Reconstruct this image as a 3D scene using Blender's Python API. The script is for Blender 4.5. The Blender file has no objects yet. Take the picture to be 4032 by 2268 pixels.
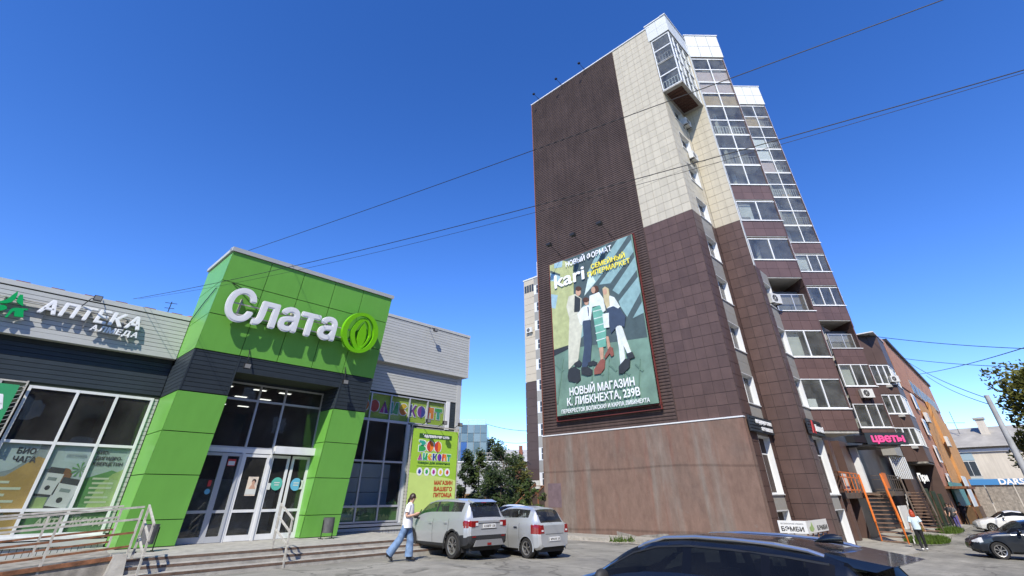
import bpy, bmesh, math, random
from math import sin, cos, tan, pi, radians, sqrt, hypot, atan2
from mathutils import Matrix, Vector
random.seed(7)
scene = bpy.context.scene
col = scene.collection

# ------------------------------------------------------------------ camera
EYE = 1.6
FPX, CYPX = 1813.77, 810.15                     # focal length and principal row, in pixels of the 4032 wide photograph
YAW, PITCH, ROLL = radians(43.6585), radians(32.1648), radians(-0.236)
FW = Vector((cos(YAW)*cos(PITCH), sin(YAW)*cos(PITCH), sin(PITCH)))
_rt = Vector((sin(YAW), -cos(YAW), 0)); _up = _rt.cross(FW)
RT = _rt*cos(ROLL) + _up*sin(ROLL); UP = _up*cos(ROLL) - _rt*sin(ROLL)
cam_data = bpy.data.cameras.new('camera'); cam = bpy.data.objects.new('camera', cam_data)
col.objects.link(cam); scene.camera = cam
cam_data.sensor_width = 36; cam_data.sensor_fit = 'HORIZONTAL'
cam_data.lens = 36*FPX/4032; cam_data.shift_y = -(1134-CYPX)/4032
cam_data.clip_start = .05; cam_data.clip_end = 3000
cam.matrix_world = Matrix(((RT.x, UP.x, -FW.x, 0), (RT.y, UP.y, -FW.y, 0), (RT.z, UP.z, -FW.z, EYE), (0, 0, 0, 1)))
# ------------------------------------------------------------------ sky, sun, exposure
SUN_TRAVEL = Vector((1.45, 1.0, -1.75)).normalized()
sun_el = math.asin(-SUN_TRAVEL.z); sun_rot = atan2(-SUN_TRAVEL.x, -SUN_TRAVEL.y)
world = bpy.data.worlds.new('World'); scene.world = world; world.use_nodes = True
wn = world.node_tree.nodes; wl = world.node_tree.links; wn.clear()
SKY_SAT, SKY_HUE = 1.31, .5145
sky = wn.new('ShaderNodeTexSky'); sky.sky_type = 'NISHITA'; sky.sun_disc = False
sky.sun_elevation = sun_el; sky.sun_rotation = sun_rot
sky.altitude = 1500; sky.air_density = .85; sky.dust_density = .0; sky.ozone_density = 1.6
bg = wn.new('ShaderNodeBackground'); bg.inputs['Strength'].default_value = .15
wo = wn.new('ShaderNodeOutputWorld')
hs = wn.new('ShaderNodeHueSaturation'); hs.inputs['Saturation'].default_value = SKY_SAT; hs.inputs['Hue'].default_value = SKY_HUE
wl.new(sky.outputs[0], hs.inputs['Color']); wl.new(hs.outputs[0], bg.inputs[0]); wl.new(bg.outputs[0], wo.inputs[0])
sd = bpy.data.lights.new('sun', 'SUN'); sd.energy = 3.1; sd.angle = radians(.53); sd.color = (1, .94, .82)
so = bpy.data.objects.new('sun', sd); col.objects.link(so)
so.rotation_euler = SUN_TRAVEL.to_track_quat('-Z', 'Y').to_euler()
so.location = -SUN_TRAVEL*60
vs = scene.view_settings; vs.view_transform = 'Standard'; vs.look = 'None'; vs.exposure = .95; vs.gamma = 1; vs.use_curve_mapping = False
scene.cycles.max_bounces = 8; scene.cycles.transparent_max_bounces = 16; scene.cycles.glossy_bounces = 4
scene.cycles.sample_clamp_indirect = 6; scene.cycles.caustics_reflective = False; scene.cycles.caustics_refractive = False

# ------------------------------------------------------------------ pixels of the photo (2576 wide view) to places
EY = Vector((0, 0, EYE)); SC = 4032/2576
def ray(x, y): return FW + RT*((x*SC-2016)/FPX) - UP*((y*SC-CYPX)/FPX)
def on_x(x, y, X): d = ray(x, y); return EY + d*(X/d.x)
def on_y(x, y, Y): d = ray(x, y); return EY + d*(Y/d.y)
def on_z(x, y, Z): d = ray(x, y); return EY + d*((Z-EYE)/d.z)
def on_c(x, y, c): d = ray(x, y); return EY + d*(c/(d.x+d.y))

# ------------------------------------------------------------------ helpers
WM = {}
def reg(o, M): WM[o.name] = M; return o
def empty(name, loc, label, cat, group=None, rz=0):
    o = bpy.data.objects.new(name, None); col.objects.link(o); o.empty_display_size = .2
    M = Matrix.Translation(Vector(loc)) @ Matrix.Rotation(rz, 4, 'Z'); o.matrix_basis = M
    o['label'] = label; o['category'] = cat
    if group: o['group'] = group
    return reg(o, M)
def tag(o, label, cat, group=None):
    o['label'] = label; o['category'] = cat
    if group: o['group'] = group
    return o
def link(name, me, parent=None, M=None):
    o = bpy.data.objects.new(name, me); col.objects.link(o)
    M = M if M is not None else Matrix.Identity(4)
    if parent is not None:
        o.parent = parent; o.matrix_parent_inverse = WM[parent.name].inverted()
    o.matrix_basis = M
    return reg(o, M)
def struct(o): o['kind'] = 'structure'; return o
def stuff(o): o['kind'] = 'stuff'; return o
class Fr:
    """local frame: a to the right, b up, c outwards"""
    def __init__(s, O, R, U=(0, 0, 1)):
        s.O = Vector(O); s.R = Vector(R).normalized(); s.U = Vector(U).normalized(); s.N = s.R.cross(s.U)
        R, U, N, O = s.R, s.U, s.N, s.O
        s.M = Matrix(((R.x, U.x, N.x, O.x), (R.y, U.y, N.y, O.y), (R.z, U.z, N.z, O.z), (0, 0, 0, 1)))
    def __call__(s, a, b, c=0): return s.O + s.R*a + s.U*b + s.N*c
WF = None
class WorldFr:
    def __call__(s, a, b, c=0): return Vector((a, b, c))
    M = Matrix.Identity(4)
WORLD = WorldFr()
class MB:
    def __init__(s, fr=WORLD): s.v = []; s.f = []; s.fr = fr; s.mi = []; s.cur = 0
    def p(s, a, b, c=0): s.v.append(tuple(s.fr(a, b, c))); return len(s.v)-1
    def face(s, *ids): s.f.append(ids); s.mi.append(s.cur)
    def poly(s, pts): s.face(*[s.p(*q) for q in pts])
    def box(s, a0, a1, b0, b1, c0, c1):
        i = [s.p(a, b, c) for c in (c0, c1) for b in (b0, b1) for a in (a0, a1)]
        for q in ((0, 2, 3, 1), (4, 5, 7, 6), (0, 1, 5, 4), (2, 6, 7, 3), (0, 4, 6, 2), (1, 3, 7, 5)): s.face(*[i[k] for k in q])
        return s
    def prism(s, pts, c0, c1):
        """pts (a,b) counterclockwise, extruded from c0 to c1"""
        n = len(pts); lo = [s.p(a, b, c0) for a, b in pts]; hi = [s.p(a, b, c1) for a, b in pts]
        s.face(*hi); s.face(*lo[::-1])
        for k in range(n): j = (k+1) % n; s.face(lo[k], lo[j], hi[j], hi[k])
        return s
    def hexa(s, lo, hi):
        """two quads of world points"""
        n = len(lo); a = [s.p(*q) for q in lo]; b = [s.p(*q) for q in hi]
        s.face(*a[::-1]); s.face(*b)
        for k in range(n): j = (k+1) % n; s.face(a[k], a[j], b[j], b[k])
        return s
    def tube(s, p, q, r, n=6, r2=None):
        p = Vector(s.fr(*p)); q = Vector(s.fr(*q)); d = (q-p).normalized()
        u = d.orthogonal().normalized(); w = d.cross(u); r2 = r if r2 is None else r2
        i0 = len(s.v)
        for k in range(n): t = 2*pi*k/n; s.v.append(tuple(p+(u*cos(t)+w*sin(t))*r))
        for k in range(n): t = 2*pi*k/n; s.v.append(tuple(q+(u*cos(t)+w*sin(t))*r2))
        for k in range(n): j = (k+1) % n; s.face(i0+k, i0+j, i0+n+j, i0+n+k)
        s.face(*[i0+k for k in range(n)][::-1]); s.face(*[i0+n+k for k in range(n)])
        return s
    def pipe(s, pts, r, n=6):
        for p, q in zip(pts, pts[1:]): s.tube(p, q, r, n)
        return s
    def disc(s, a, b, c, r, n=20, rb=None, t=0):
        rb = rb or r
        s.poly([(a+r*cos(2*pi*k/n+t), b+rb*sin(2*pi*k/n+t), c) for k in range(n)]); return s
    def grid(s, fn, nu, nv, closed=False):
        ids = [[s.p(*fn(i/nu, j/nv)) for j in range(nv+1)] for i in range(nu+1)]
        for i in range(nu):
            for j in range(nv): s.face(ids[i][j], ids[i+1][j], ids[i+1][j+1], ids[i][j+1])
        return s
    def mesh(s, name, mat=None, smooth=False, angle=None):
        me = bpy.data.meshes.new(name); me.from_pydata(s.v, [], s.f)
        for m in (mat if isinstance(mat, (list, tuple)) else [mat]):
            if m: me.materials.append(m)
        if isinstance(mat, (list, tuple)): me.polygons.foreach_set('material_index', s.mi)
        if smooth: me.polygons.foreach_set('use_smooth', [True]*len(me.polygons))
        me.update()
        if angle: me.set_sharp_from_angle(angle=radians(angle))
        return me
    def build(s, name, mat=None, parent=None, smooth=False, angle=None):
        return link(name, s.mesh(name, mat, smooth, angle), parent)
_unit = {}
def unit_mesh(mat):
    if mat.name not in _unit: _unit[mat.name] = MB().box(0, 1, 0, 1, 0, 1).mesh('piece_'+mat.name, mat)
    return _unit[mat.name]
def piece(name, mat, parent, fr, a0, a1, b0, b1, c0, c1):
    """a box-shaped piece; alike pieces share one mesh"""
    M = fr.M @ Matrix.Translation((a0, b0, c0)) @ Matrix.Diagonal((a1-a0, b1-b0, c1-c0, 1))
    return link(name, unit_mesh(mat), parent, M)
def copy_tree(o, M, **props):
    """copy of a thing with its parts and sub-parts, moved so that its root matrix is M"""
    M0 = WM[o.name]; D = M @ M0.inverted()
    def cp(src, par):
        c = src.copy(); col.objects.link(c); Mw = D @ WM[src.name]
        if par is not None: c.parent = par; c.matrix_parent_inverse = WM[par.name].inverted()
        else: c.parent = None; c.matrix_parent_inverse = Matrix.Identity(4)
        c.matrix_basis = Mw; reg(c, Mw)
        for ch in list(src.children): cp(ch, c)
        return c
    r = cp(o, None)
    for k, v in props.items(): r[k] = v
    return r

# ------------------------------------------------------------------ text
_txt = {}
def glyphs(s, bold=0.0):
    """flat outline faces of a text, cap height 1, as (verts, faces, width)"""
    key = (s, round(bold, 3))
    if key in _txt: return _txt[key]
    c = bpy.data.curves.new('txt', 'FONT'); c.body = s; c.resolution_u = 3; c.fill_mode = 'FRONT'
    o = bpy.data.objects.new('txt', c); col.objects.link(o)
    dg = bpy.context.evaluated_depsgraph_get()
    me = bpy.data.meshes.new_from_object(o.evaluated_get(dg))
    vs_ = [Vector(v.co)/.727 for v in me.vertices]; fs = [tuple(p.vertices) for p in me.polygons]
    bpy.data.objects.remove(o); bpy.data.curves.remove(c); bpy.data.meshes.remove(me)
    x0 = min(v.x for v in vs_); x1 = max(v.x for v in vs_)
    r = ([Vector((v.x-x0, v.y, 0)) for v in vs_], fs, x1-x0)
    _txt[key] = r; return r
def text_mesh(name, s, mat, w=None, h=.2, bold=.06, depth=.003, n=6, slant=0):
    """text standing in the a,b plane, extruded by depth along c; lower left at 0,0"""
    vs_, fs, tw = glyphs(s)
    sx = (w/(tw+2*bold) if w else h)
    bm = bmesh.new()
    offs = [(0, 0)] + ([(bold*cos(2*pi*k/n), bold*sin(2*pi*k/n)) for k in range(n)] if bold else [])
    for q, (ox, oy) in enumerate(offs):
        zz = depth*(1-.02*q) if depth > .02 else depth - .0002*q
        ids = [bm.verts.new(((v.x+bold+ox+slant*v.y)*sx, (v.y+oy)*h, zz)) for v in vs_]
        for f in fs:
            try: bm.faces.new([ids[k] for k in f])
            except ValueError: pass
        if depth > .02:
            cnt = {}
            for f in fs:
                for a, b in zip(f, f[1:]+f[:1]): cnt[(a, b)] = 1
            lo = {}
            for a, b in cnt:
                if (b, a) in cnt: continue
                for k in (a, b):
                    if k not in lo: c = ids[k].co; lo[k] = bm.verts.new((c.x, c.y, 0))
                try: bm.faces.new((ids[b], ids[a], lo[a], lo[b]))
                except ValueError: pass
    me = bpy.data.meshes.new(name); bm.to_mesh(me); bm.free(); me.materials.append(mat)
    return me, (tw+2*bold)*sx
def text_on(name, s, mat, parent, fr, a, b, c, w=None, h=.2, bold=.06, depth=.003, slant=0, center=False):
    me, tw = text_mesh(name, s, mat, w, h, bold, depth, slant=slant)
    if center: a -= tw/2
    return link(name, me, parent, fr.M @ Matrix.Translation((a, b, c)))
def letters_on(s, mat, parent, fr, a, b, c, w, h, bold, depth, gap=.12, slant=0, name='letter'):
    """each letter of a word a mesh of its own, word fitted into width w"""
    ws = [glyphs(ch)[2]+2*bold if ch != ' ' else .35 for ch in s]
    k = w/(sum(ws)+gap*(len(s)-1)); x = a; out = []
    for ch, cw in zip(s, ws):
        if ch != ' ':
            me, _ = text_mesh(name, ch, mat, cw*k, h, bold, depth, slant=slant)
            out.append(link(name, me, parent, fr.M @ Matrix.Translation((x, b, c))))
        x += (cw+gap)*k
    return out

# ------------------------------------------------------------------ materials
def new_mat(name):
    m = bpy.data.materials.new(name); m.use_nodes = True
    nt = m.node_tree; return m, nt.nodes, nt.links, nt.nodes['Principled BSDF']
def plain(name, c, rough=.6, metal=0, spec=.5, vary=0, noise=0, nscale=6, bump=0, bscale=40, coat=0, streak=0, dirt=None, objrand=0, emit=0):
    """colour with procedural unevenness: noise = large patches, streak = vertical run marks, dirt = fine grime, objrand = per piece"""
    m, N, L, B = new_mat(name)
    B.inputs['Roughness'].default_value = rough; B.inputs['Metallic'].default_value = metal
    B.inputs['Specular IOR Level'].default_value = spec; B.inputs['Coat Weight'].default_value = coat
    if coat: B.inputs['Coat Roughness'].default_value = .04
    tc = N.new('ShaderNodeTexCoord'); geo = N.new('ShaderNodeNewGeometry')
    cur = N.new('ShaderNodeRGB'); cur.outputs[0].default_value = (*c, 1); out = cur.outputs[0]
    def mult(fac_socket, lo, hi):
        nonlocal out
        mr = N.new('ShaderNodeMapRange'); mr.inputs['From Min'].default_value = .3; mr.inputs['From Max'].default_value = .7
        mr.inputs['To Min'].default_value = lo; mr.inputs['To Max'].default_value = hi; L.new(fac_socket, mr.inputs[0])
        mx = N.new('ShaderNodeVectorMath'); mx.operation = 'SCALE'; L.new(out, mx.inputs[0]); L.new(mr.outputs[0], mx.inputs['Scale']); out = mx.outputs[0]
    if noise:
        n = N.new('ShaderNodeTexNoise'); n.inputs['Scale'].default_value = nscale; n.inputs['Detail'].default_value = 6; n.inputs['Roughness'].default_value = .6
        L.new(geo.outputs['Position'], n.inputs['Vector']); mult(n.outputs[0], 1-noise, 1+noise)
    if streak:
        mp = N.new('ShaderNodeMapping'); mp.inputs['Scale'].default_value = (3, 3, .15); L.new(geo.outputs['Position'], mp.inputs[0])
        n = N.new('ShaderNodeTexNoise'); n.inputs['Scale'].default_value = 1.6; n.inputs['Detail'].default_value = 5; L.new(mp.outputs[0], n.inputs['Vector'])
        mult(n.outputs[0], 1-streak, 1+streak)
    if objrand:
        oi = N.new('ShaderNodeObjectInfo'); mr = N.new('ShaderNodeMapRange'); mr.inputs['To Min'].default_value = 1-objrand; mr.inputs['To Max'].default_value = 1+objrand
        L.new(oi.outputs['Random'], mr.inputs[0]); mx = N.new('ShaderNodeVectorMath'); mx.operation = 'SCALE'
        L.new(out, mx.inputs[0]); L.new(mr.outputs[0], mx.inputs['Scale']); out = mx.outputs[0]
    L.new(out, B.inputs['Base Color'])
    if emit:
        L.new(out, B.inputs['Emission Color']); B.inputs['Emission Strength'].default_value = emit
    if bump:
        n = N.new('ShaderNodeTexNoise'); n.inputs['Scale'].default_value = bscale; n.inputs['Detail'].default_value = 4
        L.new(geo.outputs['Position'], n.inputs['Vector'])
        b = N.new('ShaderNodeBump'); b.inputs['Strength'].default_value = bump; b.inputs['Distance'].default_value = .02
        L.new(n.outputs[0], b.inputs['Height']); L.new(b.outputs[0], B.inputs['Normal'])
    return m
def glass_mat(name, tint=(.8, .86, .85), rough=.0, refl=1.0, dust=0):
    """thin pane: mirror by Fresnel over a tinted see-through"""
    m = bpy.data.materials.new(name); m.use_nodes = True; N = m.node_tree.nodes; L = m.node_tree.links; N.clear()
    tr = N.new('ShaderNodeBsdfTransparent'); tr.inputs[0].default_value = (*tint, 1)
    gl = N.new('ShaderNodeBsdfGlossy'); gl.inputs['Roughness'].default_value = rough; gl.inputs['Color'].default_value = (1, 1, 1, 1)
    lw = N.new('ShaderNodeLayerWeight'); lw.inputs['Blend'].default_value = .5
    pw = N.new('ShaderNodeMath'); pw.operation = 'POWER'; pw.inputs[1].default_value = 5; L.new(lw.outputs['Facing'], pw.inputs[0])
    ma = N.new('ShaderNodeMath'); ma.operation = 'MULTIPLY_ADD'; ma.inputs[1].default_value = .6*refl; ma.inputs[2].default_value = .045*refl; ma.use_clamp = True
    L.new(pw.outputs[0], ma.inputs[0])
    geo = N.new('ShaderNodeNewGeometry'); nz = N.new('ShaderNodeTexNoise'); nz.inputs['Scale'].default_value = .9
    L.new(geo.outputs['Position'], nz.inputs['Vector'])
    bp = N.new('ShaderNodeBump'); bp.inputs['Strength'].default_value = .12; bp.inputs['Distance'].default_value = .05
    L.new(nz.outputs[0], bp.inputs['Height']); L.new(bp.outputs[0], gl.inputs['Normal'])
    mx = N.new('ShaderNodeMixShader'); L.new(ma.outputs[0], mx.inputs[0]); L.new(tr.outputs[0], mx.inputs[1]); L.new(gl.outputs[0], mx.inputs[2])
    last = mx.outputs[0]
    if dust:
        df = N.new('ShaderNodeBsdfDiffuse'); df.inputs[0].default_value = (.62, .62, .6, 1); m2 = N.new('ShaderNodeMixShader')
        n2 = N.new('ShaderNodeTexNoise'); n2.inputs['Scale'].default_value = 1.3; n2.inputs['Detail'].default_value = 5; L.new(geo.outputs['Position'], n2.inputs['Vector'])
        mr = N.new('ShaderNodeMapRange'); mr.inputs['From Min'].default_value = .3; mr.inputs['From Max'].default_value = .7; mr.inputs['To Min'].default_value = dust*.4; mr.inputs['To Max'].default_value = dust*1.6
        L.new(n2.outputs[0], mr.inputs[0]); L.new(mr.outputs[0], m2.inputs[0]); L.new(last, m2.inputs[1]); L.new(df.outputs[0], m2.inputs[2]); last = m2.outputs[0]
    o = N.new('ShaderNodeOutputMaterial'); L.new(last, o.inputs[0]); return m
def asphalt_mat(name, c, stain=.35):
    m, N, L, B = new_mat(name); B.inputs['Roughness'].default_value = .9; B.inputs['Specular IOR Level'].default_value = .25
    geo = N.new('ShaderNodeNewGeometry'); P = geo.outputs['Position']
    def noise(sc, det=5, ro=.6, vec=P):
        n = N.new('ShaderNodeTexNoise'); n.inputs['Scale'].default_value = sc; n.inputs['Detail'].default_value = det; n.inputs['Roughness'].default_value = ro
        L.new(vec, n.inputs['Vector']); return n.outputs[0]
    def rng(s, lo, hi, f0=.3, f1=.7):
        r = N.new('ShaderNodeMapRange'); r.inputs['From Min'].default_value = f0; r.inputs['From Max'].default_value = f1
        r.inputs['To Min'].default_value = lo; r.inputs['To Max'].default_value = hi; L.new(s, r.inputs[0]); return r.outputs[0]
    def mul(a, b):
        q = N.new('ShaderNodeMath'); q.operation = 'MULTIPLY'; L.new(a, q.inputs[0]); L.new(b, q.inputs[1]); return q.outputs[0]
    big = rng(noise(.35, 6), 1-stain, 1+stain*.6); mid = rng(noise(2.2, 6), .86, 1.12); fine = rng(noise(70, 2), .78, 1.2)
    mp = N.new('ShaderNodeMapping'); mp.inputs['Rotation'].default_value = (0, 0, .55); mp.inputs['Scale'].default_value = (.25, 3, 1); L.new(P, mp.inputs[0])
    tyre = rng(noise(.9, 4, .5, mp.outputs[0]), .86, 1.08)
    vo = N.new('ShaderNodeTexVoronoi'); vo.feature = 'DISTANCE_TO_EDGE'; vo.inputs['Scale'].default_value = .28
    wr = N.new('ShaderNodeTexNoise'); wr.inputs['Scale'].default_value = 1.5; L.new(P, wr.inputs['Vector'])
    ad = N.new('ShaderNodeVectorMath'); ad.operation = 'ADD'; L.new(P, ad.inputs[0]); L.new(wr.outputs['Color'], ad.inputs[1]); L.new(ad.outputs[0], vo.inputs['Vector'])
    crack = rng(vo.outputs['Distance'], .55, 1, 0, .018)
    f = mul(mul(mul(big, mid), mul(fine, tyre)), crack)
    rgb = N.new('ShaderNodeRGB'); rgb.outputs[0].default_value = (*c, 1)
    sc = N.new('ShaderNodeVectorMath'); sc.operation = 'SCALE'; L.new(rgb.outputs[0], sc.inputs[0]); L.new(f, sc.inputs['Scale']); L.new(sc.outputs[0], B.inputs['Base Color'])
    bp = N.new('ShaderNodeBump'); bp.inputs['Strength'].default_value = .5; bp.inputs['Distance'].default_value = .01
    L.new(noise(90, 3), bp.inputs['Height']); L.new(bp.outputs[0], B.inputs['Normal']); return m
M_ = {}
def mk(name, *a, **k): M_[name] = plain(name, *a, **k); return M_[name]
ASPHALT = asphalt_mat('asphalt', (.275, .262, .225))
WALK = asphalt_mat('worn_pavement', (.37, .35, .30), .25)
CONC = mk('concrete', (.36, .345, .31), .9, noise=.22, nscale=3, bump=.4, streak=.12)
CONC_D = mk('old_concrete', (.26, .24, .21), .95, noise=.35, nscale=4, bump=.6, streak=.2)
GREEN = mk('green_panel', (.155, .42, .07), .34, spec=.45, noise=.05, nscale=.8, objrand=.02, streak=.03, bump=.05, bscale=1.5)
GREY = mk('grey_siding', (.46, .47, .455), .45, spec=.3, noise=.05, nscale=2, objrand=.04)
DARK = mk('dark_siding', (.034, .045, .055), .45, spec=.25, noise=.1, nscale=2, objrand=.06)
WHITE = mk('white_frame', (.7, .71, .71), .4, noise=.04, nscale=3, streak=.05)
ALU = mk('aluminium_frame', (.55, .57, .6), .38, metal=.4)
BLACK = mk('dark_interior', (.018, .018, .02), .9)
JOINT = mk('dark_joint', (.03, .04, .025), .9)  # dark backing that shows in the gaps between slats and panels
ROOM = mk('shop_interior', (.045, .045, .043), .8, noise=.4, nscale=1)
TILE_B = mk('beige_tile', (.5, .45, .345), .42, objrand=.05, noise=.05, nscale=1.5, streak=.06)
TILE_D = mk('brown_tile', (.105, .066, .056), .4, spec=.3, objrand=.12, noise=.12, nscale=1.2, streak=.06)
TILE_BACK = mk('tile_joint', (.3, .265, .205), .9)
TILE_BACKD = mk('brown_joint', (.06, .043, .038), .9)
RIB = mk('corrugated_brown', (.078, .054, .047), .6, spec=.2, noise=.2, nscale=.5, streak=.15)
TGREY = mk('grey_tile', (.3, .29, .26), .5, objrand=.06, noise=.08)
TWHITE = mk('white_parapet', (.6, .61, .59), .5, noise=.05, nscale=1, objrand=.03)
STEEL = mk('painted_rail', (.44, .42, .37), .6, noise=.25, nscale=9, streak=.15)
RUST = mk('rusty_steel', (.2, .085, .04), .85, noise=.5, nscale=7, bump=.3)
DKMETAL = mk('dark_metal', (.03, .03, .032), .5, metal=.4)
GLASS = glass_mat('pane_glass', (.88, .91, .9), dust=.06)
GLASS_SHOP = glass_mat('shop_glass', (.93, .95, .94), dust=.02)

# ================================================================== ground
def clamp(v, a, b): return max(a, min(b, v))
def gz(x, y): return -.02*clamp(x-10, 0, 32) + .034*clamp(y-13.5, -16, 0)
def axis(lo, hi, fine0, fine1, step):
    xs = []; x = fine0
    while x <= fine1+1e-6: xs.append(x); x += step
    s = step; x = fine1
    while x < hi: s *= 1.6; x += s; xs.append(min(x, hi))
    s = step; x = fine0
    while x > lo: s *= 1.6; x -= s; xs.insert(0, max(x, lo))
    return xs
gx = axis(-900, 900, -6, 80, 1.0); gy = axis(-900, 900, -8, 40, 1.0)
g = MB(); ids = [[g.p(x, y, gz(x, y)) for y in gy] for x in gx]
for i in range(len(gx)-1):
    for j in range(len(gy)-1): g.face(ids[i][j], ids[i+1][j], ids[i+1][j+1], ids[i][j+1])
struct(g.build('ground', ASPHALT, smooth=True))
# pavement along the gable, with its kerb
def strip(name, pts_in, pts_out, mat, h, kerb=None):
    b = MB(); n = len(pts_in)
    t1 = [b.p(x, y, gz(x, y)+h) for x, y in pts_in]; t2 = [b.p(x, y, gz(x, y)+h) for x, y in pts_out]
    lo = [b.p(x, y, gz(x, y)-.2) for x, y in pts_out]; li = [b.p(x, y, gz(x, y)-.2) for x, y in pts_in]
    for k in range(n-1):
        b.face(t1[k], t2[k], t2[k+1], t1[k+1]); b.face(t2[k], lo[k], lo[k+1], t2[k+1]); b.face(t1[k+1], li[k+1], li[k], t1[k])
    b.face(t1[0], li[0], lo[0], t2[0]); b.face(t1[-1], t2[-1], lo[-1], li[-1])
    o = struct(b.build(name, mat)); return o
NP = 16
ins = [(25.3, 22-13.6*k/NP) for k in range(NP+1)] + [(25.3, 6.6)]
outs = [(22.4-.25*sin(k*.5), 22-13.6*k/NP) for k in range(NP+1)] + [(22.6, 6.0)]
strip('pavement', ins, outs, WALK, .13)
KERB = mk('kerb_stone', (.33, .31, .27), .9, noise=.3, nscale=5, bump=.5)
kb = MB()
for k in range(len(outs)-1):
    (x0, y0), (x1, y1) = outs[k], outs[k+1]
    p = [(x0-.14, y0), (x1-.14, y1), (x1-.004, y1), (x0-.004, y0)]
    kb.hexa([(x, y, gz(x, y)-.15) for x, y in p][::-1], [(x, y, gz(x, y)+.14-.02*(k % 3 == 1)) for x, y in p][::-1])
struct(kb.build('kerb', KERB))
# pavement along the shop fronts of the tower
outs2 = [(25.2, 5.4), (28, 5.0), (31, 4.6), (34, 5.2), (37, 5.8), (41, 5.6), (47, 5.2), (55, 5.0), (66, 4.9)]
ins2 = [(x, 8.9) for x, y in outs2]
strip('shop_front_pavement', ins2, outs2, WALK, .10)

# repairs, stains and a manhole in the asphalt
PATCH = asphalt_mat('asphalt_patch', (.265, .252, .215), .2); STAIN = mk('oil_stain', (.2, .19, .16), .8, noise=.4, nscale=3); SAND = mk('gutter_sand', (.4, .36, .29), .95, noise=.3, nscale=6)
def ground_sheet(name, cx, cy, rx, ry, mat, seed, h=.004, rot=0, n=26, rough=.22):
    rnd = random.Random(seed); b = MB(); pts = []
    ph = [rnd.uniform(0, 6.28) for _ in range(4)]
    for k in range(n):
        t = 2*pi*k/n; r = 1+rough*(sin(2*t+ph[0])*.5+sin(3*t+ph[1])*.35+sin(5*t+ph[2])*.3+sin(9*t+ph[3])*.15)
        u, v = rx*r*cos(t), ry*r*sin(t); x = cx+u*cos(rot)-v*sin(rot); y = cy+u*sin(rot)+v*cos(rot); pts.append((x, y, gz(x, y)+h))
    c = b.p(cx, cy, gz(cx, cy)+h); ids_ = [b.p(*q) for q in pts]
    for k in range(n): b.face(c, ids_[k], ids_[(k+1) % n])
    return struct(b.build(name, mat, smooth=True))
ground_sheet('asphalt_patch', 17.5, 12.5, 2.6, .9, PATCH, 1, rot=.9); ground_sheet('asphalt_patch', 8.6, 11.2, 1.7, .7, PATCH, 2, rot=.2); ground_sheet('asphalt_patch', 20, 6.5, 2.2, 1.0, PATCH, 3, rot=.4)
for k, (x, y, r) in enumerate(((7.6, 12.9, .22), (9.2, 12.3, .3), (12.2, 11.2, .25), (15.8, 10.6, .35), (10.6, 12.2, .16), (14.6, 14.8, .2), (18.6, 9.5, .3))): ground_sheet('oil_stain', x, y, r*1.6, r*.7, STAIN, 10+k, .006, rot=.4*k)
ground_sheet('gutter_sand', 22.0, 14.5, .28, 5.5, SAND, 30, .005, n=60, rough=.4)

# ================================================================== the supermarket
store = empty('store_building', (10, 20, 0), 'single-storey shop building with grey slat cladding and green portal entrance', 'shop')
XF = (1, 0, 0)
def FY(y): return Fr((0, y, 0), XF)            # frame on a plane facing -Y: a = x, b = z, c = out
def slats(par, fr, a0, a1, b0, b1, c0, mat, pitch=.13, th=.022, gap=.014, name='siding_slat'):
    b = b0
    while b < b1-.02:
        t = min(b+pitch-gap, b1); piece(name, mat, par, fr, a0, a1, b, t, c0, c0+th); b += pitch
# ---- left wing (pharmacy)
F0 = FY(20.3)
LW = -9.0
b = MB(F0); b.box(LW, .45, -.2, 7.0, -.3, 0); b.box(3.66, 3.83, -.2, 7, -.3, 0); b.box(.45, 3.66, 4.42, 7.0, -.3, 0); b.box(.45, 3.66, -.2, .68, -.3, 0)
b.build('wall', JOINT, store)
dk = link('dark_fascia', MB(F0).box(LW, 3.81, 4.5, 5.72, .002, .01).mesh('dark_fascia', JOINT), store)
slats(dk, F0, LW, 3.8, 4.52, 5.72, .012, DARK)
FC = FY(20.0)
cor = link('grey_cornice', MB(FC).box(LW, 3.81, 5.71, 7.05, -.29, 0).mesh('grey_cornice', JOINT), store)
slats(cor, FC, LW, 3.8, 5.86, 7.04, .002, GREY)
piece('edge_trim', GREY, cor, FC, LW, 3.8, 5.69, 5.852, -.25, .03)
piece('roof_flashing', GREY, store, FC, LW, 3.8, 7.055, 7.20, -.32, .045)
piece('grey_wall_panel', GREY, store, F0, LW, -.1, .7, 4.5, .003, .03)
jam = link('grey_jamb', MB(F0).box(3.66, 3.81, .0, 4.42, .001, .008).mesh('grey_jamb', JOINT), store)
slats(jam, F0, 3.66, 3.8, .7, 4.4, .01, GREY)
piece('window_sill', WHITE, store, F0, .4, 3.72, .60, .68, .0, .12)
pl = link('plinth', MB(F0).box(LW, 3.8, -.1, .58, .0, .06).mesh('plinth', JOINT), store)
x = -2.0
while x < 3.75: piece('plinth_slat', GREY, pl, F0, x, min(x+.13, 3.78), .12, .44, .062, .08); x += .145
piece('plinth_flashing', GREY, pl, F0, LW, 3.8, .44, .57, .04, .13)
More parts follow.
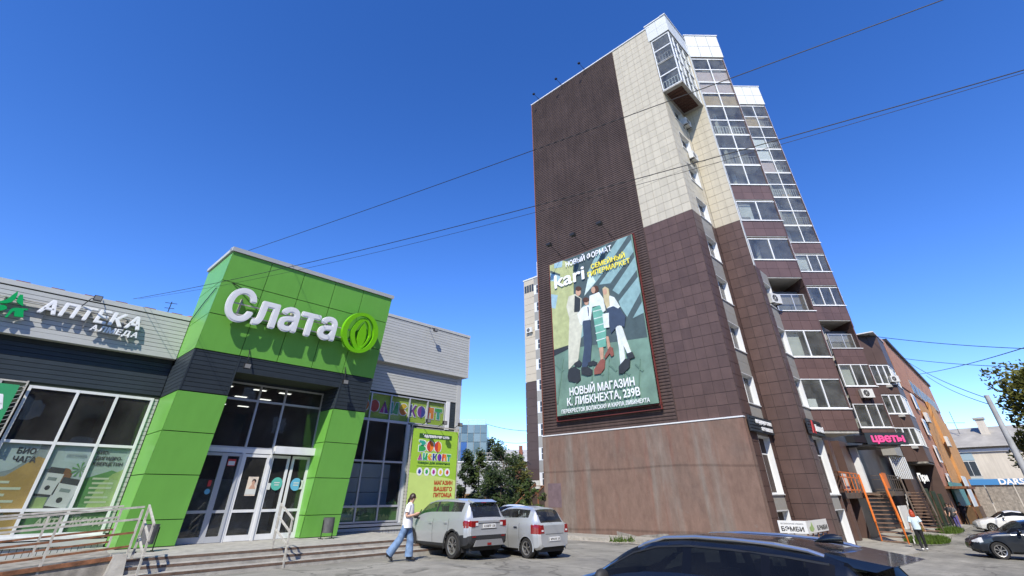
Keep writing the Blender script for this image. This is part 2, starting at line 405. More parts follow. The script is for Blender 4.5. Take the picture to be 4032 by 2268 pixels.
# window helper: bars at the given a and b positions, panes between
def glazing(name, par, fr, As, Bs, fmat, gmat, bar=.05, depth=.07, outer=.06, c=0, skip=(), label=None, panes=True):
    f = MB(fr)
    for k, a in enumerate(As):
        w = outer if k in (0, len(As)-1) else bar/2
        f.box(a-(0 if k == 0 else w), a+(0 if k == len(As)-1 else w), Bs[0], Bs[-1], c-depth/2, c+depth/2+.004)
    for k, b_ in enumerate(Bs):
        w = outer if k in (0, len(Bs)-1) else bar/2
        f.box(As[0], As[-1], b_-(0 if k == 0 else w), b_+(0 if k == len(Bs)-1 else w), c-depth/2+.003, c+depth/2)
    o = f.build(name, fmat, par)
    if label: o['label'] = label
    if panes:
        for i in range(len(As)-1):
            for j in range(len(Bs)-1):
                if (i, j) in skip: continue
                piece('pane', gmat, o, fr, As[i]+.01, As[i+1]-.01, Bs[j]+.01, Bs[j+1]-.01, c-.012, c-.004)
    return o
FWN = FY(20.26)
wl_ = glazing('shop_window', store, FWN, [.5, 1.66, 2.66, 3.66], [.68, 1.30, 2.95, 4.42], WHITE, GLASS_SHOP, bar=.075, outer=.075)
# print on the inside of the pharmacy glass
VY = mk('print_ochre', (.42, .27, .06), .6, noise=.25, nscale=2); VG = mk('print_green', (.09, .24, .07), .6, noise=.3, nscale=1.5)
VGL = mk('print_light_green', (.33, .45, .16), .6, noise=.2, nscale=2); VT = mk('print_teal', (.38, .47, .44), .6, noise=.1, nscale=2)
VW = mk('print_white', (.62, .64, .6), .6); VD = mk('print_dark', (.035, .04, .04), .6); VGR = mk('print_grey', (.22, .27, .25), .6, noise=.2, nscale=3)
VBR = mk('print_brown', (.2, .09, .035), .6); VTXT = mk('print_pale_text', (.55, .6, .42), .6)
FV = FY(20.30)
def flat(name, mat, par, fr, pts, c): return link(name, MB(fr).prism(pts, c-.002, c).mesh(name, mat), par)
def rect(a0, a1, b0, b1): return [(a0, b0), (a1, b0), (a1, b1), (a0, b1)]
def arc(cx, cy, r, t0, t1, n=16, ry=None): return [(cx+r*cos(radians(t0+(t1-t0)*k/n)), cy+(ry or r)*sin(radians(t0+(t1-t0)*k/n))) for k in range(n+1)]
pv = link('window_print', MB(FV).prism(rect(.5, 3.66, .70, 2.93), -.012, -.008).mesh('window_print', VT), wl_)
pv['label'] = 'pharmacy advertising print of bottles and plants behind the shop window'
def fp(mat, pts, c): return flat('print_patch', mat, wl_, FV, pts, c)
fp(VGR, rect(.52, 1.64, 1.3, 2.92), -.004)
fp(VY, [(.5, .70), (1.64, .70), (1.64, 2.55), (1.45, 2.6), (1.2, 2.35), (.95, 2.1), (.5, 2.05)], -.002)
fp(VT, [(.5, 2.12), (1.0, 2.25), (1.3, 2.55), (1.4, 2.8), (1.4, 2.92), (.5, 2.92)], 0)
fp(VG, rect(1.66, 3.66, .70, 1.28), -.004)
fp(VG, [(2.66, 1.3), (3.6, 1.3), (3.6, 2.2), (3.3, 2.3), (2.66, 2.05)], -.002)
fp(VGL, [(3.0, 1.3), (3.62, 1.3), (3.62, 2.35), (3.35, 2.2), (3.1, 1.9)], 0)
fp(VGR, rect(1.66, 2.3, 1.3, 2.3), -.003)
fp(VBR, arc(2.18, 2.13, .2, 0, 340), -.001)
def bottle(a, b, w, h, t):
    ca, sa = cos(t), sin(t)
    R = lambda pts: [(a+(x*ca-y*sa), b+(x*sa+y*ca)) for x, y in pts]
    fp(VD, R(rect(-w*.42, w*.42, h*.8, h)), .002); fp(VW, R(rect(-w/2, w/2, h*.08, h*.8)), .003); fp(VD, R(rect(-w/2, w/2, 0, h*.08)), .002)
    fp(VGR, R(rect(-w*.25, w*.25, h*.55, h*.66)), .005); fp(VD, R(arc(0, h*.3, w*.14, 0, 340)), .005)
bottle(1.93, 1.62, .42, .72, -.1); bottle(2.3, 1.3, .5, .78, -.16)
fp(VGL, rect(1.75, 2.05, 1.32, 1.6), .001)
for k in range(7): fp(VTXT, rect(.6+.05*(k % 3), 1.1+.3*sin(k*1.7)**2, 1.93-.15*k, 1.99-.15*k), .003)
for k in range(6): fp(VTXT, rect(2.9+.03*(k % 2), 3.3+.2*sin(k*2.1)**2, 2.05-.12*k, 2.1-.12*k), .004)
for k in range(9): fp(VG, [(2.52, 2.3), (2.52+.22*cos(k*.7), 2.3+.2*sin(k*.7)), (2.52+.2*cos(k*.7+.25), 2.3+.18*sin(k*.7+.25))], .001+.0005*k)
for s_, a, b_, h_ in (('БИО', .95, 2.66, .14), ('ЧАГА', .93, 2.45, .14), ('БИО-', 2.76, 2.72, .092), ('ДИГИДРО-', 2.76, 2.57, .092), ('КВЕРЦЕТИН', 2.76, 2.42, .092)):
    text_on('print_lettering', s_, VD, wl_, FV, a, b_, .006, h=h_, bold=.05)
text_on('print_lettering', 'ЛЕГЕНДА', VGR, wl_, FV, 2.06, 2.62, .006, h=.075, bold=.04)
text_on('print_lettering', 'АНТИОКСИДАНТ', VTXT, wl_, FV, 2.0, .92, .006, h=.17, bold=.06, slant=.15)
text_on('print_lettering', 'МОЩНЕЙШИЙ', VGR, wl_, FV, 2.0, 1.12, .006, h=.1, bold=.04)
# ---- pharmacy banner on a steel frame at the left edge
BG = mk('banner_green', (.035, .3, .12), .5, noise=.06, nscale=2); SIGNW = mk('sign_white', (.8, .81, .82), .45, noise=.03)
FB = FY(20.05)
bn = empty('pharmacy_banner', (-.6, 20.05, 3.0), 'green pharmacy banner laced to a steel frame at the picture edge', 'banner')
link('banner_sheet', MB(FB).prism(rect(-2.2, .30, 3.06, 4.36), 0, .012).mesh('banner_sheet', BG), bn)
text_on('lettering', 'АПТЕКА', SIGNW, bn, FB, -1.75, 3.72, .016, w=1.95, h=.34, bold=.09)
text_on('lettering', 'АЛМЕДА', SIGNW, bn, FB, -.85, 3.42, .016, w=1.05, h=.2, bold=.08)
f = MB(FB); f.box(-2.3, .45, 4.44, 4.48, -.05, -.01); f.box(-2.3, .45, 2.92, 2.96, -.05, -.01)
for a in (-2.3, .41): f.box(a, a+.04, 2.9, 4.5, -.046, -.004)
for z in (3.1, 4.3): f.box(.38, .42, z, z+.04, -.26, -.05)
f.build('steel_frame', STEEL, bn)
f = MB(FB)
for k in range(12): z = 3.1+k*.11; f.tube((.30, z, .01), (.42, z+.05, .0), .006, 4)
f.build('lacing', VW, bn)
# ---- pharmacy letters on the cornice
FSG = FY(19.80)
ph = empty('pharmacy_sign', (1, 19.9, 6.2), 'white АПТЕКА АЛМЕДА letters with green four-leaf emblem on grey cornice', 'sign')
letters_on('АПТЕКА', SIGNW, ph, FSG, -.20, 6.38, -.02, 2.62, .40, .06, .07, gap=.12, slant=.12)
letters_on('АЛМЕДА', SIGNW, ph, FSG, 1.17, 6.12, -.02, 1.28, .17, .06, .05, gap=.14, slant=.12)
EMG = mk('emblem_green', (.0, .33, .08), .35)
def z1p(x, y): p = on_y((x*1000/2576)/SC, (950+y*1000/2576)/SC, 19.69); return (p.x, p.z)
leafs = [[(-110, 600), (-60, 607), (0, 603), (60, 588), (100, 563), (140, 530), (186, 498), (182, 532), (160, 576), (120, 612), (60, 624), (0, 622), (-60, 618)], [(185, 562), (205, 535), (237, 538), (237, 652), (215, 642), (185, 622), (168, 602)],
         [(-110, 632), (0, 640), (40, 640), (70, 655), (73, 680), (40, 690), (0, 702), (-50, 740), (-70, 735), (-30, 690)], [(110, 682), (150, 668), (287, 680), (287, 690), (242, 695), (238, 766), (145, 757), (145, 735), (150, 702), (125, 714), (75, 766), (48, 765), (85, 716)]]
for q in leafs:
    q = [z1p(*p) for p in q]
    if sum(a[0]*b_[1]-b_[0]*a[1] for a, b_ in zip(q, q[1:]+q[:1])) < 0: q = q[::-1]
    link('emblem_leaf', MB(FSG).prism(q, -.02, .06).mesh('emblem_leaf', EMG), ph)
f = MB(FSG)
for z in (6.5, 6.65): f.box(-1.2, 2.4, z, z+.03, -.1, -.03)
for a in (-1, 0, 1, 2): f.box(a, a+.03, 6.2, 6.7, -.195, -.1)
f.build('rail', STEEL, ph)
# ---- green portal: slanted front, leaning out towards the top
KS = (18.9-17.38)/(9.03-.36); CS = 1/sqrt(1+KS*KS)
def yf(z): return 18.9-KS*(z-.36)
FP = Fr((3.82, 18.9, .36), XF, (0, -KS, 1))     # a = x-3.82, b along the slope
sb = lambda z: (z-.36)/CS
PX0, PX1, PX2, PX3 = 3.82, 5.28, 9.08, 10.45
def side_prism(par, name, mat, z0, z1, x0, x1, yb=20.0, inset=0):
    """slab of the portal side between heights, following the slanted front"""
    m = MB(); q = [(yf(z0)+inset, z0), (yb, z0), (yb, z1), (yf(z1)+inset, z1)]
    m.hexa([(x0, y, z) for y, z in q][::-1] if x1 < x0 else [(x0, y, z) for y, z in q], [(x1, y, z) for y, z in q][::-1] if x1 < x0 else [(x1, y, z) for y, z in q])
    return m.build(name, mat, par)
portal = MB()
for x0, x1, z0, z1, yb in ((PX0+.05, PX1-.03, .36, 5.3, 20.3), (PX2+.05, PX3-.05, .36, 5.3, 20.3), (PX0+.05, PX3-.05, 5.22, 9.0, 20.3)):
    lo = [(x0, yf(z0)+.05, z0), (x1, yf(z0)+.05, z0), (x1, yb, z0), (x0, yb, z0)]; hi = [(x0, yf(z1)+.05, z1), (x1, yf(z1)+.05, z1), (x1, yb, z1), (x0, yb, z1)]
    portal.hexa(lo, hi)
po = portal.build('portal', JOINT, store); po['label'] = 'green panelled entrance portal leaning forward'
G = .012
cols = [PX0, 5.2, 6.47, 7.77, 9.05, PX3]; rows = [5.71, 6.86, 7.98, 9.02]
for i in range(5):
    for j in range(3): piece('green_panel', GREEN, po, FP, cols[i]-3.82+G*(i > 0), cols[i+1]-3.82-G*(i < 4), sb(rows[j])+G, sb(rows[j+1])-G, -.05, 0)
prow = [.37, 1.03, 2.17, 3.32, 4.45]
for x0, x1 in ((PX0, PX1), (PX2, PX3)):
    for j in range(4): piece('green_panel', GREEN, po, FP, x0-3.82, x1-3.82, sb(prow[j])+G, sb(prow[j+1])-G, -.05, 0)
for zs in (rows, prow):
    for j in range(len(zs)-1):
        side_prism(po, 'green_panel', GREEN, zs[j]+G, zs[j+1]-G, PX0, PX0+.048, 20.06 if zs is rows else 20.24, .002)
        side_prism(po, 'green_panel', GREEN, zs[j]+G, zs[j+1]-G, PX3-.048, PX3, 20.06 if zs is rows else 20.24, .002)
        if zs is prow:
            side_prism(po, 'green_panel', GREEN, zs[j]+G, zs[j+1]-G, PX2, PX2+.048, 19.34, .002)
            side_prism(po, 'green_panel', GREEN, zs[j]+G, zs[j+1]-G, PX1-.028, PX1, 19.34, .002)
# dark band across the portal
def bandslats(x0, x1, z0, z1):
    z = z0
    while z < z1-.03: piece('dark_slat', DARK, po, FP, x0-3.82, x1-3.82, sb(z), sb(min(z+.116, z1)), -.05, -.006); z += .13
bandslats(PX0+.05, PX1-.06, 4.47, 5.69); bandslats(PX2+.05, PX3-.05, 4.47, 5.69); bandslats(PX1-.02, PX2+.0, 5.26, 5.69)
for x in (PX0, PX1-.055, PX2, PX3-.05): piece('corner_trim', DARK, po, FP, x-3.82, x+.05-3.82, sb(4.46), sb(5.69), -.06, .004)
piece('corner_trim', DARK, po, FP, PX1-3.82, PX2-3.82, sb(5.2), sb(5.262), -.3, .002)
z = 4.47
while z < 5.66:
    side_prism(po, 'dark_slat', DARK, z, min(z+.116, 5.69), PX0, PX0+.048, 20.24 if z < 5.5 else 20.0, .05)
    side_prism(po, 'dark_slat', DARK, z, min(z+.116, 5.69), PX3-.048, PX3, 20.2, .05)
    side_prism(po, 'dark_slat', DARK, z, min(z+.116, 5.2), PX2, PX2+.048, 19.34, .05) if z < 5.15 else None
    z += .13
piece('portal_flashing', GREY, po, FP, -.06, PX3-3.82+.06, sb(9.03), sb(9.03)+.14, -.3, .05)
m = MB(); m.hexa([(PX0-.06, 17.5, 9.04), (PX0+.25, 17.5, 9.04), (PX0+.25, 20.1, 9.04), (PX0-.06, 20.1, 9.04)], [(PX0-.06, 17.4, 9.17), (PX0+.25, 17.4, 9.17), (PX0+.25, 20.1, 9.17), (PX0-.06, 20.1, 9.17)])
m.build('portal_flashing', GREY, po)
MB().box(PX0+.1, PX3-.1, 17.6, 20.4, 9.0, 9.06).build('portal_roof', GREY, po)
# ---- entrance glazing
FE = FY(19.3)
eg = glazing('entrance_glazing', store, FE, [PX1-.02, 6.65, 7.6, 9.1], [3.02, 4.56, 5.12], ALU, GLASS_SHOP, bar=.07, outer=.05)
piece('soffit_panel', DARK, store, FE, PX1, PX2, 5.12, 5.3, -.04, .02)
DOORG = mk('grey_door_frame', (.4, .42, .45), .4)
def door(x0, x1, fmat, z0=.37, z1=2.86, rail=1.15, c=0, handle=None, label=None):
    f = MB(FE); w = .09
    f.box(x0, x0+w, z0, z1, c-.03, c+.03); f.box(x1-w, x1, z0, z1, c-.03, c+.03)
    f.box(x0+w, x1-w, z0, z0+.16, c-.028, c+.028); f.box(x0+w, x1-w, z1-w, z1, c-.028, c+.028); f.box(x0+w, x1-w, rail, rail+.08, c-.028, c+.028)
    o = f.build('door', fmat, store)
    if label: o['label'] = label
    for b0, b1 in ((z0+.16, rail), (rail+.08, z1-w)): piece('pane', GLASS_SHOP, o, FE, x0+w, x1-w, b0, b1, c-.006, c+.002)
    if handle: link('handle', MB(FE).pipe([(handle, 1.3, .03), (handle, 1.3, .09), (handle, 1.72, .09), (handle, 1.72, .03)], .014).mesh('handle', ALU), o)
    return o
door(5.30, 6.06, DOORG, c=.05, handle=5.98, label='grey glazed entrance door'); door(6.06, 6.62, DOORG, c=.05, label='narrow grey glazed door leaf')
door(6.68, 7.57, WHITE); door(7.63, 8.32, WHITE, c=-.02); door(8.40, 9.08, WHITE, c=-.02)
f = MB(FE); f.box(6.60, 6.70, .36, 3.0, -.045, .045); f.box(7.56, 7.64, .36, 3.0, -.045, .046); f.box(5.28, 7.6, 2.88, 3.02, -.043, .043)
f.build('door_frame', WHITE, store)
MB(FE).box(7.6, 9.14, 2.9, 3.14, 0, .28).build('shutter_box', WHITE, store)
# stickers and posters on the doors
CY = mk('sticker_teal', (.1, .45, .36), .5); CB = mk('sticker_blue', (.13, .42, .62), .5); RD = mk('sticker_red', (.55, .05, .05), .5); CRM = mk('poster_cream', (.72, .62, .5), .6, noise=.1, nscale=9)
SKIN = mk('skin', (.55, .33, .23), .55, noise=.05)
HAIRD = mk('dark_hair', (.02, .012, .01), .5)
def sticker(name, lab, parts, cat='sticker'):
    e = empty(name, (7, 19.27, 1.8), lab, cat)
    for mat, pts, c in parts: link('print', MB(FE).prism(pts, c, c+.003).mesh('print', mat), e)
    return e
sticker('round_sticker', 'round teal sticker on the left sliding door', [(CY, arc(8.02, 1.98, .2, 0, 340, 17), .02), (VW, rect(7.92, 8.12, 2.0, 2.03), .024), (VW, rect(7.94, 8.1, 1.93, 1.96), .024), (VW, rect(7.72, 7.82, 1.8, 2.0), .02)])
sticker('round_sticker', 'round blue sticker on the right sliding door', [(CB, arc(8.72, 1.97, .2, 0, 340, 17), .02), (VW, rect(8.62, 8.82, 2.0, 2.03), .024), (VW, rect(8.62, 8.8, 1.93, 1.96), .024), (VW, rect(8.85, 8.98, 1.82, 2.1), .02)])
p_ = sticker('door_poster', 'portrait poster of a dark-haired person taped inside the fixed door', [(CRM, rect(7.02, 7.36, 1.62, 2.18), .01), (VW, rect(7.02, 7.36, 1.66, 1.82), .014), (SKIN, arc(7.22, 2.0, .055, 0, 340, 14, .07), .017), (HAIRD, arc(7.23, 2.04, .07, -20, 200, 10, .075), .015), (SKIN, [(7.1, 1.82), (7.32, 1.82), (7.26, 1.95), (7.18, 1.95)], .0155)], 'poster')
sticker('notice_sticker', 'small red and white notice at the top of the narrow door', [(RD, rect(6.2, 6.45, 2.48, 2.68), .06), (VW, rect(6.22, 6.43, 2.5, 2.62), .064)])
sticker('notice_sticker', 'small red card above a blue disc on the grey door', [(RD, rect(5.78, 5.88, 1.88, 2.06), .06), (CB, arc(5.83, 1.74, .08, 0, 340, 14), .06)])
# ---- right wing (pet shop)
RX0, RX1 = 10.4, 17.15
FR_ = FY(20.3)
b = MB(FR_); b.box(RX0, 11.0, -.3, 7.1, -.3, 0); b.box(16.2, RX1, -.3, 7.1, -.3, 0); b.box(11.0, 16.2, 5.7, 7.1, -.3, 0); b.box(14.05, 16.2, -.3, 4.48, -.3, 0); b.box(11.0, 14.05, -.3, .62, -.3, 0)
b.build('wall', JOINT, store)
c2 = link('grey_cornice', MB(FC).box(RX0, 17.38, 7.06, 9.22, -.6, 0).mesh('grey_cornice', JOINT), store)
slats(c2, FC, RX0, 17.34, 7.2, 9.2, .002, GREY); piece('edge_trim', GREY, c2, FC, RX0, 17.38, 7.04, 7.19, -.3, .03)
piece('corner_trim', GREY, c2, FC, 17.34, 17.40, 7.04, 9.22, -.5, .035)
piece('roof_flashing', GREY, store, FC, RX0, 17.42, 9.225, 9.36, -.6, .05)
lb = link('grey_fascia', MB(FR_).box(RX0, RX1, 5.74, 7.05, .001, .06).mesh('grey_fascia', JOINT), store)
slats(lb, FR_, RX0, RX1, 5.76, 7.05, .062, GREY)
db = link('dark_return', MB(FR_).box(16.42, RX1, 4.4, 5.73, .001, .03).mesh('dark_return', JOINT), store)
slats(db, FR_, 16.44, RX1, 4.42, 5.73, .032, DARK)
sd_ = link('grey_side_cladding', MB(FR_).box(14.0, RX1, .3, 4.4, .001, .03).mesh('grey_side_cladding', JOINT), store)
slats(sd_, FR_, 14.0, RX1, .35, 4.4, .032, GREY)
piece('white_reveal', WHITE, store, FR_, 16.2, 16.44, 4.42, 5.75, -.05, .1)
piece('white_reveal', WHITE, store, FR_, 13.96, 14.12, .6, 4.48, -.05, .06)
w1 = glazing('shop_window', store, FWN, [10.9, 11.85, 12.9, 13.96], [.66, 1.235, 2.89, 4.53], ALU, GLASS_SHOP, bar=.075, outer=.06)
w2 = glazing('shop_window', store, FWN, [10.9, 11.85, 12.9, 13.96, 15.04, 16.16], [4.53, 5.68], ALU, GLASS_SHOP, bar=.06, outer=.05)
piece('window_sill', ALU, store, FR_, 10.45, 14.1, .54, .63, 0, .16)
p2 = link('plinth', MB(FR_).box(10.45, RX1, -.4, .5, 0, .1).mesh('plinth', JOINT), store)
x = 10.5
while x < RX1-.1: piece('plinth_slat', GREY, p2, FR_, x, x+.13, .1, .4, .102, .12); x += .145
piece('plinth_flashing', GREY, p2, FR_, 10.45, RX1, .4, .5, .05, .16)
# end wall of the right wing, roof, back
e = MB(); e.hexa([(RX1-.3, 20.2, -.4), (RX1, 20.2, -.4), (RX1, 34, -.4), (RX1-.3, 34, -.4)], [(RX1-.3, 20.2, 9.2), (RX1, 20.2, 9.2), (RX1, 34, 9.2), (RX1-.3, 34, 9.2)])
e.box(10.4, 17.2, 20.4, 34, 8.7, 8.8); e.box(LW, 10.4, 20.4, 34, 6.6, 6.7); e.box(LW, RX1, 33.7, 34, -.3, 8.6); e.box(LW-.3, LW, 20, 34, -.3, 6.6); e.box(10.3, 10.4, 20.4, 34, 6.6, 8.7)
e.build('rear_wall_and_roof', GREY, store)
# interior seen through the glass: floor, partition, ceiling lamps
i_ = MB(); i_.box(LW, RX1-.35, 20.4, 33.6, .3, .36); i_.box(LW, RX1-.35, 33.4, 33.5, .3, 6.5); i_.box(10.9, 11.0, 20.6, 33, .36, 6); i_.box(3.9, 4.0, 20.6, 33, .36, 6)
i_.box(LW, RX1-.35, 20.62, 33.6, 5.9, 6.0); i_.build('interior_shell', ROOM, store)
SHELF = mk('shop_shelf', (.2, .22, .22), .6, noise=.4, nscale=3); SHELFP = mk('white_panelling', (.42, .46, .48), .6)
i_ = MB()
for k in range(5): i_.box(4.6+.0*k, 9.8, 23.5+k*1.8, 23.9+k*1.8, .4, 2.2)
i_.build('shelving', SHELF, store)
i_ = MB()
for k in range(3): i_.box(11.2, 13.9, 21.2, 21.25, 1.2+k*.55, 1.73+k*.55)
i_.build('counter_panel', SHELFP, store)
LAMPM = mk('lamp_panel', (1, .98, .92), .5, emit=.9)
for x in (5.2, 6.7, 8.2, 9.4):
    for y in (22.2, 24.6, 27, 30): piece('ceiling_lamp', LAMPM, store, WORLD, x, x+.55, y, y+.18, 5.86, 5.88)
for x, y in ((.7, 21.6), (2.2, 21.6), (2.8, 24)): piece('ceiling_lamp', LAMPM, store, WORLD, x, x+.6, y, y+.3, 5.86, 5.88)
# green diamonds along the foot of the pet shop glass
FV2 = FY(20.30)
DG = [mk('diamond_green_%d' % k, c, .6) for k, c in enumerate(((.02, .07, .02), (.06, .17, .03), (.16, .28, .05), (.3, .4, .1)))]
dm = link('window_print', MB(FV2).prism(rect(10.95, 13.92, .68, 1.2), -.02, -.016).mesh('window_print', DG[1]), w1)
for k in range(26):
    a = 11.0+2.85*((k*.618) % 1); b_ = .75+.62*((k*.37) % 1); r = .1+.1*((k*.71) % 1)
    flat('print_diamond', DG[k % 4], w1, FV2, [(a-r*.7, b_), (a, b_-r), (a+r*.7, b_), (a, b_+r)], -.01+.0005*k)
# pet shop lettering on the upper glass
LIME = mk('print_lime', (.36, .5, .05), .6, noise=.08, nscale=1.5)
flat('window_print', LIME, w2, FV2, rect(10.95, 16.12, 4.55, 5.66), -.02)
PC = {k: mk('print_'+k, c, .55) for k, c in dict(red=(.55, .05, .03), orange=(.75, .22, .02), yellow=(.75, .48, .03), teal=(.03, .35, .25), violet=(.19, .03, .3), magenta=(.4, .02, .25), navy=(.03, .05, .3), green=(.03, .35, .08)).items()}
def petlogo(par, fr, x, z, w, h, c, word, cols, nm='letter'):
    """rounded cut-out letters in many colours, white outlined"""
    n = len(word); sp = w/n
    for k, ch in enumerate(word):
        a0 = x+k*sp+.05*sp; a1 = a0+.88*sp; cx = (a0+a1)/2; rw = (a1-a0)/2; c1, c2_ = cols[k]
        L_ = []
        if ch == 'О': L_ = [(c1, arc(cx, z+h/2, rw, 90, 270, 12, h*.5)), (c2_, arc(cx, z+h/2, rw, -90, 90, 12, h*.5))]
        elif ch == 'С': L_ = [(c1, [(cx, z+h/2)]+arc(cx, z+h/2, rw, 35, 180, 10, h*.5)), (c2_, [(cx, z+h/2)]+arc(cx, z+h/2, rw, 180, 325, 10, h*.5))]
        elif ch == 'Д': L_ = [(c1, [(a0, z), (cx-rw*.12, z), (cx-rw*.12, z+h*.35), (cx, z+h)]), (c2_, [(cx+rw*.12, z), (a1, z), (cx, z+h), (cx+rw*.12, z+h*.35)])]
        elif ch == 'И': L_ = [(c1, [(a0, z), (a0+rw*.7, z), (a0+rw*.7, z+h), (a0, z+h)]), (c2_, [(a0+rw*.75, z+h*.1), (a1-rw*.6, z), (a1, z), (a1, z+h), (a1-rw*.6, z+h)])]
        elif ch == 'К': L_ = [(c1, rect(a0, a0+rw*.75, z, z+h)), (c2_, [(a0+rw*.8, z+h*.5), (a1-rw*.5, z), (a1, z), (a0+rw*1.25, z+h*.52), (a1, z+h), (a1-rw*.5, z+h)])]
        elif ch == 'Н' or ch == 'П': L_ = [(c1, rect(a0, a0+rw*.8, z, z+h)), (c2_, [(a0+rw*.85, z+h*.5), (a1-rw*.75, z+h*.5), (a1-rw*.75, z), (a1, z), (a1, z+h), (a0+rw*.85, z+h)])]
        elif ch == 'Т': L_ = [(c1, rect(a0, a1, z+h*.68, z+h)), (c2_, rect(cx-rw*.4, cx+rw*.4, z, z+h*.68))]
        elif ch == 'З': L_ = [(c1, [(a0, z+h*.55), (a0+rw*.6, z+h*.55), (a0+rw*.6, z+h*.75), (a0, z+h*.8), (a0, z+h)]+arc(a0+rw*.9, z+h*.77, rw, 80, -80, 8, h*.23)), (c2_, [(a0, z+h*.2), (a0, z)]+arc(a0+rw*.9, z+h*.25, rw*1.1, -80, 80, 8, h*.25)+[(a0, z+h*.5)])]
        for mat, q in L_:
            if sum(p[0]*r_[1]-r_[0]*p[1] for p, r_ in zip(q, q[1:]+q[:1])) < 0: q = q[::-1]
            mx = sum(p[0] for p in q)/len(q); mz = sum(p[1] for p in q)/len(q)
            o = link(nm, MB(fr).prism([(p[0], p[1]) for p in q], c, c+.004).mesh(nm, mat), par)
            ow = .035*h/.5
            big = [(p[0]+ow*(1 if p[0] > mx else -1), p[1]+ow*(1 if p[1] > mz else -1)) for p in q]
            link(nm+'_outline', MB(fr).prism(big, c-.006, c-.003).mesh(nm+'_outline', SIGNW), par)
C_ = PC
petlogo(w2, FV2, 11.3, 4.86, 4.75, .5, .0, 'ООДИСКОНТ', [(C_['red'], C_['orange']), (C_['red'], C_['red']), (C_['magenta'], C_['violet']), (C_['teal'], C_['green']), (C_['yellow'], C_['orange']), (C_['navy'], C_['violet']), (C_['violet'], C_['navy']), (C_['red'], C_['orange']), (C_['green'], C_['teal'])], 'print_letter')
# pet shop banner
FBN = FY(20.0)
pb_ = empty('pet_shop_banner', (15.5, 20.0, .8), 'tall lime green pet shop banner on a steel frame beside the window', 'banner')
link('banner_sheet', MB(FBN).prism([(14.16, .8), (16.9, .8), (16.9, 4.33), (14.16, 4.32)], 0, .01).mesh('banner_sheet', mk('banner_lime', (.33, .56, .05), .5, noise=.05, nscale=1.5)), pb_)
BLT = mk('banner_pale', (.55, .7, .2), .5, noise=.05, nscale=2); BDG = mk('banner_deep_green', (.09, .4, .05), .5)
def bp(mat, pts, c, nm='print_patch'): return flat(nm, mat, pb_, FBN, pts, .012+c)
bp(BLT, [(14.17, .85), (16.89, .85), (16.89, 2.22)]+[(16.89-2.72*k/10, 2.22+.28*(k/10)**.7) for k in range(1, 11)], .002)
bp(BDG, [(14.17, .8), (16.89, .8), (16.89, 1.42)]+[(16.89-2.72*k/10, 1.42-.55*(k/10)**.8) for k in range(1, 10)]+[(14.17, .86)], .004)
bp(mk('banner_dark_strip', (.03, .1, .02), .5), rect(14.52, 16.5, 3.93, 4.13), .003)
text_on('lettering', 'федеральная сеть', SIGNW, pb_, FBN, 14.68, 3.98, .018, w=1.68, h=.13, bold=.08)
petlogo(pb_, FBN, 14.52, 3.38, 1.38, .45, .02, 'ЗОО', [(C_['teal'], C_['green']), (C_['red'], C_['orange']), (C_['red'], C_['orange'])])
petlogo(pb_, FBN, 14.52, 3.02, 2.0, .29, .02, 'ДИСКОНТ', [(C_['magenta'], C_['violet']), (C_['teal'], C_['green']), (C_['yellow'], C_['orange']), (C_['navy'], C_['navy']), (C_['violet'], C_['navy']), (C_['red'], C_['orange']), (C_['green'], C_['teal'])])
BTX = mk('banner_text_green', (.05, .16, .03), .5); BRD = mk('banner_text_red', (.45, .06, .02), .5)
text_on('lettering', 'товары для животных', BTX, pb_, FBN, 14.54, 2.87, .018, w=1.95, h=.1, bold=.06)
bp(BTX, rect(14.52, 16.5, 2.76, 2.78), .003)
for k, m_ in enumerate((C_['navy'], C_['green'], C_['magenta'], C_['yellow'], C_['red'])):
    a = 14.70+.41*k; bp(SIGNW, arc(a, 2.55, .165, 0, 345, 22), .006, 'print_disc'); bp(m_, [(a-.08, 2.5), (a+.02, 2.45), (a+.09, 2.55), (a+.03, 2.65), (a-.06, 2.62)], .010, 'print_icon')
for s_, z in (('МАГАЗИН', 2.04), ('ВАШЕГО', 1.79), ('ПИТОМЦА', 1.55)): text_on('lettering', s_, BRD, pb_, FBN, 15.6, z, .018, w=1.1, h=.16, bold=.07)
text_on('lettering', '8 800 100', BTX, pb_, FBN, 15.75, 1.18, .02, w=.9, h=.1, bold=.05)
f = MB(FBN)
for a in (14.08, 16.95): f.box(a, a+.045, .4, 4.5, -.06, -.01)
for z in (4.44, .62): f.box(14.05, 17.0, z, z+.045, -.065, -.008)
for a in (14.3, 16.7): f.box(a, a+.04, 4.3, 4.34, -.22, -.06)
f.build('steel_frame', STEEL, pb_)
# ---- Слата sign
FL = Fr((0, 18.9-.0, .36), XF, (0, -KS, 1))
SW = mk('letter_white', (.82, .83, .83), .45, noise=.05, nscale=2); LGR = mk('emblem_lime', (.17, .52, .01), .3)
sl = empty('store_sign', (7, 17.6, 6.6), 'big white Слата letters and round green leaf emblem on the portal', 'sign')
def bigletter(ch, x0, x1, z0, z1, bold):
    vs_, fs, tw = glyphs(ch); top = max(v.y for v in vs_); bot = min(v.y for v in vs_)
    h = (z1-z0)/CS/(top-bot+2*bold); me, _ = text_mesh('letter', ch, SW, x1-x0, h, bold, .085, n=10)
    o = link('letter', me, sl, FL.M @ Matrix.Translation((x0, sb(z0)+(bold-bot)*h, .22))); return o
for ch, x0, x1, z0, z1 in (('С', 4.13, 5.06, 6.70, 7.86), ('л', 5.08, 5.90, 6.73, 7.60), ('а', 5.97, 6.68, 6.73, 7.62), ('т', 6.72, 7.48, 6.73, 7.58), ('а', 7.49, 8.20, 6.73, 7.62)): bigletter(ch, x0, x1, z0, z1, .046)
ex, ez, er = 9.21, sb(7.30), .79
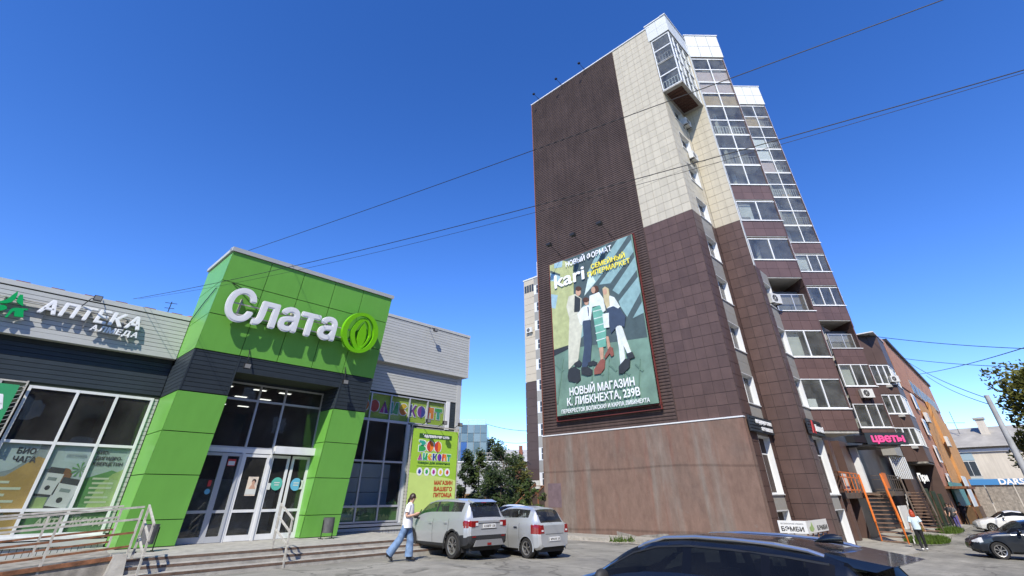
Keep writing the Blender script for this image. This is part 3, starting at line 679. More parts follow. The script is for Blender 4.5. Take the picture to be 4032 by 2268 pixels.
def ring_mesh(o_pts, i_pts, c0, c1, mat, nm, par):
    m = MB(FL); n = len(o_pts)
    A = [m.p(a, b_, c1) for a, b_ in o_pts]; B = [m.p(a, b_, c1) for a, b_ in i_pts]; A0 = [m.p(a, b_, c0) for a, b_ in o_pts]; B0 = [m.p(a, b_, c0) for a, b_ in i_pts]
    for k in range(n): j = (k+1) % n; m.face(A[k], A[j], B[j], B[k]); m.face(A0[j], A0[k], B0[k], B0[j]); m.face(A0[k], A0[j], A[j], A[k]); m.face(B0[j], B0[k], B[k], B[j])
    return m.build(nm, mat, par)
em = ring_mesh(arc(ex, ez, er, 0, 354.4, 63)[:64], [(ex+(er-.16)*.93*cos(2*pi*k/64)+.0, ez+(er-.13)*sin(2*pi*k/64)) for k in range(64)], .2, .36, LGR, 'emblem', sl)
ring_mesh([(ex+.05+.46*cos(2*pi*k/48)*(1-.25*abs(sin(2*pi*k/48))), ez-.03+.64*sin(2*pi*k/48)) for k in range(48)], [(ex+.1+.33*cos(2*pi*k/48)*(1-.3*abs(sin(2*pi*k/48))), ez-.03+.52*sin(2*pi*k/48)) for k in range(48)], .19, .32, LGR, 'emblem_leaf_outline', em)
leaf = [(ex+.12, ez-.6), (ex+.24, ez-.45), (ex+.3, ez-.2), (ex+.28, ez+.05), (ex+.2, ez+.25), (ex+.1, ez+.4), (ex-.01, ez+.2), (ex-.07, ez-.05), (ex-.05, ez-.3), (ex+.03, ez-.5)]
link('emblem_leaf', MB(FL).prism(leaf, .18, .3).mesh('emblem_leaf', LGR), em)
f = MB(FL)
for z in (6.95, 7.3): f.box(4.3, 9.0, sb(z), sb(z)+.04, .12, .19)
for a in (4.6, 6.4, 7.8, 9.0): f.box(a, a+.05, sb(6.8), sb(7.5), 0, .12)
f.build('rail', STEEL, sl)
# ---- flood lamps on the shop
LGLS = mk('lamp_lens', (.2, .2, .19), .25)
def flood(loc, out, lab, grp, arm):
    e = empty('flood_lamp', loc, lab, 'lamp', grp)
    m = MB(); x, y, z = loc
    m.box(x-.11, x+.11, y-.06, y+.05, z-.08, z+.08); m.build('lamp_body', DKMETAL, e)
    MB().box(x-.09, x+.09, y-.066, y-.061, z-.065, z+.065).build('lamp_glass', LGLS, e)
    MB().pipe(arm, .014, 6).build('bracket', DKMETAL, e)
for x, lab in ((5.45, 'black flood lamp on the dark band left of the doors'), (9.1, 'black flood lamp on the dark band right of the doors')):
    y = yf(5.6)-.3; z = 5.35
    flood((x, y, z), -1, lab, 'flood lamps under the sign', [(x, yf(5.95)-.02, 5.95), (x-.03, y, z+.2), (x, y+.02, z+.05), (x, yf(5.9)-.02, 5.93)])
flood((14.6, 19.55, 9.0), -1, 'small black flood lamp on the right grey cornice', 'flood lamps on the cornices', [(14.5, 19.95, 9.15), (14.45, 19.6, 9.1), (14.6, 19.6, 9.05)])
flood((1.0, 19.35, 7.0), -1, 'flood lamp on a bent arm above the pharmacy letters', 'flood lamps on the cornices', [(.6, 19.97, 6.55), (.85, 19.55, 7.0), (1.0, 19.4, 7.1), (1.1, 19.9, 7.24)])
for k, x in enumerate((14.6, 15.6, 16.6)):
    flood((x, 19.5, 4.62), -1, ('left', 'middle', 'right')[k]+' spot lamp above the pet shop banner', 'lamps above the pet shop banner', [(x, 19.96, 4.5), (x, 19.55, 4.64)])
# ---- steps, ramp, rails
NOSE = mk('worn_nosing', (.13, .085, .062), .85, noise=.4, nscale=5)
st = empty('entrance_steps', (7, 16, 0), 'worn concrete entrance steps with rusty steel nosings', 'steps')
def slab(nm, x0, x1, y0, y1, z0, z1, mat, par): return MB().box(x0, x1, y0, y1, z0, z1).build(nm, mat, par)
slab('landing', 3.3, 12.6, 15.86, 20.2, -.5, .36, CONC, st); slab('low_apron', 12.602, 17.3, 17.6, 20.2, -.5, .06, CONC_D, st)
slab('step', 3.3, 12.6, 15.42, 15.858, -.5, .24, CONC, st); slab('step', 3.3, 12.3, 15.0, 15.418, -.5, .12, CONC, st)
for y, z, x1 in ((15.86, .36, 12.6), (15.42, .24, 12.6), (15.0, .12, 12.3)):
    n = MB(); n.box(3.3, x1, y-.006, y+.04, z-.045, z+.004); n.build('steel_nosing', NOSE, st)
rampo = empty('access_ramp', (0, 16.4, 0), 'concrete access ramp with rusty edge falling to the left', 'ramp')
def rz(x): return .36+.0+(.14 if 0 else 0) - .075*max(0, 3.3-x)
m = MB(); m.hexa([(-6, 15.5, -.5), (3.28, 15.5, -.5), (3.28, 18.4, -.5), (-6, 18.4, -.5)], [(-6, 15.5, rz(-6)+.1), (3.28, 15.5, .46), (3.28, 18.4, .46), (-6, 18.4, rz(-6)+.1)]); m.build('ramp_slab', CONC_D, rampo)
m = MB(); m.hexa([(-6, 15.47, rz(-6)+.04), (3.28, 15.47, .40), (3.28, 15.56, .40), (-6, 15.56, rz(-6)+.04)], [(-6, 15.47, rz(-6)+.11), (3.28, 15.47, .475), (3.28, 15.56, .475), (-6, 15.56, rz(-6)+.11)]); m.build('steel_edge', RUST, rampo)
m = MB(); m.hexa([(3.05, 15.25, -.2), (3.45, 15.2, -.2), (3.5, 15.7, -.2), (3.05, 15.7, -.2)], [(3.16, 15.4, .5), (3.4, 15.38, .5), (3.42, 15.66, .5), (3.14, 15.68, .5)]); m.build('concrete_block', CONC, rampo)
def rail(name, lab, y, xs, x0, x1, zt, extra=None):
    e = empty(name, (xs[0], y, .3), lab, 'handrail', 'painted steel handrails')
    for x in xs: MB().box(x-.022, x+.022, y-.022, y+.022, rz(x)-.02, rz(x)+.99).build('post', STEEL, e)
    for dz in (1.02, .78, .52, .26):
        MB().hexa([(x0, y-.02, rz(x0)+dz), (x1, y-.02, rz(x1)+dz), (x1, y+.02, rz(x1)+dz), (x0, y+.02, rz(x0)+dz)], [(x0, y-.02, rz(x0)+dz+.04), (x1, y-.02, rz(x1)+dz+.04), (x1, y+.02, rz(x1)+dz+.04), (x0, y+.02, rz(x0)+dz+.04)]).build('bar', STEEL if dz > .6 else RUST, e)
    if extra: extra(e)
rail('handrail', 'steel handrail along the front edge of the ramp', 15.52, (-5.2, -3.4, -1.6, .2, 1.95, 3.42), -6, 3.44, 1.5)
rail('handrail', 'steel handrail along the wall side of the ramp', 17.4, (-5.2, -3.4, -1.6, .2, 1.95, 3.36), -6, 3.38, 1.5)
def step_rail(x, lab):
    e = empty('handrail', (x, 15.4, .2), lab, 'handrail', 'painted steel handrails')
    MB().box(x-.022, x+.022, 14.98, 15.03, .0, 1.06).build('post', STEEL, e); MB().box(x-.022, x+.022, 15.88, 15.93, .34, 1.40).build('post', STEEL, e)
    for dz in (0, -.3, -.6): MB().hexa([(x-.02, 14.95, 1.04+dz), (x+.02, 14.95, 1.04+dz), (x+.02, 15.95, 1.40+dz), (x-.02, 15.95, 1.40+dz)], [(x-.02, 14.95, 1.08+dz), (x+.02, 14.95, 1.08+dz), (x+.02, 15.95, 1.44+dz), (x-.02, 15.95, 1.44+dz)]).build('bar', STEEL, e)
step_rail(6.9, 'short steel handrail on the middle of the entrance steps'); step_rail(3.62, 'short steel handrail where the steps meet the ramp')
# ---- litter bins
BINM = mk('bin_grey', (.1, .1, .1), .55, noise=.25, nscale=8)
def bin_(x, y, lab):
    e = empty('litter_bin', (x, y, .36), lab, 'bin', 'litter bins on the landing')
    m = MB(); n = 14
    m.grid(lambda u, v: (x+(.17+.02*v)*cos(2*pi*u), y+(.17+.02*v)*sin(2*pi*u), .53+.44*v), n, 3); m.disc(x, y, .54, .17, n); m.build('bucket', BINM, e, smooth=True)
    m = MB(); m.grid(lambda u, v: (x+(.165)*cos(-2*pi*u), y+.165*sin(-2*pi*u), .54+.43*v), n, 1); m.build('bucket_lining', BLACK, e)
    f = MB()
    for s in (-1, 1): f.box(x+s*.2-.012, x+s*.2+.012, y-.012, y+.012, .36, .9); f.box(x+s*.2-.015, x+s*.2+.015, y-.16, y+.16, .36, .385)
    f.build('stand', DKMETAL, e)
bin_(9.64, 18.1, 'small grey litter bin in front of the right green pillar'); bin_(4.22, 17.6, 'small dark litter bin in front of the left green pillar')

# ================================================================== the apartment tower
GX, GY = 25.06, 8.64
tower = empty('apartment_tower', (30, 12, -.3), 'tall apartment tower with brown ribbed gable, beige tiles and stepped glazed bays', 'apartment building')
FG = Fr((GX, GY, 0), (0, -1, 0))               # gable: a = GY - y
FS = FY(GY)
core = MB()
core.box(GX+.06, 41.5, GY+.4, 21.05, -1, 33.6); core.box(41.5, 60, GY+.4, 21, -1, 36.2); core.box(60, 68.5, GY, 20, -1, 15.9)
core.build('core', TILE_BACKD, tower)
core = MB(); core.box(GX+.04, 28.4, GY+.3, GY+.5, -1, 33.6); core.box(28.5, 30.6, 7.4, GY+.5, -1, 33.6); core.build('strip_core', TILE_BACKD, tower)
def tiles(par, fr, a0, a1, b0, b1, na, nb, c, mat, backmat, single=True, gap=.022, stag=False, name='tile'):
    """tiles with open joints on a backing slab: single pieces, or joined where there are too many"""
    piece('tile_backing', backmat, par, fr, a0, a1, b0, b1, c-.05, c)
    da = (a1-a0)/na; db = (b1-b0)/nb
    if single:
        for j in range(nb):
            for i in range(na): piece(name, mat, par, fr, a0+i*da+gap/2, a0+(i+1)*da-gap/2, b0+j*db+gap/2, b0+(j+1)*db-gap/2, c, c+.012+.003*random.random())
    else:
        m = MB(fr)
        for j in range(nb):
            for i in range(na): m.box(a0+i*da+gap/2, a0+(i+1)*da-gap/2, b0+j*db+gap/2, b0+(j+1)*db-gap/2, c, c+.012+.004*random.random())
        stuff(m.build('tile_field', mat, par))
ZB = 16.45                                      # beige above, brown below
# gable: ribbed sheet
m = MB(FG); AL, AR = -12.5, -3.37
z = 4.78; n_ = 0; P_ = .172
prof = []
while z < 33.7: prof += [(z, .0), (z+.035, .034), (z+P_*.62, .034), (z+P_*.80, .0)]; z += P_
prof = [(zz, c) for zz, c in prof if zz < 33.7]+[(33.7, 0)]
li = [m.p(AL, zz, c) for zz, c in prof]; ri = [m.p(AR, zz, c) for zz, c in prof]
for k in range(len(prof)-1): m.face(li[k], ri[k], ri[k+1], li[k+1])
m.build('ribbed_sheet', RIB, tower)
MB(FG).box(AL-.06, AL, 4.7, 33.75, -.3, .06).build('corner_trim', mk('rust_trim', (.2, .075, .045), .6), tower)
MB(FG).box(AR-.0, AR+.03, 4.78, 33.7, -.02, .055).build('corner_trim', RIB, tower)
tiles(tower, FG, AR+.03, 0, 4.78, ZB, 6, 20, .0, TILE_D, TILE_BACKD)
tiles(tower, FG, AR+.03, 0, ZB, ZB+.6*16, 6, 16, .0, TILE_B, TILE_BACK)
tiles(tower, FG, AR+.03, 0, ZB+.6*16, 33.7, 6, 13, .0, TILE_B, TILE_BACK, single=False)
MB(FG).box(AL-.1, .2, 33.70, 33.80, -.4, .08).build('roof_flashing', WHITE, tower)
MB(FG).box(AL-.05, .05, 4.74, 4.80, -.1, .17).build('base_flashing', WHITE, tower)
# stained plaster wall at the foot of the gable
def stained(name):
    m, N, L, B = new_mat(name); B.inputs['Roughness'].default_value = .92; B.inputs['Specular IOR Level'].default_value = .2
    geo = N.new('ShaderNodeNewGeometry')
    def nz(scale, sc3, det=6, ro=.6):
        mp = N.new('ShaderNodeMapping'); mp.inputs['Scale'].default_value = sc3; L.new(geo.outputs['Position'], mp.inputs[0])
        n = N.new('ShaderNodeTexNoise'); n.inputs['Scale'].default_value = scale; n.inputs['Detail'].default_value = det; n.inputs['Roughness'].default_value = ro; L.new(mp.outputs[0], n.inputs['Vector']); return n.outputs[0]
    def ramp(s, stops):
        r = N.new('ShaderNodeValToRGB'); e = r.color_ramp.elements
        e[0].position, e[0].color = stops[0][0], (*stops[0][1], 1); e[1].position, e[1].color = stops[-1][0], (*stops[-1][1], 1)
        for p, c in stops[1:-1]: q = e.new(p); q.color = (*c, 1)
        L.new(s, r.inputs[0]); return r.outputs[0]
    def mix(f, a, b, t='MIX'):
        x = N.new('ShaderNodeMix'); x.data_type = 'RGBA'; x.blend_type = t
        if isinstance(f, float): x.inputs[0].default_value = f
        else: L.new(f, x.inputs[0])
        L.new(a, x.inputs[6]); L.new(b, x.inputs[7]); return x.outputs[2]
    base = ramp(nz(.5, (1, 1, 1)), [(.3, (.185, .122, .096)), (.5, (.21, .138, .108)), (.7, (.17, .122, .1))])
    grey = ramp(nz(1, (1, 1, 1)), [(.3, (.2, .163, .138)), (.7, (.235, .2, .17))])
    st = ramp(nz(1.1, (1, 1, .07), 4, .5), [(.52, (0, 0, 0)), (.63, (.85, .85, .85))])
    c = mix(st, base, grey)
    red = ramp(nz(1, (1, 1, 1)), [(.0, (.21, .112, .085)), (1, (.21, .112, .085))])
    st2 = ramp(nz(1.7, (1, 1, .1), 5, .55), [(.56, (0, 0, 0)), (.66, (.55, .55, .55))]); c = mix(st2, c, red)
    fine = ramp(nz(4, (1, 1, .4), 8, .7), [(.25, (.72, .72, .72)), (.75, (1.18, 1.18, 1.18))]); c = mix(1.0, c, fine, 'MULTIPLY')
    crack = ramp(nz(9, (1, 1, .25), 8, .75), [(.26, (.5, .5, .5)), (.36, (1, 1, 1))]); c = mix(1.0, c, crack, 'MULTIPLY')
    sx = N.new('ShaderNodeSeparateXYZ'); L.new(geo.outputs['Position'], sx.inputs[0])
    wv = N.new('ShaderNodeMath'); wv.operation = 'MULTIPLY_ADD'; L.new(nz(.8, (1, 1, .3)), wv.inputs[0]); wv.inputs[1].default_value = 1.6; L.new(sx.outputs[2], wv.inputs[2])
    ft_ = ramp(wv.outputs[0], [(0.0, (.6, .6, .58)), (.75, (1, 1, 1))]); c = mix(1.0, c, ft_, 'MULTIPLY')     # splash dirt at the foot
    hl = N.new('ShaderNodeTexWave'); hl.wave_type = 'BANDS'; hl.bands_direction = 'Z'; hl.inputs['Scale'].default_value = .115; hl.inputs['Distortion'].default_value = .7; hl.inputs['Detail'].default_value = 3; L.new(geo.outputs['Position'], hl.inputs['Vector'])
    ln = ramp(hl.outputs[0], [(.0, (.72, .72, .72)), (.006, (1, 1, 1))]); c = mix(1.0, c, ln, 'MULTIPLY')
    pv_ = ramp(nz(1.3, (1, 1, 1), 8, .7), [(.66, (0, 0, 0)), (.70, (.5, .5, .5))]); c = mix(pv_, c, grey)
    L.new(c, B.inputs['Base Color'])
    b = N.new('ShaderNodeBump'); b.inputs['Strength'].default_value = .5; b.inputs['Distance'].default_value = .02; L.new(nz(7, (1, 1, 1), 8, .7), b.inputs['Height']); L.new(b.outputs[0], B.inputs['Normal'])
    return m
PLASTER = stained('stained_plaster')
MB(FG).box(AL-.05, .02, -1.2, 4.735, -.3, .14).build('plaster_wall', PLASTER, tower)
MB(FG).box(AL+.25, AL+1.25, 1.0, 2.2, .141, .146).build('painted_patch', mk('faded_patch', (.15, .105, .115), .9, noise=.2, nscale=3), tower)
# broken render at the foot
def blob(fr, pts, c0, c1, mat, nm, par): return MB(fr).prism(pts, c0, c1).build(nm, mat, par)
random.seed(3)
q = [(-7.7, -.3)]+[(-2.0, -.45)]+[(-2.0-5.7*k/14, -.12+.08*random.random()+.08*sin(k)) for k in range(15)]
blob(FG, q, .141, .15, CONC_D, 'exposed_footing', tower)
# ---- windows of the tower
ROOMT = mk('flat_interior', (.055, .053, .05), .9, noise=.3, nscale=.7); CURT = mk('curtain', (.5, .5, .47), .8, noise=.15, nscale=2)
def twindow(par, fr, a0, a1, b0, b1, c, nmull=1, reveal=.25, fmat=None, rmat=None, curtain=False, bar=.06, tr=None):
    fmat = fmat or WHITE
    As = [a0+(a1-a0)*k/nmull for k in range(nmull+1)]; Bs = [b0, b1] if tr is None else [b0, tr, b1]
    w = glazing('window', par, fr, As, Bs, fmat, GLASS, bar=bar, outer=.055, depth=.06, c=c-reveal)
    if reveal > .05:
        f = MB(fr)
        f.box(a0-.03, a0, b0-.03, b1+.03, c-reveal, c+.005); f.box(a1, a1+.03, b0-.03, b1+.03, c-reveal, c+.005)
        f.box(a0, a1, b1, b1+.03, c-reveal, c+.003); f.build('reveal', rmat or WHITE, w)
        MB(fr).box(a0-.04, a1+.04, b0-.05, b0, c-reveal, c+.05).build('sill', WHITE, w)
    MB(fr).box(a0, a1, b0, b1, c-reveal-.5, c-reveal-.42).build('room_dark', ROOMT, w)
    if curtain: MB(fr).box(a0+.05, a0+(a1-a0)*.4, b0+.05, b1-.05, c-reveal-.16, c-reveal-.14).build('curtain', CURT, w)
    return w
def fill_between(par, fr, a0, a1, wins, b0, b1, c, mat, name, gap=.01, split=1):
    """wall panels between windows in one column; wins = (sill, head) upwards"""
    z = b0
    for s_, h_ in list(wins)+[(b1, b1)]:
        if s_-z > .05:
            n = max(1, round((s_-z)/.7))
            for k in range(n):
                for i in range(split): piece(name, mat, par, fr, a0+(a1-a0)*i/split+gap/2, a0+(a1-a0)*(i+1)/split-gap/2, z+(s_-z)*k/n+gap/2, z+(s_-z)*(k+1)/n-gap/2, c-.03, c)
        z = h_
SILLS = [5.54, 8.28, 11.05, 13.75, 16.55, 19.35, 22.1, 24.85]
# narrow strip beside the gable corner
SWX0, SWX1 = 26.3, 27.92
tiles(tower, FS, GX, SWX0-.03, -.5, ZB, 2, 28, .0, TILE_D, TILE_BACKD, single=False); tiles(tower, FS, GX, SWX0-.03, ZB, 26.5, 2, 17, 0, TILE_B, TILE_BACK, single=False)
tiles(tower, FS, SWX1+.03, 28.46, -.5, ZB, 1, 28, .0, TILE_D, TILE_BACKD, single=False); tiles(tower, FS, SWX1+.03, 28.46, ZB, 26.5, 1, 17, 0, TILE_B, TILE_BACK, single=False)
MB(FS).box(GX+.03, 28.4, -.5, 26.5, -.3, -.28).build('strip_backing', TILE_BACKD, tower)
lo_w = [(s, s+1.45) for s in SILLS[:4]]; hi_w = [(s, s+1.45) for s in SILLS[4:]]
fill_between(tower, FS, SWX0, SWX1, [(-.2, .95), (1.62, 4.05)]+lo_w, -.5, ZB-.05, -.01, TGREY, 'grey_panel')
fill_between(tower, FS, SWX0, SWX1, hi_w, ZB-.05, 26.5, -.0, TILE_B, 'beige_panel', split=3)
for k, (s, h) in enumerate(lo_w+hi_w): twindow(tower, FS, SWX0, SWX1, s, h, 0, 2, .27, curtain=k % 2 == 0)
twindow(tower, FS, SWX0, SWX1, 1.62, 4.05, 0, 2, .3, curtain=True, tr=3.3); twindow(tower, FS, SWX0, SWX1, -.2, .95, 0, 1, .3)
# return wall W2
FW2 = Fr((28.46, GY, 0), (0, -1, 0)); FW3 = FY(7.01)
tiles(tower, FW2, .02, 1.6, -.6, ZB, 3, 28, 0, TILE_D, TILE_BACKD); tiles(tower, FW2, .02, 1.6, ZB, 33.0, 3, 28, 0, TILE_B, TILE_BACK, single=False)
MB(FW2).box(0, 1.6, 33.0, 33.7, -.3, 0).build('wall_cap', TILE_BACK, tower)
# W3: faces the street, left of the first bay
W3A, W3B = 29.32, 30.6
tiles(tower, FW3, 28.47, W3A-.03, -.6, 13.3, 2, 23, 0, TILE_D, TILE_BACKD, single=False)
wins3 = [(s, s+1.45) for s in SILLS[:3]]
fill_between(tower, FW3, W3A, W3B+.1, [(-.5, .95), (1.6, 4.1)]+wins3, -.6, 13.3, -.01, TGREY, 'grey_panel')
for s, h in wins3: twindow(tower, FW3, W3A, W3B, s, h, 0, 1, .22)
twindow(tower, FW3, W3A, W3B+.5, 1.6, 4.1, 0, 2, .3, curtain=True, tr=3.3)
twindow(tower, FW3, W3A, W3B+.4, -.5, .95, 0, 1, .3)
MB(FW3).box(28.5, 31.3, -.6, 13.3, -.36, -.3).build('strip_backing', TILE_BACKD, tower)
m = MB(); m.hexa([(28.48, 6.995, 13.3), (30.32, 7.39, 13.3), (30.32, 7.6, 13.3), (28.48, 7.6, 13.3)], [(28.48, 6.995, 33.6), (30.32, 7.39, 33.6), (30.32, 7.6, 33.6), (28.48, 7.6, 33.6)]); m.build('white_return', TWHITE, tower)
# ---- glazed bays, turned 45 degrees
def rail_grille(fr, a0, a1, b0, c, mat, par):
    f = MB(fr); f.box(a0, a1, b0+.86, b0+.9, c, c+.02); f.box(a0, a1, b0+.1, b0+.13, c, c+.02)
    n = 6
    for k in range(n+1): a = a0+(a1-a0)*k/n; f.box(a-.017, a+.017, b0+.13, b0+.86, c+.001, c+.018)
    f.box(a0+(a1-a0)*.3, a0+(a1-a0)*.7, b0+.42, b0+.445, c+.002, c+.019)
    return f.build('railing', mat, par)
RAILD = mk('balcony_railing', (.3, .28, .26), .5); RAILW = mk('balcony_railing_pale', (.6, .6, .58), .5)
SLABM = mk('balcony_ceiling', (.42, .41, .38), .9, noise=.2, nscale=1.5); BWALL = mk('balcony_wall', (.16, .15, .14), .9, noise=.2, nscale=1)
PINK = mk('pink_blind', (.56, .42, .4), .8, noise=.08, nscale=4); TAN = mk('tan_board', (.4, .27, .14), .7, noise=.2, nscale=3); WBL = mk('white_blind', (.68, .67, .66), .8)
PANEL = mk('spandrel_brown', (.115, .07, .062), .4, objrand=.1, noise=.1, nscale=1.2)
def bay(nm, O, L0, Oup, Lup, sills, rows, par_z, blinds, opens, lab, roofc):
    root = link(nm, MB().box(O[0]+.9, O[0]+1.2, O[1]+.2, O[1]+.4, 4.6, rows[-1]).mesh(nm, SLABM), tower); root['label'] = lab
    L = L0; fr = Fr((*O, 0), (1, -1, 0)); fu = Fr((*Oup, 0), (1, -1, 0))
    def tri(f_, l_, inset=0):
        A = f_(0+inset, 0, -inset); B = f_(l_-inset, 0, -inset); Cc = f_(l_-inset, 0, -l_+inset) ; D_ = f_(0, 0, -.5)
        return [A, B, Vector((B.x+(l_*.7071), B.y+l_*.7071, 0)), D_]
    def slabz(f_, l_, z0, z1, mat, name):
        q = tri(f_, l_, .03); m = MB(); m.hexa([(p.x, p.y, z0) for p in q], [(p.x, p.y, z1) for p in q]); return m.build(name, mat, root)
    # lower floors
    for k, s in enumerate(sills):
        top = s+1.56; f_, L = (fr, L0) if k < 3 else (fu, Lup)
        bot = s-1.2 if k else 4.45
        for i in range(4):
            for j in range(2): piece('cladding_panel', PANEL, root, f_, L*i/4+.006, L*(i+1)/4-.006, bot+(s-.05-bot)*j/2+.006, bot+(s-.05-bot)*(j+1)/2-.006, -.03, 0)
        piece('panel_backing', TILE_BACKD, root, f_, 0, L, bot, s-.05, -.08, -.031)
        piece('sill', WHITE, root, f_, -.04, L+.04, s-.05, s, -.1, .06)
        slabz(f_, L, bot-.06, bot+.1, SLABM, 'floor_slab')
        if k in opens:          # open loggia: the glazing stands back
            glazing('window', root, f_, [.35, L*.62, L-.1], [s, top-.35], ALU, GLASS, bar=.05, outer=.05, depth=.05, c=-.45)
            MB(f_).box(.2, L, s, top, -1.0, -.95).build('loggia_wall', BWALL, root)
        else:
            n = 2 if k % 2 == 0 or L < 2 else 2
            glazing('window', root, f_, [0, L*.5, L] if nm == 'glazed_bay' and roofc == 0 else [0, L*.4, L*.72, L], [s, top], WHITE, GLASS, bar=.07, outer=.06, depth=.08, c=-.05)
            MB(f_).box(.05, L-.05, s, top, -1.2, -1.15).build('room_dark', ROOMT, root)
            if k % 3 == 2: piece('blind', random.choice((WBL, PINK, CURT)), root, f_, L*.52, L*.95, s+.05+random.random()*.5, top-.06, -.2, -.18)
            if k % 2 == 0: piece('stored_box', random.choice((TAN, WBL, BWALL)), root, f_, L*.1, L*.3, s, s+.25+.3*random.random(), -.5, -.25)
            if k % 3 == 1: MB(f_).box(.12, .12+.35*L, s+.05, top-.05, -.3, -.28).build('curtain', CURT, root)
        # right flank
    L = L0; bot, s = sills[-1]+1.7, rows[0]-.02
    for i in range(4):
        for j in range(2): piece('cladding_panel', PANEL, root, fu, Lup*i/4+.006, Lup*(i+1)/4-.006, bot+(s-.05-bot)*j/2+.006, bot+(s-.05-bot)*(j+1)/2-.006, -.03, 0)
    piece('panel_backing', TILE_BACKD, root, fu, 0, Lup, bot, s-.05, -.08, -.031); piece('sill', WHITE, root, fu, -.04, Lup+.04, s-.05, s+.03, -.1, .06); slabz(fu, Lup, bot-.06, bot+.1, SLABM, 'floor_slab')
    # corner posts and flank walls
    for f_, l_, z0, z1 in ((fr, L, 4.45, sills[2]+1.56), (fu, Lup, sills[2]+1.6, rows[-1])):
        B = f_(l_, 0, 0); E_ = Vector((B.x+l_*.7071, B.y+l_*.7071, 0)); fl = Fr((B.x, B.y, 0), (1, 1, 0))
        MB(fl).box(.0, l_, z0, z1, -.1, -.02).build('flank_wall', PANEL if f_ is fr else PANEL, root)
    # glazed upper floors
    nr = len(rows)-1
    for j in range(nr):
        b0, b1 = rows[j], rows[j+1]; win = (j % 2 == 0)
        w = glazing('window', root, fu, [0, Lup*.5, Lup], [b0, b1], WHITE, GLASS, bar=.07, outer=.045, depth=.08, c=-.05)
        if win:
            slabz(fu, Lup, b1+.02-.14+.12, b1+.14, SLABM, 'floor_slab') if j < nr-1 else slabz(fu, Lup, b1, b1+.1, SLABM, 'floor_slab')
        else: rail_grille(fu, .08, Lup*.48, b0+.1, -.22, RAILD if j % 4 == 1 else RAILW, root); rail_grille(fu, Lup*.52, Lup-.08, b0+.1, -.22, RAILD if j % 4 == 1 else RAILW, root)
        if random.random() < .5: piece('stored_box', random.choice((TAN, WBL, BWALL, PINK)), root, fu, Lup*random.uniform(.08, .5), Lup*random.uniform(.6, .9), b0+.02, b0+random.uniform(.2, .7), -.55, -.3)
        for i in (0, 1):
            if (j, i) in blinds: piece('blind', blinds[(j, i)], root, fu, Lup*(.5*i)+.06, Lup*(.5*i+.5)-.05, b0+.06, b1-(.06 if win else .22), -.16, -.14)
    slabz(fu, Lup, rows[0]-.12, rows[0], SLABM, 'floor_slab')
    m = MB(); q = tri(fu, Lup, .0); A, B = q[0], q[1]; bk = Vector((.9, .9, 0))
    m.hexa([(A.x+.8, A.y+.75, rows[0]), (B.x+.75, B.y+.7, rows[0]), (B.x+.9, B.y+.9, rows[0]), (A.x+.95, A.y+.9, rows[0])], [(A.x+.8, A.y+.75, rows[-1]), (B.x+.75, B.y+.7, rows[-1]), (B.x+.9, B.y+.9, rows[-1]), (A.x+.95, A.y+.9, rows[-1])])
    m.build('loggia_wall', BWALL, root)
    # parapet
    p0, p1 = par_z
    for i in range(3):
        for j in range(2): piece('parapet_panel', TWHITE, root, fu, -.06+(Lup+.12)*i/3+.02, -.06+(Lup+.12)*(i+1)/3-.02, p0+(p1-p0)*j/2+.02, p0+(p1-p0)*(j+1)/2-.02, .03, .06)
    piece('parapet_backing', TILE_BACK, root, fu, -.06, Lup+.06, p0, p1, -.1, .03)
    piece('roof_flashing', WHITE, root, fu, -.12, Lup+.12, p1, p1+.09, -.3, .12)
    B = fu(Lup, 0, 0); fl = Fr((B.x, B.y, 0), (1, 1, 0)); MB(fl).box(.0, Lup, p0, p1, -.1, .04).build('parapet_flank', TWHITE, root)
    A = fu(0, 0, 0); MB().hexa([(A.x-.04, A.y-.02, p0), (A.x, A.y-.02, p0), (A.x, A.y+1.4, p0), (A.x-.04, A.y+1.4, p0)], [(A.x-.04, A.y-.02, p1), (A.x, A.y-.02, p1), (A.x, A.y+1.4, p1), (A.x-.04, A.y+1.4, p1)]).build('parapet_flank', TWHITE, root)
    # soffit under the lowest floor, and side post
    slabz(fr, L, 4.33, 4.45, CONC, 'soffit')
    return root
R1 = [20.33, 22.07, 23.63, 24.97, 26.49, 27.95, 29.43, 30.72, 32.24, 33.55]
R2 = [20.12, 21.78, 23.33, 24.78, 26.25, 27.58, 29.09, 30.47, 31.99, 33.36, 34.78, 36.3]
LS = [5.54, 8.28, 11.04, 14.42, 17.36]
s45 = sqrt(2)
bay('glazed_bay', (30.66, 7.05), 2.33, (30.3, 7.41), 2.83, LS, R1, (33.75, 36.55), {(7, 0): PINK, (7, 1): PINK, (6, 0): PINK, (6, 1): PINK, (5, 0): TAN, (5, 1): TAN}, (2,), 'first bay with two-pane glazing beside the gable', 0)
bay('glazed_bay', (42.55, 6.95), 2.36, (42.36, 7.14), 2.68, LS, R2, (36.5, 39.1), {(7, 0): WBL, (5, 0): PINK, (6, 0): WBL, (9, 0): TAN}, (2,), 'second bay with higher white parapet further along', 1)
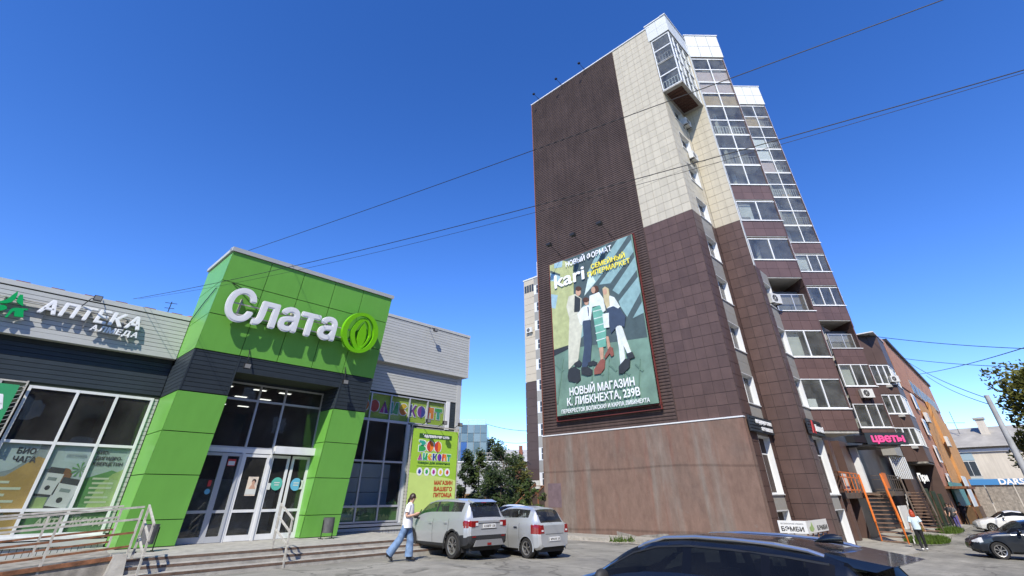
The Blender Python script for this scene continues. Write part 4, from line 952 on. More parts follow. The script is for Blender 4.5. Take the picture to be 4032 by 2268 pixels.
# ---- corner balcony at the top of the gable
BZ0, BZ1 = 26.5, 32.1
cb = link('corner_balcony', MB().box(GX+.3, 28.3, 7.5, 8.3, BZ0+.05, BZ0+.2).mesh('corner_balcony', SLABM), tower); cb['label'] = 'glazed corner balcony hanging at the top of the gable'
rws = [26.62, 28.05, 29.4, 30.75, 32.0]
glazing('window', cb, FG, [.03, 1.52], rws, WHITE, GLASS, bar=.1, outer=.06, depth=.08, c=-.06)
FCB = FY(7.1)
glazing('window', cb, FCB, [GX+.02, GX+.7, GX+1.5, GX+2.4, 28.40], rws, WHITE, GLASS, bar=.07, outer=.06, depth=.08, c=-.06)
MB().box(GX+.02, 28.42, 7.13, 8.62, 29.3, 29.42).build('floor_slab', SLABM, cb); MB().box(GX+.02, 28.42, 7.13, 8.62, 32.0, 32.12).build('floor_slab', SLABM, cb)
MB().box(GX+.0, 28.44, 7.1, 8.64, BZ0-.02, BZ0+.08).build('soffit_edge', CONC, cb)
m = MB()
for k in range(9): m.box(GX+.35+k*.31, GX+.6+k*.31, 7.35, 8.5, BZ0-.07, BZ0-.021)
m.build('soffit_board', mk('soffit_brown', (.07, .028, .018), .8, noise=.3, nscale=4), cb)
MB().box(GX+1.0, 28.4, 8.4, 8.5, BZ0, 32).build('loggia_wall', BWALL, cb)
rail_grille(FG, .1, 1.45, 26.7, -.25, RAILW, cb); rail_grille(FG, .1, 1.45, 29.45, -.25, RAILD, cb)
for fr_, a0, a1 in ((FG, -.12, 1.58), (FCB, GX-.06, 28.5)):
    n = 2 if fr_ is FG else 4
    for i in range(n):
        for j in range(2): piece('parapet_panel', TWHITE, cb, fr_, a0+(a1-a0)*i/n+.008, a0+(a1-a0)*(i+1)/n-.008, 32.12+.9*j+.008, 32.12+.9*(j+1)-.008, .03, .06)
    piece('parapet_backing', TILE_BACK, cb, fr_, a0+.05, a1, 32.12, 33.92, -.1, .03)
    piece('roof_flashing', WHITE, cb, fr_, a0-.08, a1+.05, 33.93, 34.02, -.3, .12)
# ---- lower section far along the street
LOWT = mk('dark_glazed_tile', (.095, .062, .052), .5, spec=.2, objrand=.1, noise=.15, nscale=.8)
low = link('low_section', MB().box(61.5, 68.2, 7.6, 8.6, -1, 15.8).mesh('low_section', TILE_BACKD), tower); low['label'] = 'five-storey brown section with angled bays at the far end'
F45 = Fr((61.15, 7.43, 0), (1, -1, 0)); L45 = 2.2; FLF = FY(5.88)
for z0, z1 in ((4.15, 5.5), (7.07, 8.24), (10.1, 11.0), (13.0, 16.0)):
    for i in range(2): piece('cladding_panel', LOWT, low, F45, L45*i/2+.01, L45*(i+1)/2-.01, z0+.01, z1-.01, -.1, 0)
    for i in range(3): piece('cladding_panel', LOWT, low, FLF, 62.71+1.3*i, 62.71+1.3*(i+1)-.02, z0+.01, z1-.01, -.1, 0)
for k, (s, h) in enumerate(((5.54, 7.05), (8.28, 10.05), (11.04, 12.95))):
    glazing('window', low, F45, [.1, L45*.4, L45*.7, L45-.05], [s, h], WHITE, GLASS, bar=.12, outer=.08, depth=.1, c=-.06)
    glazing('window', low, FLF, [62.75, 63.7, 64.6, 66.5], [s, h], WHITE, GLASS, bar=.12, outer=.1, depth=.1, c=-.06)
    piece('sill', WHITE, low, F45, -.05, L45+.03, s-.06, s, -.1, .06); piece('sill', WHITE, low, FLF, 62.72, 66.6, s-.06, s, -.1, .06)
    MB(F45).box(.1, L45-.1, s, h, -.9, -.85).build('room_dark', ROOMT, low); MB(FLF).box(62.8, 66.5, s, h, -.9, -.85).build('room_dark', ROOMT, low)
    MB().box(61.9, 66.6, 6.2, 8.6, s-.3, s-.1).build('floor_slab', SLABM, low)
MB().box(62, 66.6, 5.95, 8.6, 4.0, 4.15).build('soffit', CONC_D, low)
MB().box(60.9, 66.8, 5.8, 20, 16.0, 16.1).build('roof_flashing', WHITE, low)
MB().box(66.45, 66.6, 5.9, 8.6, -1, 16).build('flank_wall', LOWT, low)
MB().box(60, 70, 7.5, 8, -1.2, 4.1).build('street_floor_wall', LOWT, low)
# ground floor between the bays
DWALL = mk('dark_shopfront', (.04, .03, .028), .5, noise=.3, nscale=1)
MB().box(31.3, 60.5, GY-.05, GY+.3, -1.2, 6).build('street_floor_wall', DWALL, tower)
MB().box(31.2, 31.3, 7.0, GY, -1, 4.4).build('street_floor_wall', TILE_D, tower)
F34 = Fr((33.9, 7.4, 0), (1, 0, 0))
MB().box(36.2, 36.9, 7.9, 8.2, -.6, 4.4).build('street_floor_pier', TILE_D, tower); MB().box(39.6, 41.9, 8.0, 8.55, -.8, 4.6).build('street_floor_pier', TILE_D, tower); MB().box(41.9, 42.3, 7.6, 8.5, 1.6, 4.4).build('street_floor_pier', WHITE, tower)
MB().box(33.6, 34.2, 8.3, 8.58, 1.6, 4.3).build('shop_door', mk('grey_door', (.2, .22, .24), .5), tower)

# ================================================================== billboard on the gable
BBX = GX-.3
FBB = Fr((BBX, GY, 0), (0, -1, 0))
def Z6(x, y):
    p = on_x((2050+x*700/1268)/SC, (900+y*700/1268)/SC, BBX); return (GY-p.y, p.z)
bb = empty('billboard', (BBX, 16.3, 5.8), 'huge shoe shop billboard with four standing people on the brown gable', 'billboard')
BA0, BA1, BB0, BB1 = -11.12, -4.10, 5.80, 16.15
MB(FBB).box(BA0, BA1, BB0, BB1, -.04, 0).build('poster_sheet', mk('poster_floor', (.15, .25, .19), .6, noise=.3, nscale=.8), bb)
PM = {k: mk('poster_'+k, c, .6, noise=.16, nscale=2.5) for k, c in dict(wall=(.4, .43, .2), slate=(.06, .09, .092), cyan=(.23, .37, .37), pale=(.55, .66, .6), jacket=(.55, .54, .42), black=(.028, .032, .034), navy=(.04, .06, .1), white=(.66, .7, .68), plaid=(.14, .37, .28), skin=(.5, .3, .2), red=(.24, .08, .055), blond=(.5, .42, .24), brown=(.08, .035, .018), floor2=(.12, .21, .155), glass=(.3, .45, .5)).items()}
_bl = [.004]
def bs(mat, pts, raw=False):
    q = pts if raw else [Z6(*p) for p in pts]
    q = [(clamp(a, BA0+.01, BA1-.01), clamp(b_, BB0+.01, BB1-.01)) for a, b_ in q]
    if sum(a[0]*b_[1]-b_[0]*a[1] for a, b_ in zip(q, q[1:]+q[:1])) < 0: q = q[::-1]
    _bl[0] += .0012
    return link('poster_patch', MB(FBB).prism(q, .001, _bl[0]).mesh('poster_patch', PM[mat]), bb)
def el(cx, cy, rx, ry, n=14): return [(cx+rx*cos(2*pi*k/n), cy+ry*sin(2*pi*k/n)) for k in range(n)]
bs('slate', [(300, 225), (785, 45), (905, 775), (385, 850)])
for q in ([(690, 80), (765, 52), (600, 300), (500, 430), (470, 410)], [(788, 80), (805, 165), (640, 390), (560, 400)], [(815, 200), (835, 290), (700, 470), (655, 440)], [(843, 340), (862, 450), (760, 630), (715, 560), (700, 520)], [(560, 145), (610, 120), (500, 320), (470, 330)], [(868, 520), (880, 600), (800, 640)], [(440, 560), (530, 480), (470, 740), (425, 790)]): bs('cyan', q)
bs('pale', [(492, 300), (535, 380), (455, 480)])
bs('wall', [(205, 262), (300, 225), (375, 245), (385, 832), (345, 845), (236, 882)]); bs('black', [(236, 866), (346, 830), (347, 856), (240, 908)])
bs('glass', [(212, 300), (282, 325), (285, 380), (215, 375)]); bs('slate', [(212, 300), (282, 325), (283, 340), (213, 318)]); bs('glass', [(214, 470), (266, 475), (250, 572), (221, 566)]); bs('glass', [(240, 250), (300, 228), (296, 275), (240, 285)]); bs('slate', [(376, 245), (392, 240), (398, 830), (386, 832)])
for k in range(7): bs('floor2', [(250+k*95, 960+30*(k % 2)), (310+k*95, 1010+30*(k % 2)), (300+k*95, 1022+30*(k % 2)), (246+k*95, 972+30*(k % 2))])
for k in range(6): bs('floor2', [(300+k*110, 930), (306+k*110, 930), (270+k*115, 1250), (258+k*115, 1250)])
# man
bs('jacket', [(350, 640), (425, 600), (442, 700), (410, 958), (385, 965), (345, 1007), (343, 850)]); bs('jacket', [(345, 485), (390, 468), (436, 500), (432, 600), (400, 612), (350, 640), (328, 560)]); bs('black', [(388, 478), (430, 500), (426, 594), (384, 598)]); bs('skin', el(413, 455, 18, 27)); bs('brown', el(414, 430, 20, 17)); bs('black', [(345, 1005), (385, 985), (425, 1010), (431, 1080), (408, 1102), (345, 1088), (338, 1055)]); bs('black', [(385, 962), (420, 938), (441, 960), (430, 985), (392, 990)])
# boy
bs('navy', [(445, 660), (498, 650), (511, 800), (500, 952), (475, 987), (438, 992), (456, 850)]); bs('white', [(440, 565), (485, 545), (503, 585), (496, 652), (450, 658), (440, 690), (428, 680), (408, 612)]); bs('navy', [(479, 560), (487, 560), (494, 620), (486, 628)]); bs('skin', el(472, 528, 15, 20)); bs('brown', el(468, 510, 21, 19)); bs('black', [(435, 992), (480, 985), (516, 1010), (516, 1044), (480, 1052), (436, 1040)]); bs('black', [(482, 958), (520, 942), (548, 955), (546, 974), (490, 982)])
# woman
bs('skin', [(560, 845), (592, 842), (592, 930), (575, 940)]); bs('skin', [(612, 770), (628, 770), (643, 850), (625, 862)]); bs('plaid', [(512, 570), (582, 542), (612, 700), (611, 842), (557, 852), (540, 740)])
for k in range(5): bs('pale', [(520+k*6, 590+k*52), (598+k*3, 570+k*52), (599+k*3, 576+k*52), (521+k*6, 597+k*52)])
bs('white', [(495, 482), (560, 455), (592, 500), (608, 585), (590, 600), (570, 548), (515, 560), (502, 655), (490, 640)]); bs('brown', el(540, 435, 17, 28)); bs('skin', el(522, 440, 15, 24)); bs('red', [(528, 1005), (575, 935), (606, 935), (601, 1000), (575, 1035), (530, 1042)]); bs('red', [(600, 912), (640, 842), (658, 850), (667, 905), (650, 915), (640, 890), (610, 930)])
# girl
bs('white', [(680, 700), (722, 690), (752, 780), (792, 888), (770, 900), (737, 832), (752, 960), (716, 972), (705, 850)]); bs('navy', [(620, 570), (690, 545), (752, 630), (745, 702), (700, 690), (650, 748), (636, 680)]); bs('white', [(640, 480), (668, 490), (712, 560), (700, 572), (665, 555), (620, 572), (606, 540)]); bs('blond', [(588, 430), (605, 415), (630, 430), (642, 552), (618, 572), (600, 520)]); bs('skin', el(606, 452, 15, 23)); bs('black', [(704, 985), (750, 930), (785, 925), (781, 990), (740, 1032), (705, 1036)]); bs('black', [(755, 895), (798, 880), (817, 920), (780, 932)]); bs('white', [(588, 612), (634, 602), (636, 706), (600, 712)])
# words
BYEL = mk('poster_yellow', (.85, .7, .05), .6)
def bt(s_, p_l, p_r, cap, mat=SIGNW, bold=.035):
    a0, b0 = Z6(*p_l); a1, b1 = Z6(*p_r); _, bt_ = Z6(p_l[0], p_l[1]-cap)
    text_on('lettering', s_, mat, bb, FBB, a0, (b0+b1)/2, _bl[0]+.012, w=a1-a0, h=bt_-b0, bold=bold)
bt('НОВЫЙ ФОРМАТ', (328, 276), (655, 158), 36); bt('СЕМЕЙНЫЙ', (508, 292), (750, 206), 33, BYEL); bt('ГИПЕРМАРКЕТ', (485, 346), (787, 246), 33, BYEL)
a0, b0 = Z6(248, 425); a1, _ = Z6(462, 340)
text_on('lettering', 'kari', SIGNW, bb, FBB, a0, b0-.06, _bl[0]+.012, w=a1-a0, h=1.02, bold=.03)
bt('НОВЫЙ МАГАЗИН', (357, 1192), (822, 1118), 54); bt('К. ЛИБКНЕХТА, 239В', (340, 1264), (862, 1190), 54); bt('ПЕРЕКРЕСТОК ВОЛЖСКАЯ И КАРЛА ЛИБКНЕХТА', (300, 1320), (930, 1238), 27)
REDF = mk('red_frame', (.17, .035, .028), .6)
f = MB(FBB)
for a in (BA0-.12, BA1+.06): f.box(a, a+.028, BB0-.3, BB1+.08, -.2, -.05)
for z in (BB1+.03, BB0-.3, BB0-.06): f.box(BA0-.12, BA1+.11, z, z+.028, -.205, -.055)
for k in range(9): z = BB0+k*1.25; f.box(BA0-.1, BA0-.06, z, z+.04, -.24, -.04); f.box(BA1+.06, BA1+.1, z, z+.04, -.24, -.04)
f.build('steel_frame', REDF, bb)
f = MB(FBB)
for k in range(24): a = BA0+.2+k*.285; f.tube((a, BB0, 0), (a+.1*(-1)**k, BB0-.27, -.1), .008, 4)
f.build('lacing', DKMETAL, bb)
# lamps on arms above the billboard and on the roof edge
def arm_lamp(y, z, L_, dz, lab, grp, k=1.0):
    e = empty('arm_flood_lamp', (GX-.1, y, z), lab, 'lamp', grp); X0 = GX-.05; x1 = X0-L_
    MB().pipe([(X0, y, z), (x1, y, z+dz)], .018, 6).build('arm', DKMETAL, e); MB().pipe([(X0, y, z-.4), (X0-L_*.45, y, z+dz*.45)], .014, 5).build('brace', DKMETAL, e)
    MB().box(x1-.14*k, x1+.14*k, y-.17*k, y+.17*k, z+dz-.1*k, z+dz+.08*k).build('lamp_body', DKMETAL, e)
for k, px_ in enumerate(((296, 212), (466, 146), (656, 70))):
    a, b_ = Z6(*px_); arm_lamp(GY-a, b_+.05, 1.7, .55, ('left', 'middle', 'right')[k]+' lamp on a long arm above the billboard', 'lamps above the billboard')
for k, y in enumerate((20.1, 17.4, 14.8)): arm_lamp(y, 33.65, .9, .15, ('left', 'middle', 'right')[k]+' lamp arm over the roof edge of the brown gable', 'lamps on the tower roof edge', .6)
# ================================================================== shop signs on the tower
def sign_box(name, lab, fr, a0, a1, b0, b1, lines, c=.1, slatn=5):
    e = empty(name, fr((a0+a1)/2, b0, 0), lab, 'sign')
    MB(fr).box(a0, a1, b0, b1, c-.09, c-.02).build('backing', DKMETAL, e)
    for k in range(slatn): z = b0+(b1-b0)*k/slatn; piece('slat', M_['dark_siding'], e, fr, a0, a1, z+.01, z+(b1-b0)/slatn-.03, c-.02, c+.01)
    for s_, mat, a, b_, w, h in lines: text_on('lettering', s_, mat, e, fr, a, b_, c+.02, w=w, h=h, bold=.06, depth=.035)
    return e
GLW = mk('sign_letter_white', (.75, .76, .76), .4)
sign_box('shop_sign', 'dark slatted sign with white МЕДИЦИНСКИЕ АНАЛИЗЫ letters at the tower corner', FS, GX+.1, 28.3, 4.15, 4.85, [('медицинские', GLW, 25.9, 4.55, 2.2, .2), ('анализы', GLW, 26.5, 4.25, 1.5, .2)], .2)
s2_ = sign_box('shop_sign', 'dark slatted sign with red arrow and white Ликолаб letters', FW3, 28.5, 31.2, 4.15, 4.85, [('Ликолаб', GLW, 29.5, 4.33, 1.6, .3)], .2)
link('arrow', MB(FW3).prism([(28.85, 4.2), (29.0, 4.2), (29.15, 4.6), (29.3, 4.2), (29.42, 4.2), (29.2, 4.8), (29.1, 4.8)], .22, .25).mesh('arrow', RD), s2_)
F45B = Fr((42.5, 6.9, 0), (1, -1, 0))
PNK = mk('pink_letter', (.8, .1, .3), .4)
tz = sign_box('shop_sign', 'black sign with pink ЦВЕТЫ letters under the second bay', F45B, -.1, 2.75, 4.45, 5.2, [('цветы', PNK, .25, 4.62, 2.3, .5)], .15, 1)
MB().hexa([(40.9, 7.3, 4.55), (42.5, 6.8, 4.55), (42.5, 7.2, 4.55), (40.9, 7.8, 4.55)], [(40.9, 7.3, 4.95), (42.5, 6.8, 5.05), (42.5, 7.2, 5.05), (40.9, 7.8, 4.95)]).build('side_box', DKMETAL, tz)
MB().box(41.4, 45.0, 6.6, 8.4, 4.3, 4.4).build('canopy', DKMETAL, tz)
tg = empty('bar_sign', (62.6, 6.8, 3.2), 'small white sign letters on the dark far porch', 'sign')
text_on('lettering', 'При', mk('porch_letter_white', (.9, .9, .88), .4), tg, Fr((61.3, 7.45, 0), (1, -.6, 0)), .6, 2.6, .05, w=1.2, h=.6, bold=.08)  # letters in plain white colour
# veterinary banner on a basement railing
vb = empty('clinic_banner', (30, 6.2, -.2), 'white БЭМБИ clinic banner wrapped round a basement railing', 'banner')
pA = on_x((2900+300*.3795)/SC, (1600+0)/SC, 28.0)
def q1p(x, y): return ((2900+x*600/1581)/SC, (1600+y*600/1581)/SC)
CLW = mk('banner_white', (.7, .69, .65), .6, noise=.06, nscale=3); CLT = mk('banner_black_text', (.05, .045, .04), .6)
VC = on_y(*q1p(715, 1190), 5.75); VA = on_x(*q1p(422, 1180), VC.x); VB_ = on_y(*q1p(925, 1165), 5.75); vz1 = VC.z; vz0 = on_y(*q1p(745, 1325), 5.75).z
FVB = Fr((VC.x, VA.y, 0), (0, -1, 0)); w_ = VA.y-VC.y; FVS = FY(5.75); LS_ = VB_.x-VC.x; X0_ = VC.x
MB(FVB).box(0, w_, vz0, vz1, 0, .012).build('banner_front', CLW, vb); MB(FVS).box(X0_, X0_+LS_, vz0, vz1, -.012, .0).build('banner_side', CLW, vb)
text_on('lettering', 'БЭМБИ', CLT, vb, FVB, .08*w_, vz0+(vz1-vz0)*.16, .014, w=w_*.8, h=(vz1-vz0)*.36, bold=.05)
text_on('lettering', 'БЭМБИ', CLT, vb, FVS, X0_+LS_*.45, vz0+(vz1-vz0)*.16, .003, w=LS_*.5, h=(vz1-vz0)*.36, bold=.05)
text_on('lettering', 'ВЕТЕРИНАРНАЯ КЛИНИКА', CLT, vb, FVB, .1*w_, vz0+(vz1-vz0)*.7, .014, w=w_*.8, h=(vz1-vz0)*.11, bold=.0)
h_ = vz1-vz0
MB(FVS).prism([(X0_+LS_*(.08+.25*a), vz0+h_*b_) for a, b_ in ((.1, .2), (.5, .1), (.9, .3), (.8, .5), (.6, .9), (.4, .6), (.05, .45))], .001, .004).build('printed_plant', VGL, vb)
for k in range(5): p = X0_+LS_*k/4*.95+.03; MB().box(p-.02, p+.02, 5.78, 5.82, -.9, vz1-.02).build('post', RUST, vb)
for k in range(3): p = VC.y+.04+w_*k/2*.95; MB().box(X0_+.02, X0_+.06, p-.02, p+.02, -.9, vz1-.02).build('post', RUST, vb)
MB().box(X0_+.08, X0_+LS_+.2, 5.85, 6.9, -1, vz0-.1).build('basement_wall', CONC_D, vb)
# ================================================================== air conditioners
ACW = mk('ac_white', (.6, .6, .57), .5, noise=.08, nscale=6, streak=.08)
def ac(fr, a, b_, c, lab, w=.85, h=.58):
    e = empty('air_conditioner', fr(a, b_, c), lab, 'air conditioner', 'air conditioners on the buildings')
    MB(fr).box(a, a+w, b_, b_+h, c+.06, c+.36).build('casing', ACW, e)
    m = MB(fr); m.disc(a+w*.38, b_+h*.5, c+.364, h*.38, 18); m.build('fan_opening', DKMETAL, e)
    m = MB(fr)
    for k in range(5): r = h*.38*(k+1)/5.5; m.disc(a+w*.38, b_+h*.5, c+.366+.001*k, r+.006, 18); 
    f = MB(fr)
    for k in range(8): t = 2*pi*k/8; f.tube((a+w*.38, b_+h*.5, c+.367), (a+w*.38+h*.37*cos(t), b_+h*.5+h*.37*sin(t), c+.367), .007, 4)
    f.build('grille', ACW, e)
    for q in (a+.12, a+w-.16): MB(fr).prism([(q, b_-.3), (q+.04, b_-.3), (q+.04, b_-.005), (q, b_-.005)], c, c+.04).box(q, q+.04, b_-.05, b_-.005, c+.04, c+.38).build('bracket', DKMETAL, e)
    return e
ac(FS, 27.45, 24.9, .0, 'white air conditioner under the corner balcony'); ac(FS, 26.9, 21.4, 0, 'white air conditioner at a beige strip window')
ac(Fr((30.55, 7.1, 0), (1, -.4, 0)), -.7, 11.3, .1, 'white air conditioner beside the open loggia of the first bay')
ac(Fr((42.55, 6.95, 0), (1, -1, 0)), .75, 7.45, .0, 'white air conditioner on brown panels under a second bay window')
ac(F45, 1.5, 11.2, .1, 'white air conditioner on the far low section')

# ================================================================== surroundings
def at(x, y, D): d = ray(x, y); return EY + d*(D/hypot(d.x, d.y))
def at_ground(x, y):
    z = 0.
    for _ in range(25): p = on_z(x, y, z); z = gz(p.x, p.y)
    return on_z(x, y, z)
# ---- trees
BARK = mk('bark', (.09, .07, .055), .95, noise=.4, nscale=5, bump=.6, bscale=25)
def leaf_mat(name, c, vary=.45):
    m, N, L, B = new_mat(name); geo = N.new('ShaderNodeNewGeometry'); n = N.new('ShaderNodeTexNoise'); n.inputs['Scale'].default_value = 1.1; n.inputs['Detail'].default_value = 5
    L.new(geo.outputs['Position'], n.inputs['Vector']); r = N.new('ShaderNodeValToRGB'); e = r.color_ramp.elements
    e[0].position = .3; e[0].color = (*[v*(1-vary) for v in c], 1); e[1].position = .72; e[1].color = (c[0]*(1+vary*1.6), c[1]*(1+vary), c[2]*(1+vary*.6), 1)
    L.new(n.outputs[0], r.inputs[0]); L.new(r.outputs[0], B.inputs['Base Color']); B.inputs['Roughness'].default_value = .55; B.inputs['Specular IOR Level'].default_value = .3
    tr = N.new('ShaderNodeBsdfTranslucent'); L.new(r.outputs[0], tr.inputs[0]); mx = N.new('ShaderNodeMixShader'); mx.inputs[0].default_value = .3
    out = N['Material Output']; L.new(B.outputs[0], mx.inputs[1]); L.new(tr.outputs[0], mx.inputs[2]); L.new(mx.outputs[0], out.inputs[0]); return m
LEAF = [leaf_mat('leaf_dark', (.032, .06, .018)), leaf_mat('leaf_mid', (.052, .09, .022)), leaf_mat('leaf_yellowish', (.11, .13, .03)), leaf_mat('needle_blue', (.06, .09, .075))]
def tree(name, base, H, R, lab, nleaf=5000, leaf=.16, mat=None, shape='round', trunk=.16, seed=1, group=None, low=.25, clumps=26):
    rnd = random.Random(seed); x0, y0, z0 = base
    e = empty(name, base, lab, 'tree' if H > 2.5 else 'bush', group); mat = mat or LEAF[0]
    t = MB(); hub = []
    pts = [(x0, y0, z0-.2), (x0+rnd.uniform(-.15, .15), y0+rnd.uniform(-.15, .15), z0+H*.35), (x0+rnd.uniform(-.3, .3), y0+rnd.uniform(-.3, .3), z0+H*.82)]
    t.tube(pts[0], pts[1], trunk, 8, trunk*.7); t.tube(pts[1], pts[2], trunk*.7, 7, trunk*.25)
    cl = []
    for k in range(clumps):
        v = low+(1-low)*((k+.5)/clumps); a = rnd.uniform(0, 2*pi)
        if shape == 'round': rr = R*sqrt(max(.02, 1-((v-.58)/.46)**2))
        elif shape == 'cone': rr = R*(1-v)*1.35+.1
        else: rr = R*(.75+.3*sin(v*3))
        rad = rr*rnd.uniform(.35, .95); c = Vector((x0+rad*cos(a), y0+rad*sin(a), z0+H*v)); cl.append((c, R*rnd.uniform(.24, .42)*(1 if shape != 'cone' else .7)))
        s_ = Vector(pts[1]).lerp(Vector(pts[2]), clamp((v-.3)/.6, 0, 1)); t.tube(s_, s_.lerp(c, .9), trunk*.22, 5, trunk*.06)
    t.build('trunk', BARK, e, smooth=True)
    m = MB(); per = nleaf//clumps
    for c, r in cl:
        for k in range(per):
            d = Vector((rnd.gauss(0, 1), rnd.gauss(0, 1), rnd.gauss(0, 1))).normalized()*r*(rnd.random()**.45)
            p = c+d*Vector((1.15, 1.15, .8)) if 0 else c+Vector((d.x*1.15, d.y*1.15, d.z*.8))
            u = Vector((rnd.gauss(0, 1), rnd.gauss(0, 1), rnd.gauss(0, .7))).normalized(); w = u.orthogonal().normalized(); s_ = leaf*rnd.choice((.45, .7, .9, 1.1, 1.5))
            i = len(m.v); m.v += [tuple(p-u*s_*.5), tuple(p+w*s_*.3), tuple(p+u*s_*.5), tuple(p-w*s_*.3)]; m.face(i, i+1, i+2, i+3)
    stuff(m.build('crown', mat, e)); return e
def gnd(p): return (p.x, p.y, gz(p.x, p.y))
for k, (px_, D_, H_, R_, sh, mi, lab) in enumerate((
    (1170, 46, 5.3, 1.5, 'cone', 0, 'broad dark conifer just right of the pet shop banner'), (1203, 47, 5.4, 1.7, 'cone', 1, 'green conifer left of the pale blue spruce'),
    (1228, 46, 4.2, .8, 'cone', 3, 'slim bluish spruce left of the darkest round tree'), (1262, 45, 5.5, 1.7, 'round', 0, 'darkest round tree in front of the grey annex'),
    (1303, 47, 4.6, 1.4, 'round', 2, 'yellowish tree beside the far tower'), (1258, 36, 3.2, 1.35, 'round', 0, 'low dark tree behind the silver cars'))):
    tree('garden_tree' if sh != 'cone' else 'spruce_tree', gnd(at(px_, 1260, D_)), H_, R_, lab, 5200 if H_ > 4 else 3600, .17, LEAF[mi], sh, .11, k+1, 'trees beyond the parked cars', .2, 34)
tree('poplar_tree', gnd(at(1245, 1260, 88)), 10.2, 3.6, 'tall green tree behind the blue glass building', 4000, .42, LEAF[1], 'round', .25, 11, None, .3, 30)
tree('poplar_tree', gnd(at(1290, 1260, 84)), 7.8, 2.6, 'loose green tree in front of the brick house', 2600, .36, LEAF[1], 'round', .2, 12, None, .3, 22)
tree('garden_bush', gnd(at(1338, 1262, 33)), 2.7, .75, 'climbing green bush at the rusty stair', 1800, .14, LEAF[1], 'column', .05, 13, None, .1, 18)
tree('street_tree', (60, -3.9, gz(60, -3.9)), 12.0, 3.7, 'big leafy tree behind the concrete pole', 9000, .34, LEAF[2], 'round', .3, 21, None, .42, 40)
tree('street_tree', (66, -4.6, gz(66, -5)), 9.5, 3.6, 'darker tree at the right edge', 8000, .36, LEAF[0], 'round', .3, 22, None, .2, 36)
# ---- grass by the stairs
GRASS = leaf_mat('grass_blade', (.07, .13, .02), .4)
def grass(x0, x1, y0, y1, n, seed):
    rnd = random.Random(seed); m = MB()
    for k in range(n):
        u, v = rnd.random(), rnd.random()
        if (2*u-1)**2+(2*v-1)**2 > 1: continue
        x = x0+(x1-x0)*u; y = y0+(y1-y0)*v; z = gz(x, y)+.09; h = rnd.uniform(.08, .28); a = rnd.uniform(0, 2*pi); dx, dy = .03*cos(a), .03*sin(a); lx, ly = rnd.gauss(0, .08), rnd.gauss(0, .08)
        i = len(m.v); m.v += [(x-dx, y-dy, z), (x+dx, y+dy, z), (x+lx, y+ly, z+h)]; m.face(i, i+1, i+2)
    o = stuff(m.build('grass', GRASS)); o['label'] = 'tufts of green grass at the foot of the stairs'; o['category'] = 'grass'; return o
grass(38, 46, 4.6, 6.6, 3200, 1); grass(50, 58, 4.8, 6.3, 2200, 2)['label'] = 'patch of green grass by the second stair'
grass(20.6, 22.2, 13.4, 14.2, 120, 3)['label'] = 'weeds in the gutter of the pavement'
# ---- blue glass building, grey annex, brick house, far tower
R45 = (1, -1, 0)
def wall_windows(par, fr, As, Bs, w, h, fmat, gmat, c=0, name='window', inset=.06):
    for a in As:
        for b_ in Bs:
            o = MB(fr).box(a, a+w, b_, b_+h, c, c+.05).build(name, fmat, par); piece('pane', gmat, o, fr, a+inset, a+w/2-inset/2, b_+inset, b_+h-inset, c+.05, c+.056); piece('pane', gmat, o, fr, a+w/2+inset/2, a+w-inset, b_+inset, b_+h-inset, c+.05, c+.056)
FARG = plain('far_glass', (.045, .055, .065), .3, spec=.35); BGL = [plain('blue_glass_%d' % k, c, .15, spec=.7) for k, c in enumerate(((.12, .19, .23), (.17, .25, .29), (.06, .1, .13), (.03, .1, .3), (.09, .15, .18)))]
p = at(1225, 1068, 76); gb = empty('glass_office', (p.x, p.y, 0), 'blue glass office block rising over the trees', 'building'); fr = Fr((p.x, p.y, 0), R45)
MB(fr).box(-16, 0, -1, p.z, -12, -.05).build('core', CONC, gb)
rnd = random.Random(5); nb = 9
for i in range(17):
    for j in range(6):
        z0 = 3.6+(p.z-3.6)*j/6; piece('glass_panel', BGL[3 if (i in (3, 5) and j in (2, 3)) else rnd.choice((0, 1, 1, 4, 2, 0))], gb, fr, -.95*(i+1)+.03, -.95*i-.03, z0+.03, z0+(p.z-3.6)/6-.03, -.05, .03)
MB(Fr((p.x, p.y, 0), (1, 1, 0))).box(0, 10, 2, p.z, -.02, .02).build('side_glass', BGL[0], gb)
f = MB(fr)
for k in range(12): f.tube((-k*1.3-.2, p.z, -.3), (-k*1.3-.2, p.z+.7, -.3), .03, 4)
f.tube((-15, p.z+.7, -.3), (0, p.z+.7, -.3), .03, 4); f.tube((-15, p.z+.4, -.3), (0, p.z+.4, -.3), .02, 4); f.build('roof_railing', STEEL, gb)
p = at(1288, 1163, 61); an = empty('grey_annex', (p.x, p.y, 0), 'low grey annex with a railing in front of the glass office', 'building'); fr = Fr((p.x, p.y, 0), R45)
MB(fr).box(-14, 0, -1, p.z, -9, 0).build('wall', mk('annex_grey', (.38, .39, .4), .7, noise=.08, nscale=.7), an); MB(fr).box(-14.1, .1, p.z, p.z+.12, -9, .1).build('roof_edge', WHITE, an)
for k in range(3): piece('wall_joint', M_['annex_grey'], an, fr, -14, 0, p.z-.9-.9*k, p.z-.86-.9*k, .0, .012)
f = MB(fr)
for k in range(7): f.tube((-k*.7-.1, p.z, -.5), (-k*.7-.1, p.z+1.0, -.5), .03, 4)
for h in (1.0, .6): f.tube((-4.3, p.z+h, -.5), (0, p.z+h, -.5), .03, 4)
f.build('roof_railing', STEEL, an)
BRICK = plain('brick_red', (.21, .085, .055), .9, noise=.25, nscale=3); ROOFM = mk('metal_roof', (.42, .42, .41), .5, noise=.15, nscale=.8)
p = at(1326, 1162, 98); bh = empty('brick_house', (p.x, p.y, 0), 'far red brick house with pale metal roof and chimney', 'house'); fr = Fr((p.x, p.y, 0), R45)
